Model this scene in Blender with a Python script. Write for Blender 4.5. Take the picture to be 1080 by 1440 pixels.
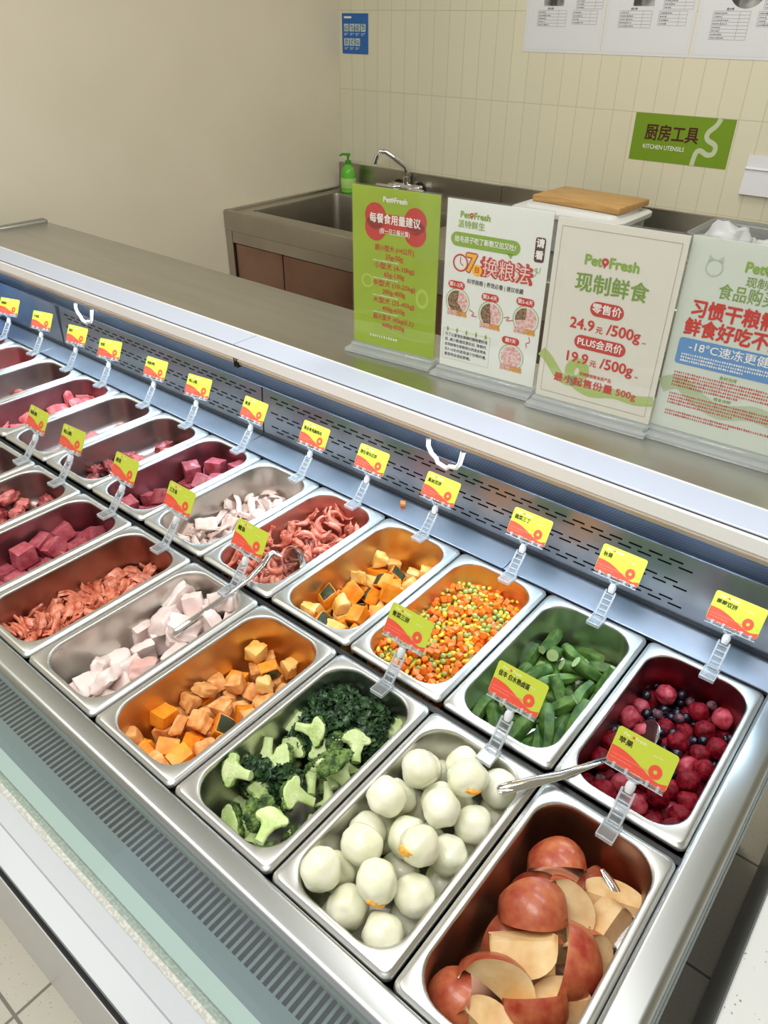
import bpy, bmesh, math, random
from mathutils import Vector, Matrix, Euler, Quaternion, noise

# ------------------------------------------------------------------ scene, camera, light
for o in list(bpy.data.objects):
    bpy.data.objects.remove(o)
SC = bpy.context.scene
COL = SC.collection
PI = math.pi

cam_data = bpy.data.cameras.new('camera')
cam_data.sensor_fit = 'VERTICAL'
cam_data.sensor_height = 36.0
cam_data.sensor_width = 27.0
cam_data.lens = 1039.44 / 1440 * 36
cam_data.clip_start = 0.02
cam_data.clip_end = 60
cam = bpy.data.objects.new('camera', cam_data)
cam.location = (0.7508, -0.2775, 0.8106)
cam.rotation_euler = (0.9794, -0.0076, 0.6906)
COL.objects.link(cam)
SC.camera = cam

SC.view_settings.view_transform = 'Standard'
SC.view_settings.look = 'None'
SC.view_settings.gamma = 1.0
SC.view_settings.use_curve_mapping = False
SC.view_settings.exposure = 0.0
SC.cycles.max_bounces = 10
SC.cycles.transparent_max_bounces = 24
SC.cycles.sample_clamp_indirect = 6.0

world = bpy.data.worlds.new('store_light')
SC.world = world
world.use_nodes = True
world.node_tree.nodes['Background'].inputs[0].default_value = (0.92, 0.96, 1.0, 1)
world.node_tree.nodes['Background'].inputs[1].default_value = 0.66

def area_light(name, loc, rot, sx, sy, power, color, spread=180):
    l = bpy.data.lights.new(name, 'AREA')
    l.shape = 'RECTANGLE'
    l.size, l.size_y = sx, sy
    l.energy = power
    l.color = color
    l.spread = math.radians(spread)
    o = bpy.data.objects.new(name, l)
    o.location = loc
    o.rotation_euler = rot
    COL.objects.link(o)
    return o

CEIL = 1.95
area_light('ceiling_panel_over_aisle', (0.35, -0.55, CEIL - .02), (0, 0, 0), 1.2, 0.6, 26, (1, 1, 1))
area_light('ceiling_panel_over_case', (0.55, 0.75, CEIL - .02), (0, 0, 0), 1.2, 0.3, 12, (1, 1, 1))
area_light('ceiling_panel_over_far_end', (-1.15, -0.35, CEIL - .02), (0, 0, 0), 1.2, 0.6, 15, (1, .99, .97))
area_light('ceiling_panel_over_kitchen', (-0.2, 1.7, CEIL - .02), (0, 0, 0), 0.6, 0.6, 12, (1, .96, .88))
# the cool strip lamp under the lip of the counter, the length of the case
area_light('case_strip_lamp', (-0.45, 0.688, 0.176), (math.radians(-18), 0, 0), 2.3, 0.012, 5.0, (.62, .82, 1.0))
# ------------------------------------------------------------------ helpers
def lin(c):
    r = []
    for v in c[:3]:
        v = v / 255.0
        r.append(v / 12.92 if v <= 0.04045 else ((v + 0.055) / 1.055) ** 2.4)
    return (r[0], r[1], r[2], 1.0)

def tag(o, label=None, cat=None, group=None, kind=None):
    if label: o['label'] = label
    if cat: o['category'] = cat
    if group: o['group'] = group
    if kind: o['kind'] = kind
    return o

def empty(name, loc=(0, 0, 0), rz=0.0, parent=None):
    o = bpy.data.objects.new(name, None)
    o.empty_display_size = 0.02
    o.location = loc
    o.rotation_euler = (0, 0, rz)
    COL.objects.link(o)
    if parent: o.parent = parent
    return o

def to_mesh(name, bm, mats, smooth=True, angle=40):
    me = bpy.data.meshes.new(name)
    bmesh.ops.recalc_face_normals(bm, faces=bm.faces) if len(bm.faces) < 60000 and smooth != 'keep' else None
    bm.to_mesh(me)
    bm.free()
    for m in (mats if isinstance(mats, (list, tuple)) else [mats]):
        me.materials.append(m)
    if smooth:
        me.shade_smooth()
        me.set_sharp_from_angle(angle=math.radians(angle))
    return me

def link(name, me, parent=None, loc=(0, 0, 0), rot=None):
    o = bpy.data.objects.new(name, me)
    COL.objects.link(o)
    o.location = loc
    if rot is not None: o.rotation_euler = rot
    if parent: o.parent = parent
    return o

def make(name, bm, mats, parent=None, smooth=True, angle=40, loc=(0, 0, 0)):
    return link(name, to_mesh(name, bm, mats, smooth, angle), parent, loc)

def box(bm, lo, hi, bev=0.0, seg=2, mi=0, M=None):
    lo, hi = Vector(lo), Vector(hi)
    c, s = (lo + hi) / 2, hi - lo
    r = bmesh.ops.create_cube(bm, size=1.0)
    vs = r['verts']
    for v in vs:
        v.co = Vector((v.co.x * s.x, v.co.y * s.y, v.co.z * s.z)) + c
    fs = list({f for v in vs for f in v.link_faces})
    for f in fs: f.material_index = mi
    if bev > 0:
        es = list({e for v in vs for e in v.link_edges})
        r2 = bmesh.ops.bevel(bm, geom=es, offset=bev, segments=seg, profile=0.5, affect='EDGES')
        vs = list({v for f in r2['faces'] for v in f.verts} | {v for v in vs if v.is_valid})
        for f in {f for v in vs for f in v.link_faces}: f.material_index = mi
    if M is not None:
        for v in vs: v.co = M @ v.co
    return vs

def tube(bm, pts, rad, n=10, cap=True, mi=0, squash=None):
    pts = [Vector(p) for p in pts]
    k = len(pts)
    rads = rad if isinstance(rad, (list, tuple)) else [rad] * k
    rings = []
    t0 = (pts[1] - pts[0]).normalized()
    nrm = t0.orthogonal().normalized()
    for i in range(k):
        if i == 0: t = (pts[1] - pts[0])
        elif i == k - 1: t = (pts[-1] - pts[-2])
        else: t = (pts[i + 1] - pts[i - 1])
        t.normalize()
        nrm = (nrm - t * nrm.dot(t))
        if nrm.length < 1e-6: nrm = t.orthogonal()
        nrm.normalize()
        b = t.cross(nrm)
        ring = []
        for j in range(n):
            a = 2 * PI * j / n
            f = squash(i / (k - 1), a) if squash else 1.0
            ring.append(bm.verts.new(pts[i] + (nrm * math.cos(a) + b * math.sin(a)) * rads[i] * f))
        rings.append(ring)
    for i in range(k - 1):
        for j in range(n):
            f = bm.faces.new((rings[i][j], rings[i][(j + 1) % n], rings[i + 1][(j + 1) % n], rings[i + 1][j]))
            f.material_index = mi
    if cap:
        f = bm.faces.new(list(reversed(rings[0]))); f.material_index = mi
        f = bm.faces.new(rings[-1]); f.material_index = mi
    return rings

def lathe(bm, prof, n=24, c=(0, 0, 0), mi=0):
    rings = []
    for r, z in prof:
        rings.append([bm.verts.new((c[0] + r * math.cos(2 * PI * j / n), c[1] + r * math.sin(2 * PI * j / n), c[2] + z)) for j in range(n)])
    for i in range(len(rings) - 1):
        for j in range(n):
            f = bm.faces.new((rings[i][j], rings[i][(j + 1) % n], rings[i + 1][(j + 1) % n], rings[i + 1][j]))
            f.material_index = mi
    for rg, rv in ((rings[0], True), (rings[-1], False)):
        f = bm.faces.new(list(reversed(rg)) if rv else rg); f.material_index = mi
    return rings

def extrude_profile(bm, prof, x0, x1, mi=0, closed=True, caps=True):
    """prof: list of (y, z); swept along x"""
    a = [bm.verts.new((x0, y, z)) for y, z in prof]
    b = [bm.verts.new((x1, y, z)) for y, z in prof]
    n = len(prof)
    for i in range(n if closed else n - 1):
        f = bm.faces.new((a[i], a[(i + 1) % n], b[(i + 1) % n], b[i])); f.material_index = mi
    if caps and closed:
        f = bm.faces.new(list(reversed(a))); f.material_index = mi
        f = bm.faces.new(b); f.material_index = mi

def rrect(hw, hl, r, n=8):
    """rounded rectangle outline, 4*(n+1) points"""
    out = []
    for cx, cy, a0 in ((hw - r, hl - r, 0), (-hw + r, hl - r, 90), (-hw + r, -hl + r, 180), (hw - r, -hl + r, 270)):
        for k in range(n + 1):
            a = math.radians(a0 + 90 * k / n)
            out.append((cx + r * math.cos(a), cy + r * math.sin(a)))
    return out

def loft(bm, rings, close_end=True, mi=0):
    vs = [[bm.verts.new(p) for p in r] for r in rings]
    n = len(vs[0])
    for i in range(len(vs) - 1):
        for j in range(n):
            f = bm.faces.new((vs[i][j], vs[i][(j + 1) % n], vs[i + 1][(j + 1) % n], vs[i + 1][j])); f.material_index = mi
    if close_end:
        f = bm.faces.new(vs[-1]); f.material_index = mi
    return vs

# ------------------------------------------------------------------ materials
def pbr(name, c, rough=0.5, metal=0.0, spec=0.5, coat=0.0, c2=None, scale=20, detail=3, lo=.35, hi=.65, bump=0.0, bscale=None,
        rand=0.0, sss=0.0, alpha=1.0, stretch=None, trans=0.0, ior=1.45, rough2=None, coatr=.1):
    m = bpy.data.materials.new(name)
    m.use_nodes = True
    nt = m.node_tree
    b = nt.nodes['Principled BSDF']
    b.inputs['Base Color'].default_value = lin(c)
    b.inputs['Roughness'].default_value = rough
    b.inputs['Metallic'].default_value = metal
    b.inputs['Specular IOR Level'].default_value = spec
    b.inputs['Coat Weight'].default_value = coat
    b.inputs['Coat Roughness'].default_value = coatr
    b.inputs['Transmission Weight'].default_value = trans
    b.inputs['IOR'].default_value = ior
    if sss > 0:
        b.inputs['Subsurface Weight'].default_value = sss
        b.inputs['Subsurface Radius'].default_value = (1.0, .6, .4)
        b.inputs['Subsurface Scale'].default_value = 0.004
    tc = nt.nodes.new('ShaderNodeTexCoord')
    src = tc.outputs['Object']
    if stretch:
        mp = nt.nodes.new('ShaderNodeMapping')
        mp.inputs['Scale'].default_value = stretch
        nt.links.new(src, mp.inputs[0]); src = mp.outputs[0]
    last = None
    if c2 is not None:
        nz = nt.nodes.new('ShaderNodeTexNoise')
        nz.inputs['Scale'].default_value = scale
        nz.inputs['Detail'].default_value = detail
        if rand:
            nz.noise_dimensions = '4D'
            oi = nt.nodes.new('ShaderNodeObjectInfo')
            ml = nt.nodes.new('ShaderNodeMath'); ml.operation = 'MULTIPLY'; ml.inputs[1].default_value = 37.0
            nt.links.new(oi.outputs['Random'], ml.inputs[0]); nt.links.new(ml.outputs[0], nz.inputs['W'])
        nt.links.new(src, nz.inputs['Vector'])
        cr = nt.nodes.new('ShaderNodeValToRGB')
        cr.color_ramp.elements[0].position = lo
        cr.color_ramp.elements[1].position = hi
        cr.color_ramp.elements[0].color = lin(c)
        cr.color_ramp.elements[1].color = lin(c2)
        nt.links.new(nz.outputs['Fac'], cr.inputs[0])
        last = cr.outputs[0]
        if rough2 is not None:
            mr = nt.nodes.new('ShaderNodeMapRange')
            mr.inputs['To Min'].default_value = rough; mr.inputs['To Max'].default_value = rough2
            nt.links.new(nz.outputs['Fac'], mr.inputs[0]); nt.links.new(mr.outputs[0], b.inputs['Roughness'])
    if rand and last is not None:
        hs = nt.nodes.new('ShaderNodeHueSaturation')
        oi = nt.nodes.new('ShaderNodeObjectInfo')
        mr = nt.nodes.new('ShaderNodeMapRange')
        mr.inputs['To Min'].default_value = 1 - rand; mr.inputs['To Max'].default_value = 1 + rand
        nt.links.new(oi.outputs['Random'], mr.inputs[0])
        nt.links.new(mr.outputs[0], hs.inputs['Value'])
        nt.links.new(last, hs.inputs['Color'])
        last = hs.outputs[0]
    if last is not None:
        nt.links.new(last, b.inputs['Base Color'])
    if bump > 0:
        nb = nt.nodes.new('ShaderNodeTexNoise')
        nb.inputs['Scale'].default_value = bscale or scale * 3
        nb.inputs['Detail'].default_value = 3
        nt.links.new(src, nb.inputs['Vector'])
        bp = nt.nodes.new('ShaderNodeBump')
        bp.inputs['Strength'].default_value = bump
        bp.inputs['Distance'].default_value = 0.002
        nt.links.new(nb.outputs['Fac'], bp.inputs['Height'])
        nt.links.new(bp.outputs[0], b.inputs['Normal'])
    return m

def clear(name, tint=(255, 255, 255), haze=0.06, f0=0.06, rough=0.04):
    """clear acrylic / glass seen as a thin sheet: transparent with Fresnel gloss and a little haze"""
    m = bpy.data.materials.new(name)
    m.use_nodes = True
    nt = m.node_tree
    nt.nodes.remove(nt.nodes['Principled BSDF'])
    out = nt.nodes['Material Output']
    tr = nt.nodes.new('ShaderNodeBsdfTransparent'); tr.inputs[0].default_value = lin(tint)
    gl = nt.nodes.new('ShaderNodeBsdfGlossy'); gl.inputs['Roughness'].default_value = rough
    df = nt.nodes.new('ShaderNodeBsdfDiffuse'); df.inputs[0].default_value = (.85, .88, .9, 1)
    lw = nt.nodes.new('ShaderNodeLayerWeight'); lw.inputs['Blend'].default_value = .5
    fr = nt.nodes.new('ShaderNodeMath'); fr.operation = 'POWER'; fr.inputs[1].default_value = 5.0
    nt.links.new(lw.outputs['Facing'], fr.inputs[0])
    mr = nt.nodes.new('ShaderNodeMapRange'); mr.inputs['To Min'].default_value = f0; mr.inputs['To Max'].default_value = 1.0
    m1 = nt.nodes.new('ShaderNodeMixShader'); m2 = nt.nodes.new('ShaderNodeMixShader')
    m1.inputs[0].default_value = haze
    nt.links.new(tr.outputs[0], m1.inputs[1]); nt.links.new(df.outputs[0], m1.inputs[2])
    nt.links.new(fr.outputs[0], mr.inputs[0]); nt.links.new(mr.outputs[0], m2.inputs[0])
    nt.links.new(m1.outputs[0], m2.inputs[1]); nt.links.new(gl.outputs[0], m2.inputs[2])
    nt.links.new(m2.outputs[0], out.inputs[0])
    return m

steel = pbr('pan_steel', (210, 210, 207), .34, 1.0, c2=(202, 202, 199), scale=14, rough2=.40)
steel_in = pbr('pan_inner_steel', (204, 203, 196), .26, 1.0, c2=(190, 189, 182), scale=12, rough2=.36)
steel_rim = pbr('brushed_steel', (184, 187, 186), .30, 1.0, c2=(178, 181, 180), scale=6, rough2=.35)
steel_deck = pbr('deck_steel', (204, 202, 198), .26, 1.0, c2=(197, 195, 191), scale=12, stretch=(.25, 3, 3), rough2=.32)
steel_panel = pbr('panel_steel', (168, 172, 178), .28, 1.0, c2=(156, 160, 166), scale=10, rough2=.38)
steel_dark = pbr('sink_steel', (184, 178, 168), .26, 1.0, c2=(174, 168, 158), scale=6, rough2=.34)
chrome = pbr('chrome', (225, 225, 225), .07, 1.0)
black = pbr('dark_void', (14, 15, 17), .7)
rubber = pbr('black_rubber', (22, 22, 24), .5)
white_paint = pbr('white_panel', (236, 236, 232), .32)
white_plastic = pbr('white_plastic', (242, 243, 243), .4)
# ------------------------------------------------------------------ flat printing: shapes and lettering on a card
class Ink:
    """Collects flat shapes and lettering on a sheet; u right, v up, metres, one mesh per colour."""
    def __init__(self, parent, M, name='print'):
        self.parent, self.M, self.name = parent, M, name
        self.layers = {}
        self.z = 0.0003
    def bm(self, m, name):
        k = (m.name, name)
        if k not in self.layers: self.layers[k] = (bmesh.new(), m, name)
        return self.layers[k][0]
    def poly(self, m, pts, z=None, name='printed_shape'):
        b = self.bm(m, name)
        z = self.z if z is None else z
        b.faces.new([b.verts.new((u, v, z)) for u, v in pts])
    def rect(self, m, u0, v0, u1, v1, z=None, name='printed_shape'):
        self.poly(m, [(u0, v0), (u1, v0), (u1, v1), (u0, v1)], z, name)
    def rr(self, m, u0, v0, u1, v1, r, z=None, name='printed_shape'):
        pts = rrect((u1 - u0) / 2, (v1 - v0) / 2, r, 6)
        self.poly(m, [(x + (u0 + u1) / 2, y + (v0 + v1) / 2) for x, y in pts], z, name)
    def disc(self, m, u, v, r, z=None, a0=0, a1=360, name='printed_shape', n=28):
        pts = [(u + r * math.cos(math.radians(a0 + (a1 - a0) * k / n)), v + r * math.sin(math.radians(a0 + (a1 - a0) * k / n))) for k in range(n + 1)]
        if a1 - a0 >= 360: pts = pts[:-1]
        else: pts.append((u, v))
        self.poly(m, pts, z, name)
    def ring(self, m, u, v, r0, r1, z=None, name='printed_shape', n=32, sx=1.0):
        b = self.bm(m, name); z = self.z if z is None else z
        A = [b.verts.new((u + sx * r0 * math.cos(2 * PI * k / n), v + r0 * math.sin(2 * PI * k / n), z)) for k in range(n)]
        B = [b.verts.new((u + sx * r1 * math.cos(2 * PI * k / n), v + r1 * math.sin(2 * PI * k / n), z)) for k in range(n)]
        for k in range(n):
            b.faces.new((A[k], A[(k + 1) % n], B[(k + 1) % n], B[k]))
    def ribbon(self, m, pts, w, z=None, name='printed_shape'):
        b = self.bm(m, name); z = self.z if z is None else z
        P = []
        for i in range(len(pts) - 1):
            p0 = Vector(pts[max(i - 1, 0)]); p1 = Vector(pts[i]); p2 = Vector(pts[i + 1]); p3 = Vector(pts[min(i + 2, len(pts) - 1)])
            for t in [k / 6 for k in range(6)]:
                P.append(0.5 * ((2 * p1) + (p2 - p0) * t + (2 * p0 - 5 * p1 + 4 * p2 - p3) * t * t + (3 * p1 - p0 - 3 * p2 + p3) * t ** 3))
        P.append(Vector(pts[-1]))
        L, R_ = [], []
        for i, p in enumerate(P):
            t = P[min(i + 1, len(P) - 1)] - P[max(i - 1, 0)]
            nn = Vector((-t.y, t.x)).normalized() * w / 2
            L.append(b.verts.new((*(p + nn), z))); R_.append(b.verts.new((*(p - nn), z)))
        for i in range(len(P) - 1):
            b.faces.new((L[i], R_[i], R_[i + 1], L[i + 1]))
    def text(self, m, s, u, v, size, align='CENTER', bold=0.0, z=None, width=None, name='lettering', rot=0, shear=0):
        cu = bpy.data.curves.new('t', 'FONT')
        cu.body = s; cu.size = size; cu.align_x = align; cu.align_y = 'CENTER'
        cu.resolution_u = 3; cu.shear = shear
        o = bpy.data.objects.new('t', cu)
        COL.objects.link(o)
        me = bpy.data.meshes.new_from_object(o.evaluated_get(DG()))
        z = self.z if z is None else z
        k = 1.0
        if width and len(me.vertices):
            xs = [q.co.x for q in me.vertices]
            k = width / max(1e-6, (max(xs) - min(xs)))
        b = self.bm(m, name)
        # heavier strokes: the same glyphs laid again slightly to each side
        d = bold * size
        if bold <= 0: offs = [(0, 0)]
        elif bold < .03: offs = [(-d, 0), (d, 0), (0, d * .8), (0, -d * .8)]
        else: offs = [(0, 0)] + [(d * math.cos(t * PI / 4), d * math.sin(t * PI / 4)) for t in range(8)]
        for i, (ox, oy) in enumerate(offs):
            n0 = len(b.verts)
            b.from_mesh(me)
            b.verts.ensure_lookup_table()
            for q in b.verts[n0:]:
                q.co = Vector((u + q.co.x * k + ox, v + q.co.y + oy, z + i * .000012))
        bpy.data.objects.remove(o); bpy.data.curves.remove(cu); bpy.data.meshes.remove(me)
    def lines(self, m, u0, u1, v, h, n, gap, z=None, name='small_print', rng=None):
        """rows of print too small to read: broken fine strokes"""
        rng = rng or random.Random(7)
        for i in range(n):
            vv = v - i * gap
            u = u0
            end = u1 if i < n - 1 else u0 + (u1 - u0) * .6
            while u < end:
                w = h * rng.uniform(.4, .72)
                self.rect(m, u, vv - h / 2, min(u + w, end), vv + h / 2 * rng.uniform(.5, 1), z, name)
                u += h
    def done(self):
        for b, m, name in self.layers.values():
            for f in b.faces:
                f.normal_update()
                if f.normal.z < 0: f.normal_flip()
            me = to_mesh(name, b, m, smooth=False) if False else None
            me = bpy.data.meshes.new(name)
            b.to_mesh(me); b.free()
            me.materials.append(m)
            o = bpy.data.objects.new(name, me)
            COL.objects.link(o)
            o.parent = self.parent
            o.matrix_local = self.M

def DG():
    return bpy.context.evaluated_depsgraph_get()
_inks = {}
def ink(c, rough=.5):
    k = tuple(c)
    if k not in _inks: _inks[k] = pbr('ink_%d_%d_%d' % k, c, rough)
    return _inks[k]
# ------------------------------------------------------------------ the room
FLOOR = -0.75
WALL_Y = 2.60
WALL_X = -1.885

def tile_mat(name, c, mortar, bw, bh, msize, axes, rough=.3, spots=None):
    m = bpy.data.materials.new(name); m.use_nodes = True
    nt = m.node_tree; b = nt.nodes['Principled BSDF']; b.inputs['Roughness'].default_value = rough
    tc = nt.nodes.new('ShaderNodeTexCoord'); sp = nt.nodes.new('ShaderNodeSeparateXYZ'); cb = nt.nodes.new('ShaderNodeCombineXYZ')
    nt.links.new(tc.outputs['Object'], sp.inputs[0])
    nt.links.new(sp.outputs[axes[0]], cb.inputs[0]); nt.links.new(sp.outputs[axes[1]], cb.inputs[1])
    br = nt.nodes.new('ShaderNodeTexBrick')
    br.offset = 0.0; br.squash = 1.0
    br.inputs['Scale'].default_value = 1.0
    br.inputs['Brick Width'].default_value = bw; br.inputs['Row Height'].default_value = bh
    br.inputs['Mortar Size'].default_value = msize; br.inputs['Mortar Smooth'].default_value = .3
    br.inputs['Bias'].default_value = 0
    br.inputs['Color1'].default_value = lin(c); br.inputs['Color2'].default_value = lin([v * .985 for v in c]); br.inputs['Mortar'].default_value = lin(mortar)
    nt.links.new(cb.outputs[0], br.inputs['Vector'])
    col = br.outputs['Color']
    if spots:
        vo = nt.nodes.new('ShaderNodeTexVoronoi'); vo.inputs['Scale'].default_value = spots[1]
        nt.links.new(tc.outputs['Object'], vo.inputs['Vector'])
        lt = nt.nodes.new('ShaderNodeMath'); lt.operation = 'LESS_THAN'; lt.inputs[1].default_value = spots[2]
        nt.links.new(vo.outputs['Distance'], lt.inputs[0])
        nz = nt.nodes.new('ShaderNodeTexNoise'); nz.inputs['Scale'].default_value = spots[1] * .7
        nt.links.new(tc.outputs['Object'], nz.inputs['Vector'])
        gt = nt.nodes.new('ShaderNodeMath'); gt.operation = 'GREATER_THAN'; gt.inputs[1].default_value = .52
        nt.links.new(nz.outputs['Fac'], gt.inputs[0])
        mu = nt.nodes.new('ShaderNodeMath'); mu.operation = 'MULTIPLY'
        nt.links.new(lt.outputs[0], mu.inputs[0]); nt.links.new(gt.outputs[0], mu.inputs[1])
        mx = nt.nodes.new('ShaderNodeMix'); mx.data_type = 'RGBA'
        nt.links.new(mu.outputs[0], mx.inputs[0]); nt.links.new(col, mx.inputs[6]); mx.inputs[7].default_value = lin(spots[0])
        col = mx.outputs[2]
    nt.links.new(col, b.inputs['Base Color'])
    bp = nt.nodes.new('ShaderNodeBump'); bp.inputs['Strength'].default_value = .35; bp.inputs['Distance'].default_value = .002; bp.invert = True
    nt.links.new(br.outputs['Fac'], bp.inputs['Height']); nt.links.new(bp.outputs[0], b.inputs['Normal'])
    return m

m_tile = tile_mat('cream_wall_tile', (226, 221, 196), (204, 198, 172), .0745, .297, .0016, (0, 2), .28)
m_wall = pbr('cream_wall_paint', (232, 224, 204), .75, c2=(227, 219, 198), scale=3)
m_ceil = pbr('ceiling_paint', (235, 235, 230), .8, c2=(228, 228, 224), scale=2)
m_floor = tile_mat('speckled_floor_tile', (205, 199, 184), (120, 114, 102), .30, .30, .0035, (0, 1), .4, ((128, 120, 106), 170, .16))
m_quartz = tile_mat('speckled_counter_stone', (214, 215, 212), (214, 215, 212), 5, 5, .0001, (0, 1), .3, ((140, 138, 132), 130, .17))

def struct(name, lo, hi, m, origin=None):
    bm = bmesh.new(); box(bm, lo, hi)
    if origin: 
        for v in bm.verts: v.co -= Vector(origin)
    o = make(name, bm, m, smooth=False, loc=origin or (0, 0, 0))
    o['kind'] = 'structure'
    return o
struct('floor', (-2.4, -3.2, FLOOR - .1), (4.2, WALL_Y + .1, FLOOR), m_floor, (.13, .07, 0))
struct('ceiling', (-2.4, -3.2, CEIL), (4.2, WALL_Y + .1, CEIL + .1), m_ceil)
struct('wall_back', (WALL_X - .1, WALL_Y, FLOOR), (4.2, WALL_Y + .1, CEIL), m_tile, (WALL_X, WALL_Y, .532 - 3 * .297))
struct('unseen_wall_right', (2.9, -3.2, FLOOR), (3.0, WALL_Y, CEIL), m_wall)  # unseen, added to block the bright open side from the steel rail
struct('wall_left', (WALL_X - .1, -3.2, FLOOR), (WALL_X, WALL_Y, CEIL), m_wall)

# ------------------------------------------------------------------ the refrigerated case
XL, XR = -1.66, 0.714
m_body = pbr('case_white_body', (214, 215, 212), .35)
m_strip = pbr('pale_blue_counter_strip', (206, 216, 236), .22, spec=.5)
m_lip = pbr('white_lip', (250, 249, 244), .35)
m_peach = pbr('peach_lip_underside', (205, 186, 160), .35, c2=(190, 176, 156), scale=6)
m_end = pbr('blue_grey_end_panel', (132, 158, 196), .4)
m_well = pbr('grey_well_floor', (146, 156, 162), .35)
m_sill = pbr('pale_green_sill', (226, 234, 231), .4)
m_chan = pbr('dotted_channel', (186, 186, 176), .45, c2=(206, 206, 198), scale=220, lo=.48, hi=.56)
m_glass = clear('front_glass', (243, 249, 247), .04, .05, .03)

def honey_mat():
    m = bpy.data.materials.new('honeycomb_outlet'); m.use_nodes = True
    nt = m.node_tree; b = nt.nodes['Principled BSDF']; b.inputs['Roughness'].default_value = .5
    tc = nt.nodes.new('ShaderNodeTexCoord'); sp = nt.nodes.new('ShaderNodeSeparateXYZ')
    nt.links.new(tc.outputs['Object'], sp.inputs[0])
    def mth(op, a, bb):
        n = nt.nodes.new('ShaderNodeMath'); n.operation = op
        for i, q in enumerate((a, bb)):
            if q is None: continue
            if isinstance(q, (int, float)): n.inputs[i].default_value = q
            else: nt.links.new(q, n.inputs[i])
        return n.outputs[0]
    K = 2 * PI / .0060
    u = sp.outputs[0]
    v = mth('MULTIPLY', sp.outputs[2], 1.25)
    a1 = mth('COSINE', mth('MULTIPLY', v, K * 1.1547), None)
    a2 = mth('COSINE', mth('ADD', mth('MULTIPLY', u, K), mth('MULTIPLY', v, K * .57735)), None)
    a3 = mth('COSINE', mth('SUBTRACT', mth('MULTIPLY', u, K), mth('MULTIPLY', v, K * .57735)), None)
    s = mth('ADD', mth('ADD', a1, a2), a3)
    cr = nt.nodes.new('ShaderNodeValToRGB')
    cr.color_ramp.elements[0].position = .14; cr.color_ramp.elements[0].color = lin((64, 78, 102))
    cr.color_ramp.elements[1].position = .22; cr.color_ramp.elements[1].color = lin((10, 13, 22))
    mr = nt.nodes.new('ShaderNodeMapRange'); mr.inputs['From Min'].default_value = -1.5; mr.inputs['From Max'].default_value = 3
    nt.links.new(s, mr.inputs[0]); nt.links.new(mr.outputs[0], cr.inputs[0]); nt.links.new(cr.outputs[0], b.inputs['Base Color'])
    return m

case = empty('refrigerated_display_case', (-0.45, 0.4, FLOOR))
tag(case, 'long low refrigerated display case with steel counter top, filled with two rows of pans', 'display case')
CASE_INV = Matrix.Translation((0.45, -0.4, -FLOOR))
def cpart(name, bm, m, smooth=True, angle=40, parent=None):
    for v in bm.verts: v.co = CASE_INV @ v.co
    return make(name, bm, m, parent or case, smooth, angle)

# body: front skin, rear skin, ends
bm = bmesh.new()
extrude_profile(bm, [(-.1795, -.134), (-.17, -.131), (-.12, -.131), (-.12, -.14), (-.10, FLOOR + .06), (-.10, FLOOR), (-.157, FLOOR)], XL - .06, .756)
cpart('front_panel', bm, m_body, False)
bm = bmesh.new()
box(bm, (XL - .06, .98, FLOOR), (.756, 1.0, .225))
box(bm, (.742, -.10, FLOOR), (.756, .985, -.03))
box(bm, (XL - .06, -.10, FLOOR), (XL - .045, .985, -.03))
cpart('outer_skin', bm, m_body, False)
bm = bmesh.new(); box(bm, (XL - .03, -.1, -.16), (.735, .97, -.14)); cpart('dark_well', bm, black, False)
# bumper plate, black seam, channel, sill, well floor
bm = bmesh.new(); extrude_profile(bm, [(-.1745, -.1005), (-.1745, -.1175), (-.120, -.1175), (-.120, -.098), (-.1445, -.098), (-.1455, -.100), (-.1465, -.0985)], XL - .06, .756); cpart('bumper_plate', bm, pbr('grey_bumper', (190, 194, 197), .28), True)
bm = bmesh.new(); box(bm, (XL - .06, -.1785, -.1315), (.756, -.11, -.1175)); cpart('black_seam', bm, black, False)
bm = bmesh.new(); extrude_profile(bm, [(-.1205, -.097), (-.117, -.0955), (-.106, -.0955), (-.1035, -.098), (-.1035, -.1), (-.1205, -.1)], XL - .06, .756); cpart('glass_channel', bm, m_chan, False)
bm = bmesh.new(); box(bm, (XL, -.1035, -.104), (.735, -.0835, -.0985)); cpart('sill', bm, m_sill, False)

def slotted_plate(bm, u0, u1, rows, v_lo, v_hi, P, slots):
    """plate in (u, v) with rectangular holes; rows = [(v0, v1, [(s0, s1), ...])], P maps (u, v) to a point"""
    def quad(a, b, c, d):
        if b - a < 1e-6 or d - c < 1e-6: return
        bm.faces.new([bm.verts.new(P(x, y)) for x, y in ((a, c), (b, c), (b, d), (a, d))])
    v = v_lo
    for v0, v1, ss in rows:
        quad(u0, u1, v, v0)
        u = u0
        for s0, s1 in ss:
            quad(u, s0, v0, v1); u = s1
        quad(u, u1, v0, v1)
        v = v1
    quad(u0, u1, v, v_hi)

bm = bmesh.new()
sl = []
x = XL + .03
while x < XR - .02:
    sl.append((x, x + .0062)); x += .0105
slotted_plate(bm, XL, .735, [(-.055, .012, sl)], -.0835, .03, lambda u, v: (u, v, -.1), None)
box(bm, (XL, -.0725, -.1002), (.735, -.0715, -.0995))
cpart('intake_grille', bm, m_well, False)
bm = bmesh.new(); box(bm, (XL, -.06, -.135), (.735, .03, -.125)); cpart('grille_back', bm, black, False)
bm = bmesh.new()
# front glass: a low leaning pane from the channel up to the rail
extrude_profile(bm, [(-.1135, -.0955), (-.1095, -.0955), (-.0385, -.003), (-.0425, -.003)], XL, .735)
cpart('front_glass', bm, m_glass, False)

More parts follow.
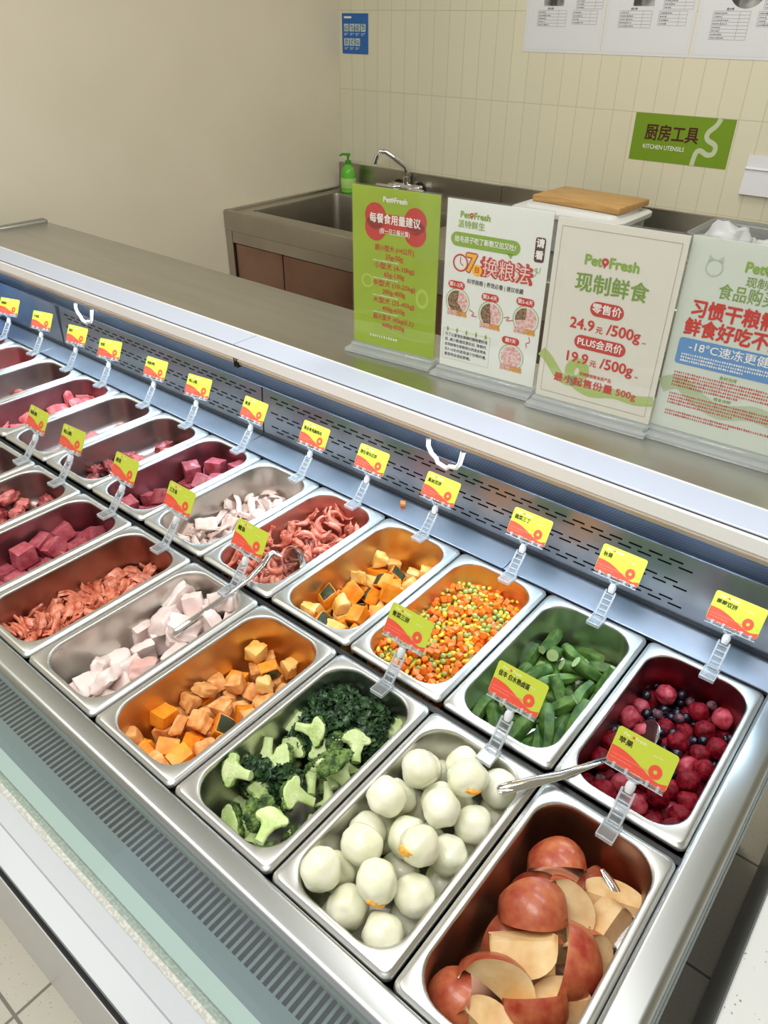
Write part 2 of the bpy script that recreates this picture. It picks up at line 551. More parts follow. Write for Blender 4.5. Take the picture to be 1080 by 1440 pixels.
# rails
def rail_prof(a, b, top, drop, r=.011):
    P = []
    for k in range(9):
        t = PI / 2 * k / 8
        P.append((a + r - r * math.sin(PI / 2 - t), top - r + r * math.sin(t)))
    for k in range(9):
        t = PI / 2 * k / 8
        P.append((b - r * .6 + r * .6 * math.sin(t), top - r * .6 + r * .6 * math.cos(t)))
    P += [(b, top - drop), (a + .004, top - drop), (a, top - drop + .008)]
    return P
bm = bmesh.new(); extrude_profile(bm, rail_prof(-.037, -.001, .004, .034), XL, .7118); cpart('front_rail', bm, steel_rim, True, 60)
bm = bmesh.new()
P = rail_prof(-.7525, -.7112, .004, .034)
vs0 = [bm.verts.new((-p[0], -.037, p[1])) for p in P]; vs1 = [bm.verts.new((-p[0], .728, p[1])) for p in P]
for i in range(len(P)):
    bm.faces.new((vs0[i], vs0[(i + 1) % len(P)], vs1[(i + 1) % len(P)], vs1[i]))
bm.faces.new(vs0); bm.faces.new(list(reversed(vs1)))
cpart('side_rail', bm, steel_rim, True, 60)
bm = bmesh.new(); box(bm, (.7525, -.037, -.034), (.7545, .98, -.006)); box(bm, (.7555, -.037, -.032), (.7575, .98, -.012)); cpart('side_glass_edge', bm, clear('side_glass', (210, 225, 220), .2, .08), False)
# front skirt under the rail, and pan supports
bm = bmesh.new(); box(bm, (XL, -.004, -.14), (.735, .0, -.03)); cpart('well_wall', bm, m_well, False)
bm = bmesh.new(); box(bm, (XL, .3215, -.03), (.735, .3325, -.012)); box(bm, (XL, -.004, -.03), (.735, .004, -.014))
cpart('pan_support', bm, pbr('support_steel', (70, 72, 74), .45, 1.0), False)
# shelf behind the pans
bm = bmesh.new()
edges = [XL, -1.32, -.43, .175, .45, .735]
edges = [XL, -1.30, -.435, .26, .735]
for a, b in zip(edges[:-1], edges[1:]):
    box(bm, (a + .0008, .657, -.01), (b - .0008, .729, -.002), .001, 1)
cpart('rear_shelf', bm, pbr('shelf_steel', (184, 192, 204), .3, 1.0, c2=(172, 180, 192), scale=9, rough2=.42), True)
bm = bmesh.new(); box(bm, (XL, .7225, -.003), (.735, .7295, .0035)); cpart('shelf_seal', bm, rubber, False)
# slotted rear panels
bm = bmesh.new()
for a, b in ((-1.285, -.437), (-.433, .735)):
    rows = []
    s_end = b - .03 if b < 0 else .535
    for vc, off in ((.018, .017), (.027, 0), (.052, .017), (.061, 0), (.088, .017), (.097, 0)):
        ss = []; x = a + .025 + off
        while x < s_end:
            ss.append((x, x + .0225)); x += .034
        rows.append((vc, vc + .0032, ss))
    slotted_plate(bm, a, b, rows, .0, .118, lambda u, v: (u, .728 + v * .06, v), None)
cpart('slotted_back_panel', bm, steel_panel, False)
bm = bmesh.new(); slotted_plate(bm, XL, -1.29, [], 0, .118, lambda u, v: (u, .728 + v * .06, v), None); box(bm, (-1.30, .728, 0), (-1.292, .738, .118)); cpart('plain_back_panel', bm, steel_panel, False)
bm = bmesh.new(); box(bm, (XL, .748, -.02), (.735, .756, .125)); cpart('panel_backing', bm, black, False)
bm = bmesh.new(); extrude_profile(bm, [(.7335, .1165), (.737, .1165), (.737, .1205), (.7315, .1205)], XL, .735); cpart('panel_top_trim', bm, steel_panel, False)
bm = bmesh.new(); extrude_profile(bm, [(.737, .119), (.687, .188), (.691, .191), (.741, .122)], XL, .735); cpart('honeycomb_outlet', bm, honey_mat(), False)
# the lip of the counter
bm = bmesh.new()
P = [(.692, .189), (.688, .187)]
P += [(.679 - .006 * math.cos(t), .193 - .006 * math.sin(t)) for t in [PI * .45 - PI * .45 * k / 5 for k in range(6)]]
P += [(.668, .2), (.672, .205), (.70, .205)]
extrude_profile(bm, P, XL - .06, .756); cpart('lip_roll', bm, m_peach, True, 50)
bm = bmesh.new(); extrude_profile(bm, [(.667, .206), (.669, .203), (.72, .203), (.72, .230), (.669, .230), (.667, .228)], XL - .06, .756); cpart('lip_face', bm, m_lip, False)
bm = bmesh.new(); box(bm, (XL - .06, .672, .2295), (.756, .72, .2325)); cpart('lip_seam', bm, rubber, False)
bm = bmesh.new()
for a, b in ((XL - .06, -.437), (-.435, .756)):
    extrude_profile(bm, [(.671, .2325), (.735, .2325), (.735, .2352), (.673, .2352), (.671, .2342)], a, b)
cpart('counter_edge_strip', bm, m_strip, False)
bm = bmesh.new(); box(bm, (-.441, .668, .184), (-.437, .70, .206)); box(bm, (-.4335, .668, .184), (-.4295, .70, .206)); cpart('joint_bracket', bm, rubber, False)
bm = bmesh.new(); box(bm, (XL - .06, .735, .2325), (.756, .7385, .2362)); cpart('white_edge_bead', bm, m_lip, False)
bm = bmesh.new()
extrude_profile(bm, [(.7385, .2255), (.998, .2255), (.998, .2335), (.994, .235), (.7385, .235)], XL - .075, .756); cpart('counter_top', bm, steel_deck, True, 30)
bm = bmesh.new()
tube(bm, [(XL - .087, .70, .236), (XL - .087, .985, .236), (XL - .083, .995, .234)], [.013, .013, .008], 14)
box(bm, (XL - .09, .68, -.3), (XL - .06, .99, .232))
cpart('end_trim', bm, steel_rim, True, 60)
# left end wall inside the case
bm = bmesh.new()
P = [(-.03, 0), (.46, 0), (.62, .06), (.70, .17), (.735, .2), (.735, -.12), (-.03, -.12)]
a = [bm.verts.new((XL - .045, y, z)) for y, z in P]; b = [bm.verts.new((XL, y, z)) for y, z in P]
for i in range(len(P)): bm.faces.new((a[i], a[(i + 1) % len(P)], b[(i + 1) % len(P)], b[i]))
bm.faces.new(a); bm.faces.new(list(reversed(b)))
cpart('inner_end_wall', bm, m_end, False)
# cable clips under the lip
def hook(x, lab):
    t = empty('cable_loop', (x, .69, .17)); tag(t, lab, 'hook', 'white loops under the counter lip')
    b = bmesh.new()
    tube(b, [(-.040, -.004, .010), (-.038, -.007, -.004), (-.030, -.008, -.016), (-.018, -.009, -.022), (-.014, -.009, -.030), (.006, -.009, -.034), (.012, -.009, -.028), (.026, -.008, -.026), (.032, -.007, -.016), (.036, -.004, .010)], .0042, 8)
    link('loop', to_mesh('loop', b, white_plastic), t)
hook(.105, 'white plastic loop hanging under the lip above the orange pumpkin pan')
hook(-1.05, 'white plastic loop hanging under the lip near the far left end')

# ------------------------------------------------------------------ stone counter on the right
t = empty('stone_counter', (1.05, .6, FLOOR))
tag(t, 'white speckled stone counter beside the right end of the display case', 'counter')
bm = bmesh.new(); box(bm, (.804 - 1.05, -.9 - .6, -.09 - FLOOR), (.6, 1.9 - .6, -.05 - FLOOR), .002, 1); make('counter_slab', bm, m_quartz, t)
bm = bmesh.new(); box(bm, (.806 - 1.05, -.89 - .6, .16), (.59, 1.89 - .6, -.09 - FLOOR)); make('cabinet_side', bm, pbr('grey_laminate', (206, 206, 200), .25), t, False)
bm = bmesh.new(); box(bm, (.86 - 1.05, -.85 - .6, 0), (.55, 1.85 - .6, .16)); make('plinth', bm, pbr('dark_plinth', (60, 58, 54), .5), t, False)

# ------------------------------------------------------------------ the sink bench at the back
SZ = .115
sink = empty('steel_sink_bench', (-.9, 2.22, FLOOR))
tag(sink, 'stainless steel sink bench with a deep basin, standing against the tiled back wall', 'sink')
SINV = Matrix.Translation((.9, -2.22, -FLOOR))
def spart(name, bm, m, smooth=False, parent=None):
    for v in bm.verts: v.co = SINV @ v.co
    return make(name, bm, m, parent or sink, smooth, 35)
X0, X1, Y0, Y1 = -1.883, .45, 1.85, 2.597
bx0, bx1, by0, by1 = -1.80, -1.02, 1.94, 2.46
bm = bmesh.new()
for lo, hi in (((X0, Y0, SZ - .01), (X1, by0, SZ)), ((X0, by1, SZ - .01), (X1, Y1, SZ)), ((X0, by0, SZ - .01), (bx0, by1, SZ)), ((bx1, by0, SZ - .01), (X1, by1, SZ))):
    box(bm, lo, hi)
spart('bench_top', bm, steel_dark)
bm = bmesh.new(); box(bm, (X0, Y0 - .004, SZ - .075), (X1, Y0 + .02, SZ + .008), .006, 3); box(bm, (X0, Y0, SZ - .06), (X0 + .02, Y1, SZ + .008), .004, 2); spart('front_apron', bm, steel_dark, True)
bm = bmesh.new()
cx, cy = (bx0 + bx1) / 2, (by0 + by1) / 2; hw, hl = (bx1 - bx0) / 2, (by1 - by0) / 2
loft(bm, [[(cx + x, cy + y, z) for x, y in rrect(hw - i, hl - i, r, 6)] for i, r, z in ((0, .03, SZ), (.002, .03, SZ - .01), (.006, .035, SZ - .24), (.03, .05, SZ - .27), (.2, .05, SZ - .28))])
for f in bm.faces: f.normal_flip()
spart('basin', bm, steel_dark, True)
bm = bmesh.new(); box(bm, (X0, Y1 - .018, SZ - .01), (-.97, Y1, SZ + .112)); box(bm, (-.968, Y1 - .018, SZ - .01), (X1, Y1, SZ + .114)); spart('backsplash', bm, steel_dark)
bm = bmesh.new()
for lo, hi in (((X0, Y0 - .002, FLOOR), (X0 + .04, Y0 + .04, SZ - .06)), ((-.72, Y0 - .002, FLOOR), (-.68, Y0 + .04, SZ - .07)), ((X1 - .04, Y0 - .002, FLOOR), (X1, Y0 + .04, SZ - .07)), ((X0, Y0, SZ - .12), (X1, Y0 + .03, SZ - .07)), ((X0, Y0 + .04, FLOOR), (X0 + .02, Y1, SZ - .07))):
    box(bm, lo, hi)
spart('front_frame', bm, steel_dark)
m_door = pbr('door_steel_painted_reflection', (168, 138, 126), .28, 1.0, c2=(140, 104, 92), scale=3)  # steel doors with the dark red-brown reflection put into their colour
for a, b in ((X0 + .045, -1.55), (-1.545, -1.14), (-1.135, -.725), (-.675, -.2), (-.195, X1 - .045)):
    bm = bmesh.new(); box(bm, (a, Y0 + .008, FLOOR + .1), (b, Y0 + .022, SZ - .125), .002, 1); spart('front_door', bm, m_door)
bm = bmesh.new(); tube(bm, [(-1.62, 2.40, SZ - .27), (-1.62, 2.40, SZ - .0)], .014, 14); spart('overflow_pipe', bm, steel_rim, True)

# faucet
t = empty('mixer_tap', (-1.452, 2.585, .163)); tag(t, 'chrome wall tap with bent spout and two handles above the sink', 'tap')
bm = bmesh.new(); box(bm, (-.085, -.05, -.022), (.085, -.01, .022), .012, 3); tube(bm, [(0, -.03, .02), (0, -.03, .05)], .017, 16); make('tap_body', bm, chrome, t)
bm = bmesh.new(); tube(bm, [(0, -.03, .04), (0, -.03, .075), (-.004, -.034, .09), (-.045, -.062, .125), (-.078, -.085, .150), (-.098, -.098, .150), (-.112, -.106, .132), (-.122, -.112, .100)], [.011] * 7 + [.012], 14); make('spout', bm, chrome, t)
for s in (-1, 1):
    bm = bmesh.new(); tube(bm, [(s * .06, -.03, 0), (s * .06, -.075, .004)], [.02, .018], 14); box(bm, (s * .09 - .045, -.088, -.002), (s * .09 + .045, -.07, .016), .006, 2); make('tap_handle', bm, chrome, t)
for s in (-1, 1):
    bm = bmesh.new(); tube(bm, [(s * .06, -.015, 0), (s * .06, .0, 0)], [.03, .032], 16); make('wall_flange', bm, pbr('black_flange', (30, 30, 30), .3) if s < 0 else bpy.data.materials['black_flange'], t)

# soap
m_soap = pbr('green_soap_bottle', (88, 190, 40), .25, coat=.4, c2=(120, 205, 66), scale=8)
t = empty('soap_bottle', (-1.768, 2.515, SZ)); tag(t, 'green pump soap bottle on the back left corner of the sink', 'soap bottle')
bm = bmesh.new(); lathe(bm, [(.030, 0), (.034, .004), (.035, .05), (.033, .085), (.026, .105), (.013, .116), (.012, .122)], 28); make('bottle', bm, m_soap, t)
bm = bmesh.new(); lathe(bm, [(.013, .122), (.014, .124), (.014, .136), (.005, .139), (.005, .155), (.012, .157), (.011, .166), (.004, .168)], 18); tube(bm, [(0, 0, .162), (-.02, -.012, .163), (-.034, -.02, .156)], [.006, .005, .004], 8); make('pump', bm, pbr('green_pump', (64, 156, 34), .35), t)
bm = bmesh.new(); lathe(bm, [(.0352, .02), (.0356, .021), (.0356, .062), (.0350, .063)], 28); make('bottle_label', bm, pbr('pale_label', (176, 220, 120), .4), t)

# containers
m_pp = clear('clear_tub_plastic', (226, 229, 227), .2, .06, .15)
m_lidp = pbr('white_lid', (226, 228, 226), .45)
def tub(name, loc, w, d, h, label, lid):
    t = empty(name, loc); tag(t, label, 'container')
    bm = bmesh.new()
    loft(bm, [[(x, y, z) for x, y in rrect(w / 2 + i, d / 2 + i, .03, 6)] for i, z in ((-.03, .001), (-.02, .0), (-.012, .006), (-.002, h - .012), (.006, h - .010), (.008, h), (.001, h), (-.006, h - .012), (-.016, .008))])
    make('tub', bm, m_pp, t)
    if lid:
        bm = bmesh.new()
        loft(bm, [[(x, y, z) for x, y in rrect(w / 2 + i, d / 2 + i, .035, 6)] for i, z in ((.010, h - .012), (.013, h - .008), (.013, h + .004), (.008, h + .008), (-.02, h + .008), (-.026, h + .018), (-.05, h + .02))])
        make('lid', bm, m_lidp, t)
    return t
tub('lidded_tub', (-.47, 2.30, SZ), .40, .26, .13, 'clear plastic tub with a white lid, under the wooden cutting board', True)
tub('open_tub', (.12, 2.36, SZ), .36, .27, .13, 'open clear plastic tub holding white bags, right end of the bench', False)
t = empty('cutting_board', (-.455, 2.33, SZ + .151), math.radians(-3)); tag(t, 'wooden cutting board lying on the lidded plastic tub', 'cutting board')
m_wood = pbr('bamboo', (206, 164, 104), .5, c2=(186, 142, 84), scale=9, stretch=(1.2, 14, 14))
bm = bmesh.new(); box(bm, (-.17, -.11, 0), (.17, .11, .022), .005, 2); make('board', bm, m_wood, t)
rg = random.Random(4)
m_bag = pbr('white_bag', (226, 228, 230), .4, c2=(204, 208, 212), scale=14)
def bag(loc, s, label):
    bm = bmesh.new(); bmesh.ops.create_icosphere(bm, subdivisions=4, radius=1)
    for v in bm.verts:
        n = v.co.normalized()
        d = 1 + .35 * noise.noise(n * 2.3 + Vector(loc) * 9) + .16 * noise.noise(n * 6)
        v.co = Vector((n.x * s[0] * d, n.y * s[1] * d, max(n.z * s[2] * d, -s[2] * .6) + s[2] * .6))
    o = make('plastic_bag', bm, m_bag, None, True, 70, loc); tag(o, label, 'bag', None)
bag((.04, 2.33, SZ + .012), (.10, .08, .085), 'crumpled white bag at the left inside the open tub')
bag((.19, 2.37, SZ + .012), (.085, .08, .075), 'crumpled white bag further right inside the open tub')
# a flat folded sheet lying behind
bm = bmesh.new(); box(bm, (-.11, -.07, 0), (.11, .07, .012), .004, 2); o = make('steel_tray', bm, steel_dark, None, True, 35, (-.16, 2.44, SZ)); tag(o, 'flat steel tray lying on the bench between the two plastic tubs', 'tray')

# ------------------------------------------------------------------ things on the back wall
WM = Matrix.Translation((0, WALL_Y, 0)) @ Matrix.Rotation(PI / 2, 4, 'X')
def wall_sheet(name, u0, v0, u1, v1, m, label, cat, group=None, th=.0015):
    t = empty(name, ((u0 + u1) / 2, WALL_Y, v0)); tag(t, label, cat, group)
    bm = bmesh.new(); box(bm, (-(u1 - u0) / 2, -th, 0), ((u1 - u0) / 2, -.0001, v1 - v0)); make('sheet', bm, m, t, False)
    k = Ink(t, Matrix.Translation((-(u1 - u0) / 2, -th, 0)) @ Matrix.Rotation(PI / 2, 4, 'X'))
    return t, k, u1 - u0, v1 - v0
WHITE, DARK = ink((244, 244, 240)), ink((52, 52, 54))
# blue hygiene poster
t, k, w, h = wall_sheet('blue_notice', -1.864, .669, -1.714, .818, pbr('poster_blue', (44, 104, 178), .45), 'small blue instruction notice high on the back wall, by the corner', 'notice')
k.rect(WHITE, .012, h - .018, .055, h - .011, name='small_print')
m_pic = pbr('small_picture', (212, 226, 226), .5, c2=(150, 176, 176), scale=60)
for r, n in ((0, 4), (1, 3)):
    for c in range(n):
        u = .011 + c * .0325; v = h - .066 - r * .053
        k.rect(m_pic, u, v, u + .028, v + .028, name='picture')
        k.ring(DARK, u + .014, v + .014, .006, .0085, z=.0006, name='drawing', n=16, sx=.8)
        k.lines(WHITE, u + .002, u + .026, v - .007, .003, 2, .0055, rng=random.Random(c + r * 9))
k.done()
# green sign
GREEN = pbr('sign_green', (118, 152, 28), .4)
t, k, w, h = wall_sheet('kitchen_sign', -.454, .381, -.103, .532, GREEN, 'green sign reading kitchen utensils on the tiled wall', 'sign')
k.ribbon(ink((196, 208, 172)), [(w - .052, h), (w - .062, h - .022), (w - .085, h - .046), (w - .082, h - .066), (w - .052, h - .082), (w - .052, h - .106), (w - .072, h - .113), (w - .098, h - .102), (w - .112, h - .112), (w - .118, 0.0)], .016)
k.text(ink((74, 22, 14)), '厨房工具', .045, h - .062, .055, 'LEFT', .022, z=.0006, width=.19)
k.text(WHITE, 'KITCHEN UTENSILS', .045, h - .105, .020, 'LEFT', .006, z=.0006, width=.15)
k.done()
# printed sheets
m_paper = pbr('paper', (226, 228, 232), .5)
m_photo = pbr('grey_photo', (66, 66, 66), .5, c2=(182, 182, 180), scale=22, detail=5)
for i, (u0, u1, lab) in enumerate(((-.943, -.63, 'laminated recipe sheet with round photo, first of three along the top'), (-.625, -.312, 'laminated recipe sheet with square photo, second of three along the top'), (-.305, .008, 'laminated recipe sheet with large bowl photo, third along the top'))):
    t, k, w, h = wall_sheet('recipe_sheet', u0, .702, u1, .922, m_paper, lab, 'paper sheet', 'recipe sheets on the tiled wall')
    e = .008
    for a in ((e, e, w - e, e + .0006), (e, h - e, w - e, h - e + .0006), (e, e, e + .0006, h - e), (w - e, e, w - e + .0006, h - e)):
        k.rect(ink((200, 202, 206)), *a)
    pu, pw = (.070, .08) if i < 2 else (.085, .115)
    if i == 1: k.rect(m_photo, .094, .142, .168, h - .025, name='photo')
    elif i == 2: k.disc(m_photo, .145, .195, .060, name='photo')
    else: k.rect(m_photo, pu, .142, pu + pw, h - .025, name='photo')
    rg = random.Random(i + 3)
    for (a, b, v, n, g) in ((.05, .165, .128, 5 + 3 * (i == 2), .0095), (.19, .285, .128, 4, .010), (.2, .30, h - .03, 6, .0095)):
        for r in range(n + 1):
            k.rect(DARK, a, v - r * g, b, v - r * g + .0006, name='table_rule')
            if r < n: k.lines(DARK, a + .004, a + (b - a) * rg.uniform(.3, .8), v - r * g - g / 2, .0035, 1, 1, rng=rg, name='table_print')
        for q in (a, a + (b - a) * .25, a + (b - a) * .72, b): k.rect(DARK, q, v - n * g, q + .0006, v, name='table_rule')
    k.text(DARK, '%s' % '成分表', .1, .1335, .008, 'CENTER', .02)
    k.done()
# folded sheet right
t = empty('folded_paper', (.09, WALL_Y, .31)); tag(t, 'blank white folded paper pinned on the wall at the right edge', 'paper')
bm = bmesh.new()
P = [(-.003, 0), (-.016, .004), (-.012, .04), (-.008, .078), (-.014, .083), (-.006, .088), (-.004, .125), (-.001, .125), (-.001, 0)]
a = [bm.verts.new((-.126, y, z)) for y, z in P]; b = [bm.verts.new((.13, y, z)) for y, z in P]
for i in range(len(P)): bm.faces.new((a[i], a[(i + 1) % len(P)], b[(i + 1) % len(P)], b[i]))
bm.faces.new(a); bm.faces.new(b)
make('sheet', bm, pbr('bright_paper', (230, 231, 236), .4), t, False)
# ------------------------------------------------------------------ food builders (each returns a mesh, or {part: mesh})
def chunk(seed, s, mats, jit=.18, skin=None, bev=.12, cuts=2, rough=.03, wedge=0.0):
    """an irregular cut block; s = (x, y, z) size; skin = face direction that carries the second material"""
    rg = random.Random(seed)
    bm = bmesh.new()
    bmesh.ops.create_cube(bm, size=1.0)
    for v in bm.verts:
        v.co = Vector([v.co[i] * (1 + rg.uniform(-jit, jit)) for i in range(3)])
        if wedge and v.co.z > 0: v.co.x *= 1 - wedge
        if skin == 'round' and v.co.x > 0: v.co.x *= .82
    for f in bm.faces:
        f.material_index = 1 if (skin and f.normal.dot(Vector((1, 0, 0))) > .6) else 0
    bmesh.ops.bevel(bm, geom=list(bm.edges), offset=bev * .6, segments=2, profile=.6, affect='EDGES')
    bmesh.ops.subdivide_edges(bm, edges=[e for e in bm.edges if e.calc_length() > .25], cuts=cuts, use_grid_fill=True)
    o = Vector((seed * 3.1, seed * 1.7, 0))
    for v in bm.verts:
        n = v.co.normalized()
        v.co += n * (noise.noise(v.co * 3 + o) * rough * 1.6 + noise.noise(v.co * 8 + o) * rough * .6)
        if skin and v.co.x > .3: v.co.x += .10 * (1 - 4 * v.co.y * v.co.y)
        v.co = Vector((v.co.x * s[0], v.co.y * s[1], v.co.z * s[2]))
    return to_mesh('piece', bm, mats, True, 38)

def slab_piece(seed, s, mats, bend=.25, rough=.10, ang=.42):
    """a flattish torn or sliced piece, slightly bent"""
    rg = random.Random(seed)
    bm = bmesh.new()
    bmesh.ops.create_cube(bm, size=1.0)
    bmesh.ops.subdivide_edges(bm, edges=list(bm.edges), cuts=4, use_grid_fill=True)
    o = Vector((seed * 2.3, 4.1, seed))
    for v in bm.verts:
        c = v.co * 2
        m = max(abs(c.x), abs(c.y), abs(c.z))
        sp = c.normalized() * m
        q = c.lerp(sp, ang) / 2
        tp = 1 - .35 * max(0, q.x * rg_s(seed)) 
        q = Vector((q.x, q.y * tp, q.z))
        q += q.normalized() * noise.noise(q * 2.4 + o) * rough + Vector((0, 0, noise.noise(q * 6 + o) * rough * .5))
        q.z += bend * math.sin(q.x * 2.4 + seed) + .2 * bend * math.sin(q.y * 4 + seed)
        v.co = Vector((q.x * s[0], q.y * s[1], q.z * s[2]))
    return to_mesh('piece', bm, mats, True, 60)
def rg_s(seed): return (seed * 37 % 11) / 5.5 - .2

def strip_piece(seed, L, w, th, mats):
    """a limp curled shred"""
    rg = random.Random(seed)
    bm = bmesh.new()
    n = 9; pts = []
    a = rg.uniform(-1, 1); bend = rg.uniform(1.2, 3.4) * rg.choice((-1, 1)); p = Vector((0, 0, 0))
    for i in range(n):
        pts.append(p.copy())
        p = p + Vector((math.cos(a), math.sin(a), .25 * math.sin(i * 1.1 + seed))) * L / (n - 1)
        a += bend / n
    c = sum(pts, Vector()) / n
    pts = [q - c for q in pts]
    rr = [w * (.35 + .75 * math.sin(PI * (.08 + .84 * i / (n - 1)))) * (1 + .25 * rg.uniform(-1, 1)) for i in range(n)]
    tube(bm, pts, rr, 8, squash=lambda t, an: .62 + .38 * abs(math.cos(an + seed)))
    return to_mesh('piece', bm, mats, True, 70)

m_carrot = pbr('carrot', (240, 112, 24), .35, coat=.25, c2=(250, 146, 58), scale=120, rand=.10)
m_corn = pbr('corn', (250, 196, 30), .3, coat=.4, c2=(255, 220, 82), scale=120, rand=.08)
m_pea = pbr('pea', (148, 172, 70), .35, coat=.3, c2=(196, 206, 128), scale=150, rand=.12)
m_pump = pbr('pumpkin_flesh', (226, 122, 8), .4, coat=.15, c2=(250, 170, 52), scale=45, rand=.06, bump=.3, bscale=160)
m_pumpy = pbr('pale_pumpkin_flesh', (242, 182, 72), .5, c2=(250, 220, 150), scale=50, rand=.06, bump=.3, bscale=160)
m_sweet = pbr('sweet_potato', (218, 140, 66), .55, c2=(244, 192, 126), scale=75, detail=5, rand=.07, bump=.25, bscale=160)
m_skin = pbr('pumpkin_skin', (44, 54, 34), .5, c2=(92, 102, 70), scale=60, lo=.45, hi=.75, rand=.1)
m_fish = pbr('white_fish', (240, 216, 210), .4, coat=.2, c2=(246, 232, 226), scale=40, rand=.04, bump=.2, sss=.2)
m_fishp = pbr('pink_fish', (226, 168, 158), .4, coat=.2, c2=(240, 206, 198), scale=40, rand=.05, bump=.3)
m_salmon = pbr('salmon', (196, 92, 64), .36, coat=.25, c2=(238, 156, 124), scale=110, detail=5, rand=.10, bump=.2)
m_beef = pbr('red_meat_cube', (158, 56, 70), .4, coat=.2, c2=(194, 104, 114), scale=60, detail=5, rand=.12, bump=.4)
m_frost = pbr('frosted_meat', (206, 150, 160), .5, c2=(184, 96, 112), scale=60, rand=.08)
m_chick = pbr('cooked_chicken', (228, 196, 184), .45, c2=(242, 224, 214), scale=50, rand=.06, bump=.3)
m_shr = pbr('pink_shrimp', (222, 112, 90), .38, coat=.2, c2=(248, 176, 152), scale=90, rand=.09, bump=.2)
m_okra = pbr('okra_green', (44, 80, 30), .45, c2=(98, 132, 60), scale=55, rand=.22, bump=.2, stretch=(1, 1, 1))
m_okcap = pbr('okra_cut_end', (150, 176, 112), .5, c2=(178, 200, 140), scale=90)
m_straw = pbr('strawberry_red', (84, 3, 16), .55, spec=.25, c2=(140, 16, 34), scale=170, detail=5, rand=.14, bump=.5, bscale=420)
m_strawp = pbr('pale_strawberry', (150, 30, 46), .5, c2=(184, 78, 90), scale=90)
m_blue = pbr('blueberry', (12, 9, 16), .32, coat=.3, c2=(30, 25, 40), scale=70, rand=.15)
m_bluef = pbr('frosted_blueberry', (60, 22, 38), .5, c2=(120, 80, 92), scale=90)
m_egg = pbr('boiled_egg_white', (231, 232, 198), .34, coat=.3, c2=(243, 242, 222), scale=30, detail=4, rand=.05, sss=.15, bump=.35, bscale=70)
m_yolk = pbr('egg_yolk', (244, 166, 50), .5, c2=(248, 190, 90), scale=80)
m_peel = pbr('apple_peel', (160, 52, 40), .36, coat=.2, c2=(206, 126, 82), scale=60, detail=6, lo=.3, hi=.75, rand=.2, bump=.15)
m_flesh = pbr('apple_flesh', (222, 178, 118), .42, coat=.15, c2=(240, 214, 164), scale=40, detail=5, rand=.07, bump=.2)
m_core = pbr('apple_core_brown', (150, 92, 48), .6)
m_broc = pbr('broccoli_crown', (36, 66, 26), .6, c2=(136, 164, 84), scale=90, detail=6, lo=.42, hi=.68, rand=.15, bump=1.0, bscale=420)
m_stalk = pbr('broccoli_stalk', (182, 208, 126), .5, c2=(220, 234, 176), scale=45, rand=.08, bump=.2)
m_leaf = pbr('chopped_leaf', (24, 48, 28), .45, c2=(62, 96, 54), scale=60, rand=0, bump=.3, coat=.2)
m_organ = pbr('organ_meat', (112, 24, 34), .3, coat=.4, c2=(186, 84, 84), scale=60, detail=4, rand=.12, bump=.4)
m_organp = pbr('pink_organ_meat', (196, 76, 80), .35, coat=.3, c2=(226, 140, 132), scale=60, detail=4, rand=.1, bump=.4)
m_slice = pbr('pink_sliced_meat', (226, 96, 106), .35, coat=.3, c2=(240, 150, 150), scale=50, rand=.1, bump=.3)

def pea_mesh(seed):
    bm = bmesh.new(); bmesh.ops.create_icosphere(bm, subdivisions=2, radius=.0047)
    for v in bm.verts: v.co *= 1 + .10 * noise.noise(v.co * 260 + Vector((seed, 0, 0)))
    return to_mesh('pea', bm, m_pea)
def corn_mesh(seed):
    bm = bmesh.new(); bmesh.ops.create_icosphere(bm, subdivisions=2, radius=1)
    for v in bm.verts:
        t = .8 + .25 * v.co.x
        v.co = Vector((v.co.x * .0058, v.co.y * .0051 * t, v.co.z * .0036 * t)) * (1 + .08 * noise.noise(v.co * 2 + Vector((seed, 0, 0))))
    return to_mesh('corn', bm, m_corn)

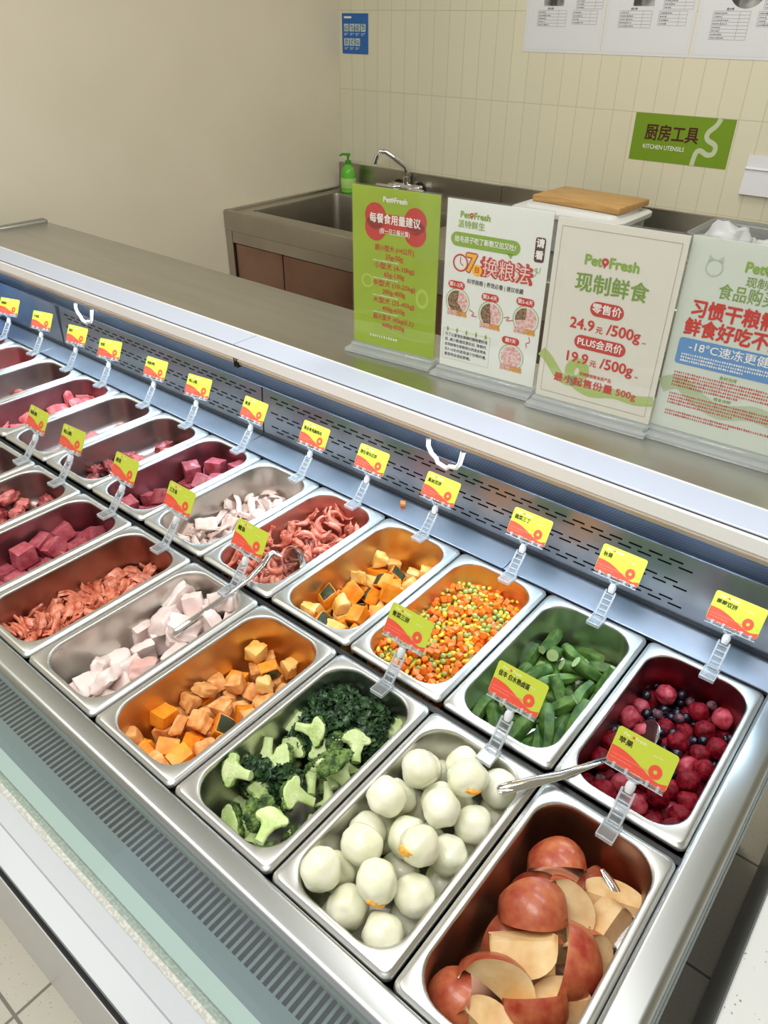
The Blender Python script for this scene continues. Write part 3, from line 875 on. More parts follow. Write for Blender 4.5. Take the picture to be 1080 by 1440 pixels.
def shrimp_mesh(seed):
    rg = random.Random(seed)
    bm = bmesh.new()
    n = 15; span = rg.uniform(1.6, 3.3); R = .0225 / span * 2.0
    pts = []; rad = []
    for i in range(n):
        t = i / (n - 1); a = span * (t - .5)
        pts.append(Vector((R * math.sin(a), -R * math.cos(a), .002 * math.sin(3 * t + seed))))
        rad.append((.0038 + .0030 * math.sin(PI * min(1, t * 1.25 + .02))) * (1 - .55 * t) * (1.0 if i % 2 else .90) + .0006)
    c = sum(pts, Vector()) / n
    pts = [p - c for p in pts]
    tube(bm, pts, rad, 10, squash=lambda t, an: 1 - .12 * math.sin(an))
    # head spike and feelers
    d = (pts[0] - pts[1]).normalized()
    tube(bm, [pts[0] - d * .001, pts[0] + d * .005, pts[0] + d * .010 + Vector((0, 0, .001))], [.0030, .0019, .0003], 7)
    for k in ():
        tube(bm, [pts[0] + d * .004, pts[0] + d * .014 + Vector((0, 0, k * .003)), pts[0] + d * .022 + Vector((0, .006, k * .006))], [.0006, .0005, .0003], 4)
    for i in range(2, 9):
        inw = (-(pts[i])).normalized() if pts[i].length > 1e-5 else Vector((0, 1, 0))
        inw = Vector((c.x, c.y, 0)) * 0 + Vector((-math.sin(span * (i / (n - 1) - .5)), math.cos(span * (i / (n - 1) - .5)), 0))
        for k in (-1, 1):
            tube(bm, [pts[i] + inw * rad[i] * .6, pts[i] + inw * (rad[i] + .0015) + Vector((0, 0, k * .001)), pts[i] + inw * (rad[i] + .003) + Vector((-.001, 0, k * .001))], [.0009, .0008, .0004], 4)
    # tail fan
    e = (pts[-1] - pts[-2]).normalized(); s = Vector((0, 0, 1)); 
    for k in (-1, 0, 1):
        tip = pts[-1] + e * .008 + s * k * .004
        tube(bm, [pts[-1] - e * .001, pts[-1] + e * .005 + s * k * .003, tip], [.0014, .0024, .0006], 6)
    return to_mesh('shrimp', bm, m_shr, True, 60)

def okra_mesh(seed, L, half=False):
    rg = random.Random(seed)
    bm = bmesh.new()
    n = 14; bend = rg.uniform(-.010, .010)
    pts = [Vector((L * (i / (n - 1) - .5), bend * math.sin(PI * i / (n - 1)), 0)) for i in range(n)]
    R = rg.uniform(.0098, .0118)
    def rr(t):
        if t < .06: return .86
        if t < .12: return .86 + (t - .06) / .06 * .14
        return max(.10, (1 - ((t - .12) / .88) ** 2.2 * (.35 if half else .92)))
    rad = [R * rr(i / (n - 1)) for i in range(n)]
    tube(bm, pts, rad, 20, squash=lambda t, an: 1 + .10 * math.cos(5 * an) * (t > .1))
    for f in bm.faces:
        f.material_index = 1 if len(f.verts) > 4 else 0
    # inset cut end
    return to_mesh('okra', bm, [m_okra, m_okcap], True, 40)

def straw_mesh(seed):
    rg = random.Random(seed)
    bm = bmesh.new(); bmesh.ops.create_icosphere(bm, subdivisions=4, radius=1)
    ln = rg.uniform(1.0, 1.3)
    for v in bm.verts:
        t = (v.co.z + 1) / 2
        r = .62 + .45 * math.sin(PI * min(1, t * .82 + .12))
        v.co = Vector((v.co.x * r, v.co.y * r, v.co.z * ln)) * (1 + .13 * noise.noise(v.co * 1.8 + Vector((seed * 3, 0, 0)))) * .0146
    return to_mesh('strawberry', bm, m_straw if seed != 6 else m_strawp)
def blue_mesh(seed):
    bm = bmesh.new(); bmesh.ops.create_icosphere(bm, subdivisions=3, radius=.0078)
    for v in bm.verts:
        n = v.co.normalized()
        v.co *= 1 + .05 * noise.noise(n * 2 + Vector((seed, 0, 0)))
        if n.z > .86: v.co.z -= .0012 * (1 if n.z > .93 else -.5)
        v.co.z *= .92
    return to_mesh('blueberry', bm, m_bluef if seed == 7 else m_blue)

def egg_mesh(seed):
    rg = random.Random(seed)
    bm = bmesh.new(); bmesh.ops.create_icosphere(bm, subdivisions=4, radius=1)
    L = rg.uniform(1.0, 1.2)
    for v in bm.verts:
        n = v.co.copy()
        t = 1 - .10 * n.z * (1 if n.z > 0 else .2)
        d = 1 + .11 * noise.noise(n * 1.5 + Vector((seed * 5, 0, 0))) + .02 * noise.noise(n * 5 + Vector((seed, 3, 0)))
        v.co = Vector((n.x * t, n.y * t, n.z * L)) * d * .0234
    return to_mesh('egg', bm, m_egg)

def apple_mesh(seed, span, R=.043):
    """a wedge cut from an apple; peel faces +x, long axis z, cut faces meet at the core (x = 0)"""
    rg = random.Random(seed)
    bm = bmesh.new()
    N = 16; K = 12
    def prof(t):   # t from bottom to top, polar
        a = PI * (t - .5)
        r = R * math.cos(a) * (1 + .10 * math.sin(a)); z = R * .92 * math.sin(a)
        z += -.10 * R * max(0, (abs(math.sin(a)) - .86)) / .14 * (1 if a > 0 else -1)
        return max(r, .0005), z
    grid = []
    for k in range(K + 1):
        an = math.radians(span) * (k / K - .5)
        row = []
        for i in range(N + 1):
            r, z = prof(i / N)
            d = 1 + .02 * noise.noise(Vector((r * 30 * math.cos(an), r * 30 * math.sin(an), z * 30 + seed * 3)))
            row.append(bm.verts.new((r * math.cos(an) * d, r * math.sin(an) * d, z)))
        grid.append(row)
    for k in range(K):
        for i in range(N):
            f = bm.faces.new((grid[k][i], grid[k + 1][i], grid[k + 1][i + 1], grid[k][i + 1])); f.material_index = 0
    axis = [bm.verts.new((min(.0065 + .005 * math.sin(PI * i / N), prof(i / N)[0] * .8), 0, prof(i / N)[1] * .94)) for i in range(N + 1)]
    for row, sg in ((grid[0], 1), (grid[K], -1)):
        mid = [bm.verts.new((row[i].co + axis[i].co) / 2 + Vector((0, sg * .0006, 0))) for i in range(N + 1)]
        for i in range(N):
            for p, q in ((row, mid), (mid, axis)):
                f = bm.faces.new((p[i], p[i + 1], q[i + 1], q[i])); f.material_index = 1
    for e in (0, N):   # close the ends
        pass
    bmesh.ops.remove_doubles(bm, verts=bm.verts, dist=.0004)
    for v in bm.verts: v.co.x -= R * .55
    return to_mesh('apple_slice', bm, [m_peel, m_flesh], True, 42)

def broccoli_meshes(seed, half):
    """{'crown': mesh, 'stalk': mesh}, stalk down -z, about 45 mm tall"""
    rg = random.Random(seed)
    bs = bmesh.new()
    s = rg.uniform(.85, 1.15)
    fl = .5 if half else 1.0
    tube(bs, [(0, 0, -.026 * s), (0, 0, -.012 * s), (.001, 0, 0), (.001, 0, .010 * s)], [.0068 * s, .0072 * s, .010 * s, .013 * s], 12, squash=lambda t, an: 1 + .08 * math.cos(3 * an + seed))
    nb = 6 if not half else 5
    heads = []
    for k in range(nb):
        an = 2 * PI * k / nb + rg.uniform(-.3, .3)
        d = Vector((math.cos(an), math.sin(an) * (1 if not half else .55), 0))
        p = d * .0125 * s + Vector((0, 0, .012 * s + rg.uniform(-.004, .004)))
        tube(bs, [Vector((0, 0, -.006 * s)), d * .006 * s + Vector((0, 0, .002 * s)), p], [.0058 * s, .0056 * s, .0046 * s], 8)
        heads.append((p + d * .002, rg.uniform(.0098, .0125) * s))
    heads.append((Vector((0, 0, .017 * s)), .0125 * s))
    if half:   # pale flesh of the cut face
        for p, r in heads + [(Vector((0, 0, .012 * s)), .021 * s)]:
            g = bmesh.ops.create_icosphere(bs, subdivisions=3, radius=1)
            for v in g['verts']: v.co = Vector((p.x, 0, p.z - .001)) + Vector((v.co.x * r * .9, v.co.y * .010, v.co.z * r * .66)) * (1 + .1 * noise.noise(v.co * 3 + Vector((seed, 0, 0))))
    bc = bmesh.new()
    for j, (p, r) in enumerate(heads):
        g = bmesh.ops.create_icosphere(bc, subdivisions=4, radius=1)
        for v in g['verts']:
            n = v.co.copy()
            q = n * 4.6 + Vector((seed, j * 2.1, 0))
            cell = noise.voronoi(q)[0]
            bumpy = .34 * (.5 - cell[0]) + .10 * noise.noise(n * 9 + Vector((j, 0, seed))) + .16 * noise.noise(n * 2.2 + Vector((seed, j, 0)))
            zz = n.z
            v.co = p + Vector((n.x, n.y, n.z * (.82 if zz > 0 else .42))) * r * (1 + bumpy)
    if half:   # the knife's flat
        for b, lim in ((bs, -.0036), (bc, -.0022)):
            for v in b.verts: v.co.y = max(v.co.y, lim + .0006 * noise.noise(v.co * 300))
    return {'stalk': to_mesh('stalk', bs, m_stalk, True, 60), 'crown': to_mesh('crown', bc, [m_broc, m_stalk], True, 60)}

def organ_mesh(seed, s, m):
    bm = bmesh.new(); bmesh.ops.create_icosphere(bm, subdivisions=4, radius=1)
    for v in bm.verts:
        n = v.co.copy()
        d = 1 + .34 * noise.noise(n * 1.9 + Vector((seed * 3, 0, 1))) + .16 * noise.noise(n * 5 + Vector((seed, 2, 0))) + .05 * noise.noise(n * 13)
        v.co = Vector((n.x * s[0], n.y * s[1], n.z * s[2])) * d
    return to_mesh('piece', bm, m, True, 80)

_V = {}
def variant(kind, k):
    """mesh of one kind of food, variant k"""
    key = (kind, k)
    if key in _V: return _V[key]
    if kind == 'carrot': me = chunk(200 + k, (.0105, .0095, .009), m_carrot, .16, None, .14, 0, .02)
    elif kind == 'corn': me = corn_mesh(k)
    elif kind == 'pea': me = pea_mesh(k)
    elif kind == 'pumpkin': me = chunk(10 + k, ((.030, .028, .026), (.034, .026, .024), (.027, .027, .025), (.032, .030, .022))[k % 4], [m_pump], .20, None, .16)
    elif kind == 'pumpkin_skin': me = chunk(30 + k, ((.028, .036, .028), (.026, .032, .034), (.030, .030, .026))[k % 3], [m_pump, m_skin], .26, 'round', .12, wedge=.35)
    elif kind == 'pale_pumpkin': me = chunk(50 + k, ((.030, .028, .022), (.036, .026, .020), (.028, .026, .024))[k % 3], [m_pumpy], .34, None, .26, rough=.08, wedge=.25)
    elif kind == 'sweet': me = chunk(70 + k, ((.032, .026, .022), (.036, .028, .018), (.028, .026, .022), (.030, .022, .024))[k % 4], [m_sweet], .36, None, .26, rough=.07, wedge=.3)
    elif kind == 'fish': me = slab_piece(90 + k, ((.054, .044, .021), (.046, .038, .024), (.058, .038, .019), (.042, .042, .023), (.050, .036, .021))[k % 5], m_fish if k != 5 else m_fishp, .35, .17, .22)
    elif kind == 'salmon': me = slab_piece(110 + k, ((.034, .019, .008), (.028, .021, .007), (.042, .014, .008), (.030, .016, .009))[k % 4], m_salmon, 1.3, .5, .3)
    elif kind == 'beef': me = chunk(130 + k, ((.036, .034, .032), (.040, .032, .030), (.032, .034, .034), (.042, .036, .028))[k % 4], [m_beef, m_frost], .16, 'round' if k % 2 else None, .10)
    elif kind == 'chicken': me = slab_piece(150 + k, ((.046, .018, .009), (.036, .024, .007), (.054, .014, .010), (.030, .022, .010), (.042, .024, .007))[k % 5], m_chick, .7, .22, .2)
    elif kind == 'shrimp': me = shrimp_mesh(k)
    elif kind == 'okra': me = okra_mesh(k, (.088, .076, .095, .060, .070)[k % 5], k % 5 >= 3)
    elif kind == 'strawberry': me = straw_mesh(k + 1)
    elif kind == 'blueberry': me = blue_mesh(k)
    elif kind == 'egg': me = egg_mesh(k)
    elif kind == 'broccoli': me = broccoli_meshes(k, k % 2 == 1)
    elif kind == 'organ': me = organ_mesh(k, ((.022, .017, .013), (.018, .016, .012), (.026, .014, .012))[k % 3], m_organ if k % 2 else m_organp)
    elif kind == 'slice': me = slab_piece(170 + k, ((.050, .034, .008), (.040, .03, .01))[k % 2], m_slice, 1.0, .2)
    elif kind == 'apple': me = apple_mesh(k, (92, 74, 62, 78)[k % 4])
    _V[key] = me
    return me
NV = dict(carrot=4, corn=3, pea=3, pumpkin=4, pumpkin_skin=4, pale_pumpkin=3, sweet=4, fish=6, salmon=6, beef=4, chicken=5, shrimp=6, okra=8, strawberry=7, blueberry=8, egg=6, broccoli=8, organ=6, slice=4, apple=4)
# ------------------------------------------------------------------ where each piece lies: variant, x y z (0.1 mm), rotation (degrees), 1 = plainly in view
PILES = {
 'salmon': {
  'salmon': "5 -2923 258 -906 -79 1 160 1;4 -2847 321 -792 143 54 52 0;3 -3283 427 -942 -7 -152 -103 0;4 -2913 2441 -867 117 10 48 0;3 -3103 221 -847 5 -6 1 1;1 -2774 2081 -912 19 -161 -12 0;4 -2643 425 -886 -1 4 68 0;1 -2527 887 -820 -62 167 -34 0;4 -2821 2232 -834 -52 -133 -11 0;3 -3194 1279 -811 -56 -135 -13 0;0 -2614 745 -759 28 -43 0 0;2 -2808 2700 -811 -83 -28 55 0;5 -3083 1409 -759 9 8 47 0;0 -3360 1998 -796 63 46 43 0;0 -3290 1124 -706 -13 -167 -68 1;4 -2739 503 -705 -176 -39 -19 0;3 -2758 1945 -793 -66 18 -37 0;3 -3070 2552 -826 -59 -15 -102 1;3 -2691 264 -755 51 -23 170 1;5 -3224 249 -747 -138 5 -15 0;1 -3258 1808 -793 -55 -174 -7 1;5 -3255 1462 -736 -43 -20 12 0;0 -3243 2342 -821 -9 152 -107 0;0 -3377 879 -661 -77 23 -69 1;4 -2516 1687 -850 -21 10 139 0;3 -2725 2320 -772 16 11 95 0;4 -3160 1186 -772 -30 57 -58 0;0 -3291 1260 -706 15 15 -77 1;1 -2727 1346 -727 7 11 -146 0;0 -2453 347 -929 -8 -21 -136 0;0 -2778 1035 -819 -10 21 -41 0;3 -2039 368 -835 74 -136 54 1;2 -3175 416 -782 172 -25 -3 0;2 -2610 2187 -822 -144 14 -102 0;4 -3074 737 -788 -29 29 63 0;1 -2583 2712 -869 -152 12 101 0;3 -2778 671 -765 -34 -172 4 0;2 -2290 196 -959 153 -4 2 1;1 -3248 2646 -849 13 148 40 0;3 -3125 3008 -824 -125 29 -25 1;5 -3209 724 -666 45 -13 16 1;4 -2938 2533 -778 19 19 -44 1;2 -2545 2097 -777 -176 -6 24 1;5 -3154 173 -658 -83 2 -3 1;2 -3310 1532 -673 146 29 76 1;4 -2743 1599 -769 -15 19 -125 0;4 -3160 250 -579 43 10 -172 0;5 -3153 910 -681 17 -17 128 0;3 -3018 1714 -730 91 137 -23 1;1 -3337 2450 -745 -139 5 110 1;1 -3010 915 -688 89 8 -53 1;3 -3269 1896 -703 37 94 127 1;0 -2795 1352 -687 -161 13 -25 1;0 -2952 2201 -783 -124 -20 30 1;0 -3022 2113 -757 36 -25 -22 1;4 -2558 2555 -754 -3 32 161 0;1 -2986 680 -665 -51 -9 86 1;2 -2797 464 -688 36 174 -56 1;3 -2552 2342 -695 107 -7 -20 1;1 -3088 1195 -681 -13 179 53 1;5 -2162 326 -944 -32 -7 -34 1;3 -2861 1408 -622 175 -36 -31 1;1 -3158 2710 -738 10 159 59 1;2 -3207 317 -704 153 -6 -10 0;5 -3167 2284 -758 14 6 14 1;3 -2978 1852 -739 152 -23 -3 1;1 -2758 3052 -831 -72 27 9 0;2 -3058 435 -593 42 -151 -8 1;1 -2870 1680 -683 -32 -54 26 1;5 -2788 784 -782 -27 38 62 1;4 -2700 1194 -674 41 -165 -30 1;2 -2618 1605 -713 -36 -156 46 1;0 -3214 389 -550 82 -23 162 1;4 -3224 2084 -771 -42 6 134 1;1 -2526 335 -763 5 -169 77 0;0 -3192 580 -601 -85 -12 -156 1;2 -2977 1292 -632 139 -12 -31 1;0 -2429 245 -794 77 1 142 1;0 -2792 2686 -662 37 -17 -11 1;5 -2502 1382 -778 88 13 -86 0;5 -2875 2930 -701 -21 32 -93 1;2 -2484 2657 -785 161 -5 -16 0;2 -3027 807 -592 151 -7 -18 1;0 -3112 1566 -644 41 -37 -176 1;1 -3183 470 -678 73 -165 19 0;2 -2921 1016 -698 31 -141 -54 1",
 },
 'shrimp': {
  'shrimp': "3 -957 3990 -835 47 77 -17 0;1 -353 3589 -915 -98 131 3 0;1 -1078 4171 -964 19 171 -35 0;4 -1089 4304 -846 22 9 -87 0;1 -1338 4469 -970 -71 158 -4 1;1 -809 4691 -1002 -175 5 -47 0;4 -1337 4708 -872 73 -64 -46 0;0 -1260 4889 -846 26 49 -65 1;1 -843 4899 -942 -58 139 -9 0;2 -1275 5096 -928 -60 114 -84 0;5 -1072 5166 -841 12 117 -30 0;4 -1027 5117 -976 60 19 -139 0;1 -572 5044 -880 -57 -124 34 0;2 -1534 5196 -881 -9 -117 10 0;3 -1023 5529 -950 95 19 -133 1;5 -1365 5480 -866 -94 -98 37 1;3 -967 5774 -984 24 19 -74 0;2 -1275 5817 -979 -23 147 85 0;5 -1135 6051 -900 -3 35 4 1;1 -1216 6164 -993 163 17 -50 0;3 -1084 6322 -822 -25 105 -137 0;5 -898 6102 -866 50 -78 -105 1;4 -1315 3838 -618 57 2 63 1;0 -1377 4031 -836 49 48 -15 0;5 -1163 4040 -744 -128 33 10 0;3 -245 3886 -734 85 31 -123 0;0 -1459 4368 -880 118 12 8 1;4 -720 4639 -695 -106 5 -45 0;4 -518 4418 -784 25 -36 93 0;4 -1523 4441 -706 14 136 -22 0;4 -1176 4728 -835 -16 -140 -103 0;5 -1569 4847 -794 -27 -84 -118 0;3 -1081 5559 -401 54 -58 136 1;1 -1185 5099 -421 -51 6 -158 1;4 -423 5394 -513 150 25 -4 0;5 -1402 5106 -831 139 9 -109 0;5 -870 5770 -499 176 -12 34 1;1 -717 5086 -799 -91 42 -91 0;5 -1371 5432 -664 -121 -36 12 1;2 -866 5568 -690 -97 3 64 0;5 -619 5426 -699 44 4 117 0;2 -1496 5551 -763 -4 58 -42 0;5 -1225 5856 -649 -59 -6 112 0;2 -572 5581 -762 -15 -112 -80 0;5 -405 5841 -551 166 -11 -83 0;1 -1469 5869 -656 29 -66 114 1;5 -1052 5975 -736 -159 -35 22 1;2 -722 5930 -828 83 -23 82 0;1 -381 6055 -413 -65 57 -28 1;3 -1355 6299 -615 -58 32 149 0;1 -896 6340 -734 11 86 -89 1;0 -620 6029 -756 -164 -97 -8 0;4 -514 6125 -698 -89 -83 92 0;5 -1083 3653 -512 -1 -25 81 0;3 -881 3689 -519 2 40 -157 0;5 -1429 4026 -507 134 -122 -1 1;0 -618 4822 -552 171 55 -25 1;0 -825 4279 -743 104 16 -122 0;5 -673 4120 -477 -118 30 103 0;2 -1485 4141 -534 66 26 19 0;2 -857 4695 -429 59 -9 57 1;2 -1530 4467 -412 9 134 -13 0;4 -932 4701 -580 -171 3 -78 1;0 -640 4948 -354 105 -42 -58 1;2 -1302 4654 -496 158 -16 4 1;3 -1063 5262 -556 -27 -146 52 1;4 -258 5352 -269 104 -9 -90 1;5 -473 5028 -256 66 153 10 1;5 -1332 5182 -527 -130 0 18 1;5 -650 5547 -459 69 24 -140 1;4 -1335 5583 -540 68 -24 -103 0;3 -904 5538 -338 48 32 68 1;5 -615 5383 -535 -27 -17 -102 0;3 -1568 5459 -374 -131 -5 111 1;0 -1134 5779 -310 39 -124 -57 1;1 -777 5884 -331 -29 47 65 1;1 -1336 5996 -399 151 -47 37 1;2 -1086 6131 -274 -112 -12 58 1;4 -561 6065 -396 -98 127 -37 1;0 -1445 6227 -539 -125 -40 -21 1;3 -1028 6339 -346 85 20 0 1;3 -965 5984 -240 -29 -132 10 1;2 -1266 3954 -379 25 8 142 1;5 -1170 3579 -305 -48 -136 39 1;5 -827 3604 -323 28 159 58 1;1 -1104 4426 -469 -17 -59 160 1;1 -1060 4498 -328 139 -37 -94 1;5 -714 3872 -312 -40 168 -22 1;5 -516 4299 -431 24 -59 15 1;1 -484 4733 -560 98 4 100 0;0 -1542 4805 -285 -52 -160 -48 1;2 -463 4769 -247 109 -33 -25 1;5 -1124 4820 -489 24 18 -76 1;3 -1276 5303 -393 21 -55 -68 1;4 -950 5295 -273 -157 28 26 1;3 -364 5650 -422 -145 69 46 1;1 -1374 5513 -255 12 -172 85 1;3 -1414 5860 -286 27 -45 -39 1;3 -1286 6173 -404 0 -159 -17 0;5 -1232 4194 -422 72 -5 47 1;5 -1134 4128 -423 72 57 24 1;1 -579 3750 -457 -119 -129 8 0;0 -322 3827 -307 -109 63 -65 0;3 -1577 4550 -303 54 15 -100 1;2 -781 4193 -310 -25 -175 15 1;3 -422 4095 -447 -73 162 -17 0;4 -1293 4938 -377 82 43 -137 1;0 -1581 5185 -534 54 66 -124 1;0 -1375 5135 -350 95 2 88 1;5 -1276 4004 -250 117 19 11 1;3 -1511 3866 -271 73 18 -80 1",
 },
 'berries': {
  'blueberry': "3 5887 4631 -902 -41 124 -32 0;4 6907 5645 -902 5 -23 148 0;4 5836 5828 -902 -103 8 -114 0;2 6609 5865 -902 -20 129 -110 0;2 6019 4724 -902 89 36 -80 0;3 5892 4139 -767 126 -87 -18 0;4 5824 6312 -902 -121 32 47 0;6 6077 6312 -902 -53 -47 -64 1;0 5971 5880 -844 70 -27 7 0;7 5681 5325 -902 30 75 -78 1;1 5767 5195 -902 -103 -41 -118 0;6 6394 4738 -686 -41 -48 32 1;0 5884 6152 -902 57 -78 82 1;1 5951 6268 -821 -50 -35 -32 1;0 5829 5046 -902 -142 -28 6 0;3 5998 5172 -902 -3 34 66 0;3 5553 5659 -746 -60 -17 97 0;4 5833 5977 -856 -75 -15 -46 0;5 5553 5414 -902 154 54 4 0;6 5987 5015 -902 91 21 -84 0;4 6049 5344 -902 0 60 -166 1;1 5975 6025 -902 -116 119 -22 0;3 5553 5214 -747 88 7 -59 1;7 6216 6312 -651 24 -56 149 1;3 6126 4666 -686 38 -7 158 1;6 6117 5230 -819 -54 32 143 0;2 5884 5201 -799 -5 -9 -178 0;0 6121 6089 -777 -135 5 -49 1;7 6015 5092 -769 0 -12 -164 1;2 5553 6193 -653 -164 -7 18 1;2 5748 4987 -671 -120 35 5 1;2 6409 6049 -798 70 -8 1 1;4 6190 6026 -902 -13 148 97 0;6 6126 5157 -682 -125 30 28 1;5 6056 4875 -902 87 -32 -116 1;2 6252 5240 -723 103 -25 117 1;5 6514 5742 -902 7 147 89 0;1 5989 4703 -750 1 -21 -53 1;5 5864 5055 -750 19 53 129 1;4 6891 5529 -799 -19 -42 -115 1;4 6057 6157 -902 -50 -70 64 0;5 5553 5236 -902 -35 -141 45 0;6 5770 5728 -722 -148 -3 -42 1;5 5891 5629 -727 -4 -14 -58 1;4 6118 5887 -902 -37 146 82 0;1 6907 6012 -681 40 30 -70 1;1 5943 5491 -776 -83 -30 40 1;1 5878 5678 -902 28 -63 83 0;7 5791 4678 -678 -1 -177 -88 1;4 5845 4563 -768 12 -70 158 1;1 6080 5485 -702 58 7 -90 1;4 6430 5169 -586 -101 2 -148 1;2 6438 5077 -902 43 -135 -34 0;1 6149 4886 -698 11 153 -67 1;4 5737 5207 -750 47 -151 -32 1;4 6326 5641 -757 63 -42 90 0;6 6234 5559 -661 107 6 59 1;3 6095 5325 -697 66 16 6 1;2 6273 6029 -712 -68 156 38 1;6 6088 5938 -758 138 -7 -40 1;2 6454 5551 -753 4 22 -117 0;7 5755 4172 -700 26 0 -46 1;5 5847 5863 -750 -54 13 132 1;3 5635 6022 -663 -141 -1 -7 1;3 5673 6312 -648 -139 9 87 1;4 5945 6003 -750 -59 -34 -169 1;2 6093 6312 -747 84 28 -154 1;7 6202 5900 -659 43 -129 75 1;0 5553 5003 -606 -25 176 25 1;1 5960 5336 -774 -152 -11 -97 0;2 6500 5700 -752 -12 7 -116 1;5 6633 5730 -677 98 68 -90 1;3 6907 5413 -902 -178 35 -44 0;3 6398 5151 -738 -88 -44 60 0;4 6121 3965 -632 53 18 -122 1;2 6073 3844 -718 106 41 -14 0;6 6218 3789 -701 -6 -24 18 0;7 6668 4821 -672 110 -23 -7 0;1 6006 4942 -728 174 10 -68 1;6 6070 6312 -593 94 31 67 1;7 5926 5765 -658 45 -79 -95 1;0 6507 4814 -609 46 -34 11 1;7 6507 6312 -511 145 6 43 1",
  'strawberry': "1 5656 3665 -821 39 34 -21 0;4 6403 3838 -823 -65 17 -76 0;5 6669 3699 -840 -126 22 47 0;6 6842 4076 -846 -64 160 4 0;2 5783 4351 -849 -30 128 -46 1;1 6346 4339 -841 68 -107 -88 1;5 6686 4403 -839 -46 140 -33 1;0 6250 4764 -844 -32 -57 -78 1;0 6760 4684 -841 -26 17 49 0;2 5618 5031 -839 145 -68 -9 0;2 6218 5045 -844 36 -129 -86 0;4 6813 5221 -837 129 32 -35 0;6 5718 5539 -836 -144 -20 87 0;2 6238 5421 -848 -32 125 99 0;4 6337 5842 -835 25 142 54 1;5 6828 5867 -841 -22 63 130 0;4 5676 6155 -841 63 -159 36 1;0 6268 6220 -842 0 126 -142 0;0 5760 3928 -705 -43 10 -45 0;2 6064 4027 -843 -153 22 2 0;1 6556 4110 -821 -51 32 18 0;0 5613 4107 -855 150 -54 -1 1;1 6072 4510 -843 -44 114 -21 1;6 6575 4612 -669 77 34 143 1;4 5633 4610 -829 64 113 30 0;2 6844 4930 -741 103 -100 -67 0;4 5829 4843 -823 -39 57 165 1;5 6631 5110 -660 -20 14 25 1;5 5618 5393 -609 17 -59 -93 1;1 6506 5343 -842 -80 138 6 0;6 6842 5661 -620 -27 132 -80 1;5 5624 5870 -822 -50 -28 106 1;0 6390 6142 -591 -50 -73 46 1;1 5941 3871 -502 -120 -15 -81 1;4 6747 3618 -561 -11 57 -47 1;5 6307 4090 -682 -120 23 49 1;3 6503 4323 -584 -100 23 69 1;1 5630 4411 -602 75 -17 36 1;1 6084 5691 -806 166 14 -50 1;1 6564 6245 -839 116 -18 106 0;1 6582 5959 -694 -68 -137 -36 1;0 6843 6155 -831 33 37 144 1;3 6687 5406 -621 -114 -61 6 1;4 6517 4880 -820 13 79 -105 0;2 6840 5033 -465 -165 -66 -20 1;5 6723 6223 -576 -25 -102 143 1;1 6371 5388 -584 -17 119 58 1;6 6344 4966 -608 15 29 82 1;0 6288 4527 -646 -38 154 70 1;5 6049 4186 -596 -151 -2 -48 1;6 6627 3889 -625 -79 -160 -28 1;3 6837 4244 -604 -46 42 105 1;2 6847 3846 -431 61 23 -70 1;3 6840 4528 -612 36 42 -129 1;0 5823 3620 -587 -1 19 126 0;0 5610 4808 -609 -117 -3 -36 1;5 6106 3622 -552 4 -140 53 0;3 6737 4746 -481 -145 14 -92 1;5 5864 6194 -625 -52 -147 0 1;5 5930 5196 -571 -41 -50 -149 1",
 },
 'pumpkin_front': {
  'pale_pumpkin': "0 366 2712 -566 179 -8 -81 1;1 858 2929 -774 47 -82 33 1;2 978 2282 -544 -92 11 133 1",
  'pumpkin': "3 413 414 -813 -1 81 13 1;1 913 959 -773 -2 -130 -84 1;2 299 1613 -841 -1 -177 1 1;3 377 2224 -868 -3 -179 -68 1;1 711 351 -827 88 -2 -176 0;1 1094 314 -763 -167 -45 -14 1;2 1448 654 -608 -20 -163 -20 0;0 673 663 -768 -23 -165 44 1;2 705 307 -551 13 81 102 1;2 1103 1767 -729 69 -30 -21 1;1 1439 2528 -711 24 -151 86 0;3 302 927 -579 -177 -5 -83 1;2 1473 1372 -660 -44 4 -15 0;0 1090 602 -598 -174 -7 87 1",
  'pumpkin_skin': "1 1103 1379 -631 -150 -55 3 1;1 816 2561 -573 -86 8 -27 1",
  'sweet': "0 1025 634 -868 -2 -173 7 0;3 1433 365 -839 -83 -19 -25 1;0 349 859 -844 -53 83 62 1;2 289 1176 -854 7 115 89 0;0 876 1255 -843 -92 4 -171 1;0 879 1512 -822 25 -105 58 0;1 1219 1557 -892 -4 -2 3 0;2 545 1944 -855 -5 4 48 1;0 754 2205 -824 -143 -11 109 1;1 517 2524 -832 -82 -12 -26 1;0 414 2902 -843 -92 5 -23 1;3 842 2587 -862 -88 1 47 1;0 1195 2585 -840 76 3 106 0;0 1365 316 -606 -158 0 -100 0;0 594 1162 -842 -97 -1 22 0;2 1223 926 -619 16 120 2 1;3 325 1372 -659 -85 -48 86 1;0 1482 1947 -626 174 5 52 0;0 574 1506 -822 19 -104 -24 1;1 352 1609 -549 36 -2 178 1;2 291 1913 -661 -3 -19 1 1;3 585 2041 -629 -87 -7 31 1;0 847 1851 -854 8 0 158 1;1 1082 2104 -825 179 69 -9 1;1 807 1603 -582 5 166 17 1;2 1265 2121 -620 -79 46 52 1;1 1449 1115 -496 138 32 -35 0;3 282 356 -528 -45 79 6 1;1 596 936 -611 -109 28 -65 1;2 990 274 -469 79 155 -6 1;0 819 1172 -572 -166 28 -70 1;3 1325 1671 -564 24 35 171 1",
 },
 'pumpkin_back': {
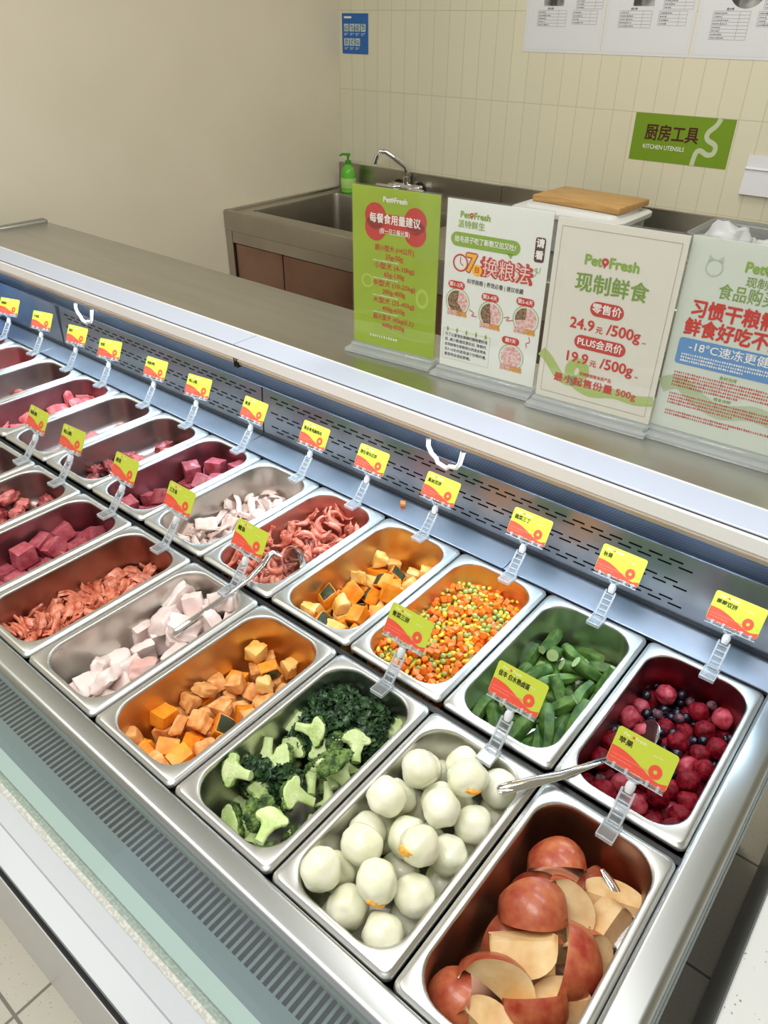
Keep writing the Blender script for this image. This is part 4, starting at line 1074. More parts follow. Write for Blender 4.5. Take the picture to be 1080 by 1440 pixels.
  'pale_pumpkin': "1 1441 3818 -833 91 -7 90 1;0 688 4410 -833 -89 -3 162 1;1 1070 4491 -772 -133 -91 -19 0;2 990 5207 -834 117 77 -22 0;0 1400 5182 -834 -97 -13 100 0;0 399 6164 -839 177 1 54 1;0 952 6169 -789 3 85 24 1;2 307 4285 -837 96 93 -14 1;0 308 5906 -604 -28 -105 -104 1;1 476 5536 -810 140 -7 13 1;2 1248 6165 -636 -176 -16 -54 1;1 1127 5472 -789 -28 81 107 0;0 1098 5879 -777 -47 -14 -69 1;1 1113 4929 -758 136 -30 61 1;0 630 4430 -559 4 2 70 1;2 324 3930 -511 74 -3 -62 1;1 1040 3898 -532 100 4 22 1;2 303 5307 -655 -55 161 9 1",
  'pumpkin': "3 359 3907 -816 -87 -81 95 0;2 317 4657 -787 90 129 2 0;2 1404 4534 -791 130 -33 13 0;2 329 4989 -849 1 7 -29 0;0 1490 5455 -590 17 128 -80 0;2 1263 4712 -614 -146 -10 28 1;1 1105 4349 -478 8 157 99 1",
  'pumpkin_skin': "3 817 4733 -850 -13 -102 40 1;2 607 5228 -826 -120 48 -68 1;2 870 5611 -845 0 176 -44 1;0 355 5811 -851 8 99 104 1;0 704 5914 -787 -91 -58 12 1;1 1379 6101 -872 -22 -92 22 0;1 1406 4070 -563 8 -134 -121 0;3 942 4172 -733 64 -20 59 1;1 805 5072 -674 -56 -140 39 1;0 763 5438 -602 51 -32 -142 1;3 529 4824 -615 75 138 -7 1;2 334 4421 -529 -23 -100 96 1;1 604 3974 -649 -86 -48 18 1;0 1512 5017 -570 3 0 -180 0;3 1167 5181 -501 34 147 -26 1;2 1422 3688 -532 74 -29 -142 1",
 },
 'fish': {
  'fish': "3 -443 358 -851 -1 -1 177 1;3 -1385 1232 -865 179 -3 -8 1;1 -1233 1607 -775 -14 -97 2 1;3 -1223 2010 -781 -1 94 -19 1;1 -886 2113 -775 79 -3 -122 0;0 -1075 2431 -740 45 -27 -126 0;3 -619 2778 -792 83 0 78 0;2 -739 820 -714 -5 140 74 1;2 -331 705 -677 21 -104 -108 0;1 -1029 1205 -742 -121 -11 92 1;0 -1523 1907 -750 -80 7 90 1;4 -740 2627 -429 59 -54 19 1;2 -441 2396 -731 -1 -41 167 0;4 -368 2725 -476 90 -17 133 0;1 -1388 891 -707 -58 23 160 1;3 -1052 283 -791 -107 -72 12 1;0 -504 429 -550 -140 -1 -1 0;2 -1042 500 -533 39 146 -63 1;5 -709 1285 -488 173 -36 -36 1;3 -822 2061 -467 -9 7 -37 1;0 -434 1770 -430 -178 1 -74 0;1 -1301 2133 -433 30 -15 -79 1;0 -747 2157 -269 2 -159 40 1;2 -1485 2620 -420 90 -33 78 1;4 -1185 2660 -479 39 78 -4 1;0 -1042 2932 -595 94 -45 -5 0;3 -402 2412 -196 93 -43 -5 1;4 -648 2919 -191 -112 -29 0 1;1 -826 705 -386 -53 135 -74 1",
 },
 'tuna_front': {
  'beef': "0 -4923 530 -816 175 -2 3 0;3 -3985 400 -749 23 -88 35 0;1 -4637 1238 -813 94 1 -83 1;2 -4793 1621 -793 46 -83 -35 0;2 -4839 2629 -802 58 88 86 1;2 -4888 357 -455 -9 -77 -76 0;1 -4511 338 -768 -74 92 103 0;0 -5003 1168 -816 -5 -178 -86 1;0 -4590 796 -804 -2 4 -73 0;0 -4294 1392 -762 139 -1 17 0;3 -3861 1902 -420 -98 58 -98 0;2 -4622 2266 -746 66 180 23 0;0 -4816 1520 -436 -90 2 -86 1;2 -5009 796 -475 -5 4 -8 0;0 -4448 1799 -746 -7 -63 -69 0;1 -5015 2442 -506 21 15 -94 1;3 -4269 2299 -539 35 9 -73 1;0 -4513 2806 -573 143 38 -23 1;2 -3928 2406 -385 25 -156 86 0;1 -4557 2025 -418 71 -25 103 1;0 -4890 1946 -467 82 -15 106 1",
 },
 'tuna_back': {
  'beef': "3 -4903 3938 -824 176 2 -68 0;3 -4938 4456 -755 72 72 -7 1;3 -4729 4897 -799 94 1 -167 1;3 -4254 4683 -799 92 2 89 0;3 -4888 5458 -823 2 3 8 1;0 -4882 6025 -796 -87 -3 -128 1;2 -4531 3712 -674 -53 143 -62 0;2 -4037 3667 -782 -4 4 86 0;2 -4487 4190 -798 89 -4 150 0;2 -3904 4376 -473 28 74 108 0;0 -4355 5119 -764 -74 -76 -79 0;1 -4171 5649 -498 0 172 -48 1;1 -4891 3841 -517 -9 -3 -93 1;0 -4638 4568 -567 -116 43 90 1;2 -4957 5577 -474 -7 -1 -113 1;0 -4515 5432 -587 115 -28 121 1;0 -4426 5891 -790 100 82 -36 0;2 -3945 5302 -450 -107 12 40 0;0 -4641 6030 -436 7 0 -156 1;3 -4032 6190 -422 121 83 -62 1",
 },
 'chicken': {
  'chicken': "3 -2263 3586 -844 -16 -65 -11 0;2 -2063 3764 -854 -139 -2 77 0;2 -3364 4137 -757 26 -41 95 1;0 -2775 4352 -830 69 30 65 0;4 -2576 4709 -832 50 -28 51 0;4 -3066 4976 -771 -119 -51 94 1;0 -2958 5510 -870 -146 7 80 0;1 -2913 5935 -789 -24 125 89 1;0 -3119 3586 -725 -146 -47 -12 0;2 -2199 3768 -714 117 28 116 1;4 -2869 4070 -790 -33 124 35 1;0 -2970 4283 -708 -55 128 -40 1;3 -3259 4755 -852 3 -12 -57 0;3 -2868 4539 -749 112 61 41 1;4 -2457 4677 -723 175 41 7 0;3 -2901 4894 -702 -121 38 53 1;2 -3183 5251 -753 43 -39 -10 1;2 -2819 5260 -832 1 -18 -111 0;1 -3177 5526 -768 -3 41 -86 1;4 -2781 5635 -781 -62 -43 159 1;1 -3218 5868 -788 63 17 -40 0;2 -2880 5748 -771 -127 29 -21 1;4 -3199 6084 -829 8 -13 -48 0;4 -2975 6220 -805 26 -34 -162 1;0 -2726 6209 -801 -134 -9 38 0;4 -3239 3767 -801 21 -135 91 0;1 -3118 4085 -651 -10 -48 -59 1;1 -3177 4271 -698 81 -49 -91 1;1 -2965 4516 -624 -55 26 59 1;3 -2710 4390 -750 46 20 42 1;0 -2133 4584 -509 -45 17 10 0;3 -3087 4613 -706 -152 47 16 0;4 -2799 4791 -634 -13 -52 106 1;1 -2295 4642 -624 17 21 15 0;2 -3249 4967 -615 6 -178 -63 1;1 -2759 4913 -640 -38 -130 -58 1;4 -2478 5006 -660 1 175 -31 0;4 -3336 5334 -612 -101 50 110 1;0 -2817 5355 -697 18 -162 13 1;1 -2469 5301 -605 102 -155 -4 1;0 -3221 5406 -610 101 35 -22 1;2 -2972 5644 -676 -52 -22 142 1;3 -2567 5467 -597 23 -8 -21 1;3 -3292 5796 -693 -6 44 165 1;1 -2680 5800 -724 101 -8 151 1;0 -2412 5817 -663 146 12 105 0;0 -3164 6254 -695 30 169 9 1;1 -2880 6241 -682 48 -6 -131 1;1 -2585 6065 -742 -4 6 56 0;3 -2654 6073 -654 -5 -19 118 1;2 -3106 3842 -550 61 -17 19 1;2 -2572 3916 -572 76 32 -8 1;4 -2278 3590 -533 122 -28 -40 1;0 -3202 3896 -678 -71 0 157 0;0 -2804 3809 -615 162 -24 -74 0;2 -2519 4260 -625 36 -11 52 0;3 -2047 4017 -645 59 -47 42 0;4 -3150 4524 -545 -38 -23 -104 1;4 -2726 4568 -540 -130 -4 -63 1;4 -2494 4449 -659 -45 -62 134 1",
 },
 'okra': {
  'okra': "1 4232 4716 -915 -159 7 46 0;2 4510 5881 -861 -16 3 102 0;3 4850 5913 -904 -28 2 60 0;1 4259 5525 -836 -74 -9 70 1;1 4248 4646 -799 -70 14 57 0;2 4766 5431 -877 -172 6 34 0;5 4938 3990 -890 -171 6 55 0;2 4201 5936 -792 -103 15 73 1;6 5049 5360 -808 -119 -8 68 0;0 3822 4021 -927 128 5 99 0;7 4708 4149 -672 132 6 85 0;0 4838 3904 -661 -45 -157 -66 1;6 4399 4396 -736 149 11 44 1;1 4069 5922 -716 -49 42 109 1;2 4170 4776 -740 39 16 37 1;0 4440 5408 -705 88 -1 53 1;2 4353 4495 -664 91 40 43 1;0 5094 4776 -928 108 5 87 0;7 4320 6288 -804 -64 20 178 1;7 4720 5033 -701 109 34 -35 1;5 4403 3911 -789 -17 -14 68 0;2 3952 5619 -799 -98 1 -80 1;3 3772 5595 -793 -120 25 -93 1;3 3825 5153 -794 3 156 76 1;3 3917 6061 -567 117 0 -89 1;1 4570 5880 -760 -29 33 43 1;3 4079 5224 -646 -101 13 -122 1;0 4848 5931 -634 -156 31 35 1;3 5061 5200 -692 -30 -5 91 0;3 4695 4912 -653 33 139 33 1;1 4969 5752 -661 -16 126 50 1;2 4988 4433 -755 124 6 -79 1;2 4818 4262 -643 71 20 -63 1;2 5127 4658 -654 112 26 -82 1;2 4485 3916 -690 93 26 -97 1;3 4138 3968 -607 -99 7 -51 1;3 4062 4030 -747 79 0 -69 0;3 4859 6105 -704 -94 -12 10 1;3 4879 5381 -661 148 -3 91 1;3 4377 6055 -624 95 -16 -31 1;3 3831 4108 -679 -61 5 -85 1",
 },
 'mixed': {
  'carrot': "2 1974 4017 -461 73 -93 -78 0;0 1962 5392 -469 72 -93 -73 0;3 1990 5585 -466 91 4 136 0;3 2106 4173 -463 83 -84 2 0;2 2183 4742 -470 5 178 74 0;0 2101 5260 -470 66 -92 54 0;3 2207 6101 -470 3 -177 0 1;3 2241 4011 -466 90 5 14 1;3 2273 4303 -466 89 6 62 0;1 2270 4667 -463 65 -84 -82 0;2 2209 4951 -469 1 -1 -179 0;3 2275 5290 -466 91 4 -140 1;3 2237 6241 -460 85 97 -62 1;2 2392 3753 -462 -116 83 68 0;0 2357 3864 -470 6 -89 -92 0;2 2323 4146 -452 -35 -3 -75 1;1 2329 5188 -465 -102 87 43 1;1 2327 5823 -463 46 -84 -114 0;0 2416 6205 -463 11 86 104 1;3 2542 3972 -466 91 4 -72 0;2 2501 4171 -451 -85 155 9 0;1 2505 4297 -471 3 -3 8 0;2 2501 4775 -469 2 0 -146 0;3 2509 4970 -470 -93 2 -88 0;2 2487 5252 -469 -177 4 -68 1;3 2528 5382 -463 -97 -96 21 1;0 2545 5595 -464 86 -3 99 0;2 2475 5872 -464 90 0 -50 0;1 2502 6075 -471 1 -1 -94 0;3 2508 6331 -470 -178 -2 -84 1;0 2622 4669 -464 93 3 -153 1;0 2639 4905 -468 -92 -1 109 1;0 2616 5866 -468 -95 1 -126 1;3 2614 6083 -463 89 -84 -8 0;0 2690 6259 -470 6 -89 69 1;0 2681 3921 -468 -95 1 -170 1;3 2714 4245 -458 41 -80 72 0;3 2738 4675 -457 -60 83 -122 0;0 2754 4830 -463 19 84 -125 0;0 2741 5092 -470 5 -89 73 0;2 2768 5878 -461 -46 88 6 0;3 2833 3742 -460 -99 83 -7 0;1 2810 4323 -465 46 93 -40 0;0 2845 5071 -470 -4 -2 -15 0;3 2869 5227 -467 1 0 -26 0;3 2816 5458 -460 -99 83 16 1;1 2834 5973 -459 -88 77 -35 0;3 3043 4137 -453 89 122 -2 0;1 2953 4283 -465 78 93 58 1;3 2923 4578 -463 -97 -96 31 0;0 2949 4704 -468 -95 1 -92 0;2 2985 5184 -461 -46 88 -44 0;1 2960 5366 -469 177 3 -12 0;0 2939 5617 -468 -95 1 147 0;2 3061 3566 -461 66 96 -2 1;2 3095 4536 -469 2 0 -83 0;3 3066 4693 -456 -76 -103 -85 1;0 3071 4972 -470 1 3 -42 0;2 3051 5085 -461 98 93 19 0;3 3105 5858 -460 81 97 -71 1;3 3162 3618 -463 -93 -96 -66 0;2 3172 4698 -464 95 4 110 1;0 3189 5213 -474 -2 178 -79 0;2 3232 5678 -461 -111 1 -56 1;1 3225 5893 -447 -91 141 26 1;1 3163 5994 -469 177 3 -77 0;2 3156 6105 -470 -180 7 5 1;1 3345 3644 -451 -121 -3 -48 1;2 3365 4192 -462 -120 82 -39 1;2 3285 4321 -462 58 99 -59 0;2 1983 3727 -361 -103 83 36 1;2 1976 4251 -348 -57 81 48 1;0 2058 5535 -370 9 -48 121 1;0 1965 5729 -452 -86 -40 -94 1;2 1991 5932 -359 52 32 -148 1;1 2117 3702 -402 -43 7 163 0;1 2105 4232 -351 89 -7 -120 1;3 2092 4554 -448 4 131 -133 0;3 2098 4681 -375 87 -34 -129 1;2 2160 4842 -374 -107 2 -61 1;1 2285 3538 -368 -1 99 -98 1;0 2248 3710 -435 43 45 59 0;0 2248 4009 -361 91 11 0 1;2 2209 4125 -401 -117 -6 99 0;2 2221 4657 -347 11 -109 54 1;3 2207 5178 -374 74 153 3 1;3 2258 5796 -363 80 -19 52 1;0 2314 5983 -456 83 -22 -91 1;0 2313 6313 -448 -92 44 -61 1;1 2389 3541 -464 -88 1 86 1;0 2400 4159 -385 -47 -16 -89 1;0 2361 4859 -464 89 0 -96 0;0 2363 5312 -365 84 -140 28 1;0 2495 3741 -403 7 -65 74 0;0 2431 4452 -422 138 -8 -22 1;0 2463 4571 -374 96 -65 -84 1;3 2499 5472 -397 122 56 44 1;3 2516 6186 -399 96 39 -90 1;3 2614 3695 -411 -128 -44 -73 0;2 2597 3843 -398 112 -23 102 1;2 2632 4149 -441 -141 43 -53 1;0 2597 4313 -364 -96 2 -31 1;3 2658 4433 -352 96 8 8 1;2 2549 4714 -376 -112 38 120 0;2 2556 4868 -381 147 33 16 1;1 2761 4023 -387 -26 57 148 1;0 2813 5091 -361 -55 80 -127 1;2 2675 5720 -461 -97 12 0 1;3 2752 5854 -344 -110 -100 -49 1;0 2724 6055 -394 -23 80 -53 1;1 2813 4314 -351 28 -86 67 1;1 2851 4648 -383 -151 50 44 1;2 2830 4952 -404 -79 21 130 1;1 2907 5207 -364 12 -3 -97 1;1 2893 5391 -373 -65 157 29 1;1 2873 5749 -413 157 -13 14 1;1 2809 6228 -404 26 -4 -26 1;3 2929 3542 -409 169 22 -27 1;2 2967 3843 -382 69 112 15 1;3 2952 4128 -394 49 57 131 1;1 3020 5150 -348 -14 12 -22 1;3 2939 6124 -452 -91 51 -99 1;1 3028 3958 -364 29 -107 -60 1;1 3068 4244 -376 2 -64 -61 1;0 3029 4459 -374 21 -24 -72 0;2 3083 5535 -397 -8 -29 171 1;1 3100 5657 -434 -31 -130 -7 1;0 3054 6212 -451 -2 137 -98 1;0 3192 4542 -416 36 -137 69 1;2 3148 5107 -381 59 -113 -51 1;2 3250 5206 -369 95 122 -3 1;3 3165 5406 -384 -22 8 73 1;1 3282 5566 -370 101 -75 15 1;0 3205 6003 -373 -11 -80 13 1;2 3332 3917 -413 -12 -148 52 0;1 3373 4272 -363 87 -52 97 1;3 3354 4830 -389 -67 -11 162 1;1 3364 5016 -451 -10 57 -92 0;2 3359 5197 -397 25 13 83 1;1 3301 5460 -419 124 5 -60 1;3 3333 6226 -470 -92 2 -131 1;1 2085 3561 -403 -69 49 -45 1;3 1991 3947 -293 36 -3 151 1;1 1989 4072 -336 -79 116 -38 1;0 1987 5449 -370 168 13 37 1;3 2102 5487 -298 -172 49 -29 1;3 2107 5956 -329 -144 25 -44 1;0 2165 4057 -287 -54 -159 -4 1;2 2167 4170 -258 -41 57 142 1;2 2099 4782 -302 -108 41 -74 1;2 2018 4865 -371 64 150 -19 1;2 2045 5347 -345 107 -40 46 1;3 2066 5830 -379 -4 112 -152 1;3 2263 4872 -304 -43 136 26 1;1 2091 5139 -338 -2 132 20 1;2 2109 5644 -375 90 -119 -50 1;0 2404 3539 -334 11 -120 -17 1;2 2334 4724 -302 -154 6 -9 1;1 2256 5022 -329 36 141 -62 1;0 2349 5095 -370 -16 -161 9 1;3 2450 5232 -275 -170 -3 -83 1;0 2427 5431 -318 73 33 -162 1;2 2317 5428 -359 136 -34 -97 1;2 2386 5643 -371 -65 -2 -99 1;2 2385 5758 -354 -3 -51 166 1;2 2499 5895 -343 78 -4 15 1;3 2535 3784 -305 68 30 29 1;2 2399 4389 -333 -73 -137 57 1;3 2459 4496 -281 3 -63 -85 1;3 2590 4977 -351 -88 59 88 1;2 2606 5548 -357 -74 124 -24 1;3 2552 3645 -305 53 -46 -140 1;1 2467 4746 -317 38 33 -154 1;2 2696 4986 -313 -24 -91 106 1;0 2688 5093 -351 76 151 0 1;2 2688 5371 -376 19 149 13 1;0 2695 5629 -368 -39 -30 -102 1;2 2603 5833 -316 -130 53 11 1;3 2704 6317 -371 -84 18 93 1;2 2783 3812 -313 -162 10 28 1;3 2688 4405 -255 100 -5 109 1;3 2849 5780 -313 23 -177 11 1;0 2697 6086 -300 12 -80 137 1;2 2862 3611 -337 -49 111 5 0;3 2868 4015 -418 95 33 5 1;1 2835 4117 -366 -23 98 -118 1;0 2821 4309 -245 106 -90 -4 1;2 2813 4759 -375 180 16 -61 1;1 2905 4841 -386 149 3 48 1;0 2788 5651 -320 -6 -49 17 1;2 2876 5994 -342 4 160 17 1;2 2844 6097 -358 -106 108 1 1;0 3010 3853 -282 156 -65 15 1;0 3006 4338 -340 -61 -31 -92 1;0 3077 4696 -285 -113 26 -36 1;3 2968 4766 -329 130 47 20 1;0 3084 5022 -316 20 -171 -10 1;2 2984 5573 -359 -162 -60 -22 1;2 2960 6203 -365 -104 45 -103 1;0 3206 3558 -325 -64 -41 106 1;2 3116 4137 -336 42 -124 -9 1;3 3214 4851 -358 -129 17 -49 1;2 3138 5155 -276 -73 163 -10 1;2 3094 6053 -334 -29 31 -80 1;2 3240 4030 -357 105 22 115 1;3 3214 4406 -391 -57 -32 37 1;2 3313 4743 -354 -53 -42 140 1;1 3166 4983 -379 111 30 91 1;1 3290 5692 -367 -69 -164 -37 1;0 3357 4050 -384 30 -120 71 0;0 3313 4143 -355 -39 -28 115 1;3 3361 4410 -391 142 19 89 1;1 3374 4656 -422 85 37 87 0;0 3373 4975 -318 -87 -29 -92 1;3 3369 5078 -361 -1 -149 95 1;3 3269 5378 -345 58 164 -5 1;3 3313 6220 -354 83 -9 176 0;1 1971 4492 -285 65 -177 1 1;3 1965 4595 -352 -3 147 86 1;0 2053 3835 -374 -79 -115 57 1;3 2179 4565 -269 -156 11 -84 1;0 2439 3723 -272 5 -157 -64 1;0 2562 3901 -281 56 -169 1 1;1 2534 4109 -293 77 24 129 1;3 2489 3559 -243 -52 -43 15 1;0 2723 4137 -329 -24 -80 -97 1;0 2737 3652 -402 -86 108 32 0;3 2884 3888 -268 24 -120 -21 1;2 2700 4298 -277 75 -165 25 1;2 2806 4447 -285 -147 4 56 1;2 2786 4656 -283 -129 -9 109 1;0 2686 4873 -304 -87 -65 74 1;1 3008 3548 -322 -149 -64 -3 1;3 2910 3733 -292 -91 6 5 1;2 2911 3999 -311 112 -3 85 1;1 2897 4589 -259 -77 -9 -51 1;2 2871 4882 -299 -93 -33 -49 1;1 3118 3647 -270 17 -52 -38 0;0 3115 3781 -281 22 -5 163 1;3 3127 4485 -241 -87 -3 171 1;2 3222 3739 -341 167 16 -79 0;1 3207 4354 -289 -59 -25 42 1;1 3353 3723 -285 9 53 128 0;3 3246 3873 -274 32 -60 127 1;1 3255 4193 -256 -66 43 -53 1;0 3362 4781 -257 15 -152 -9 0",
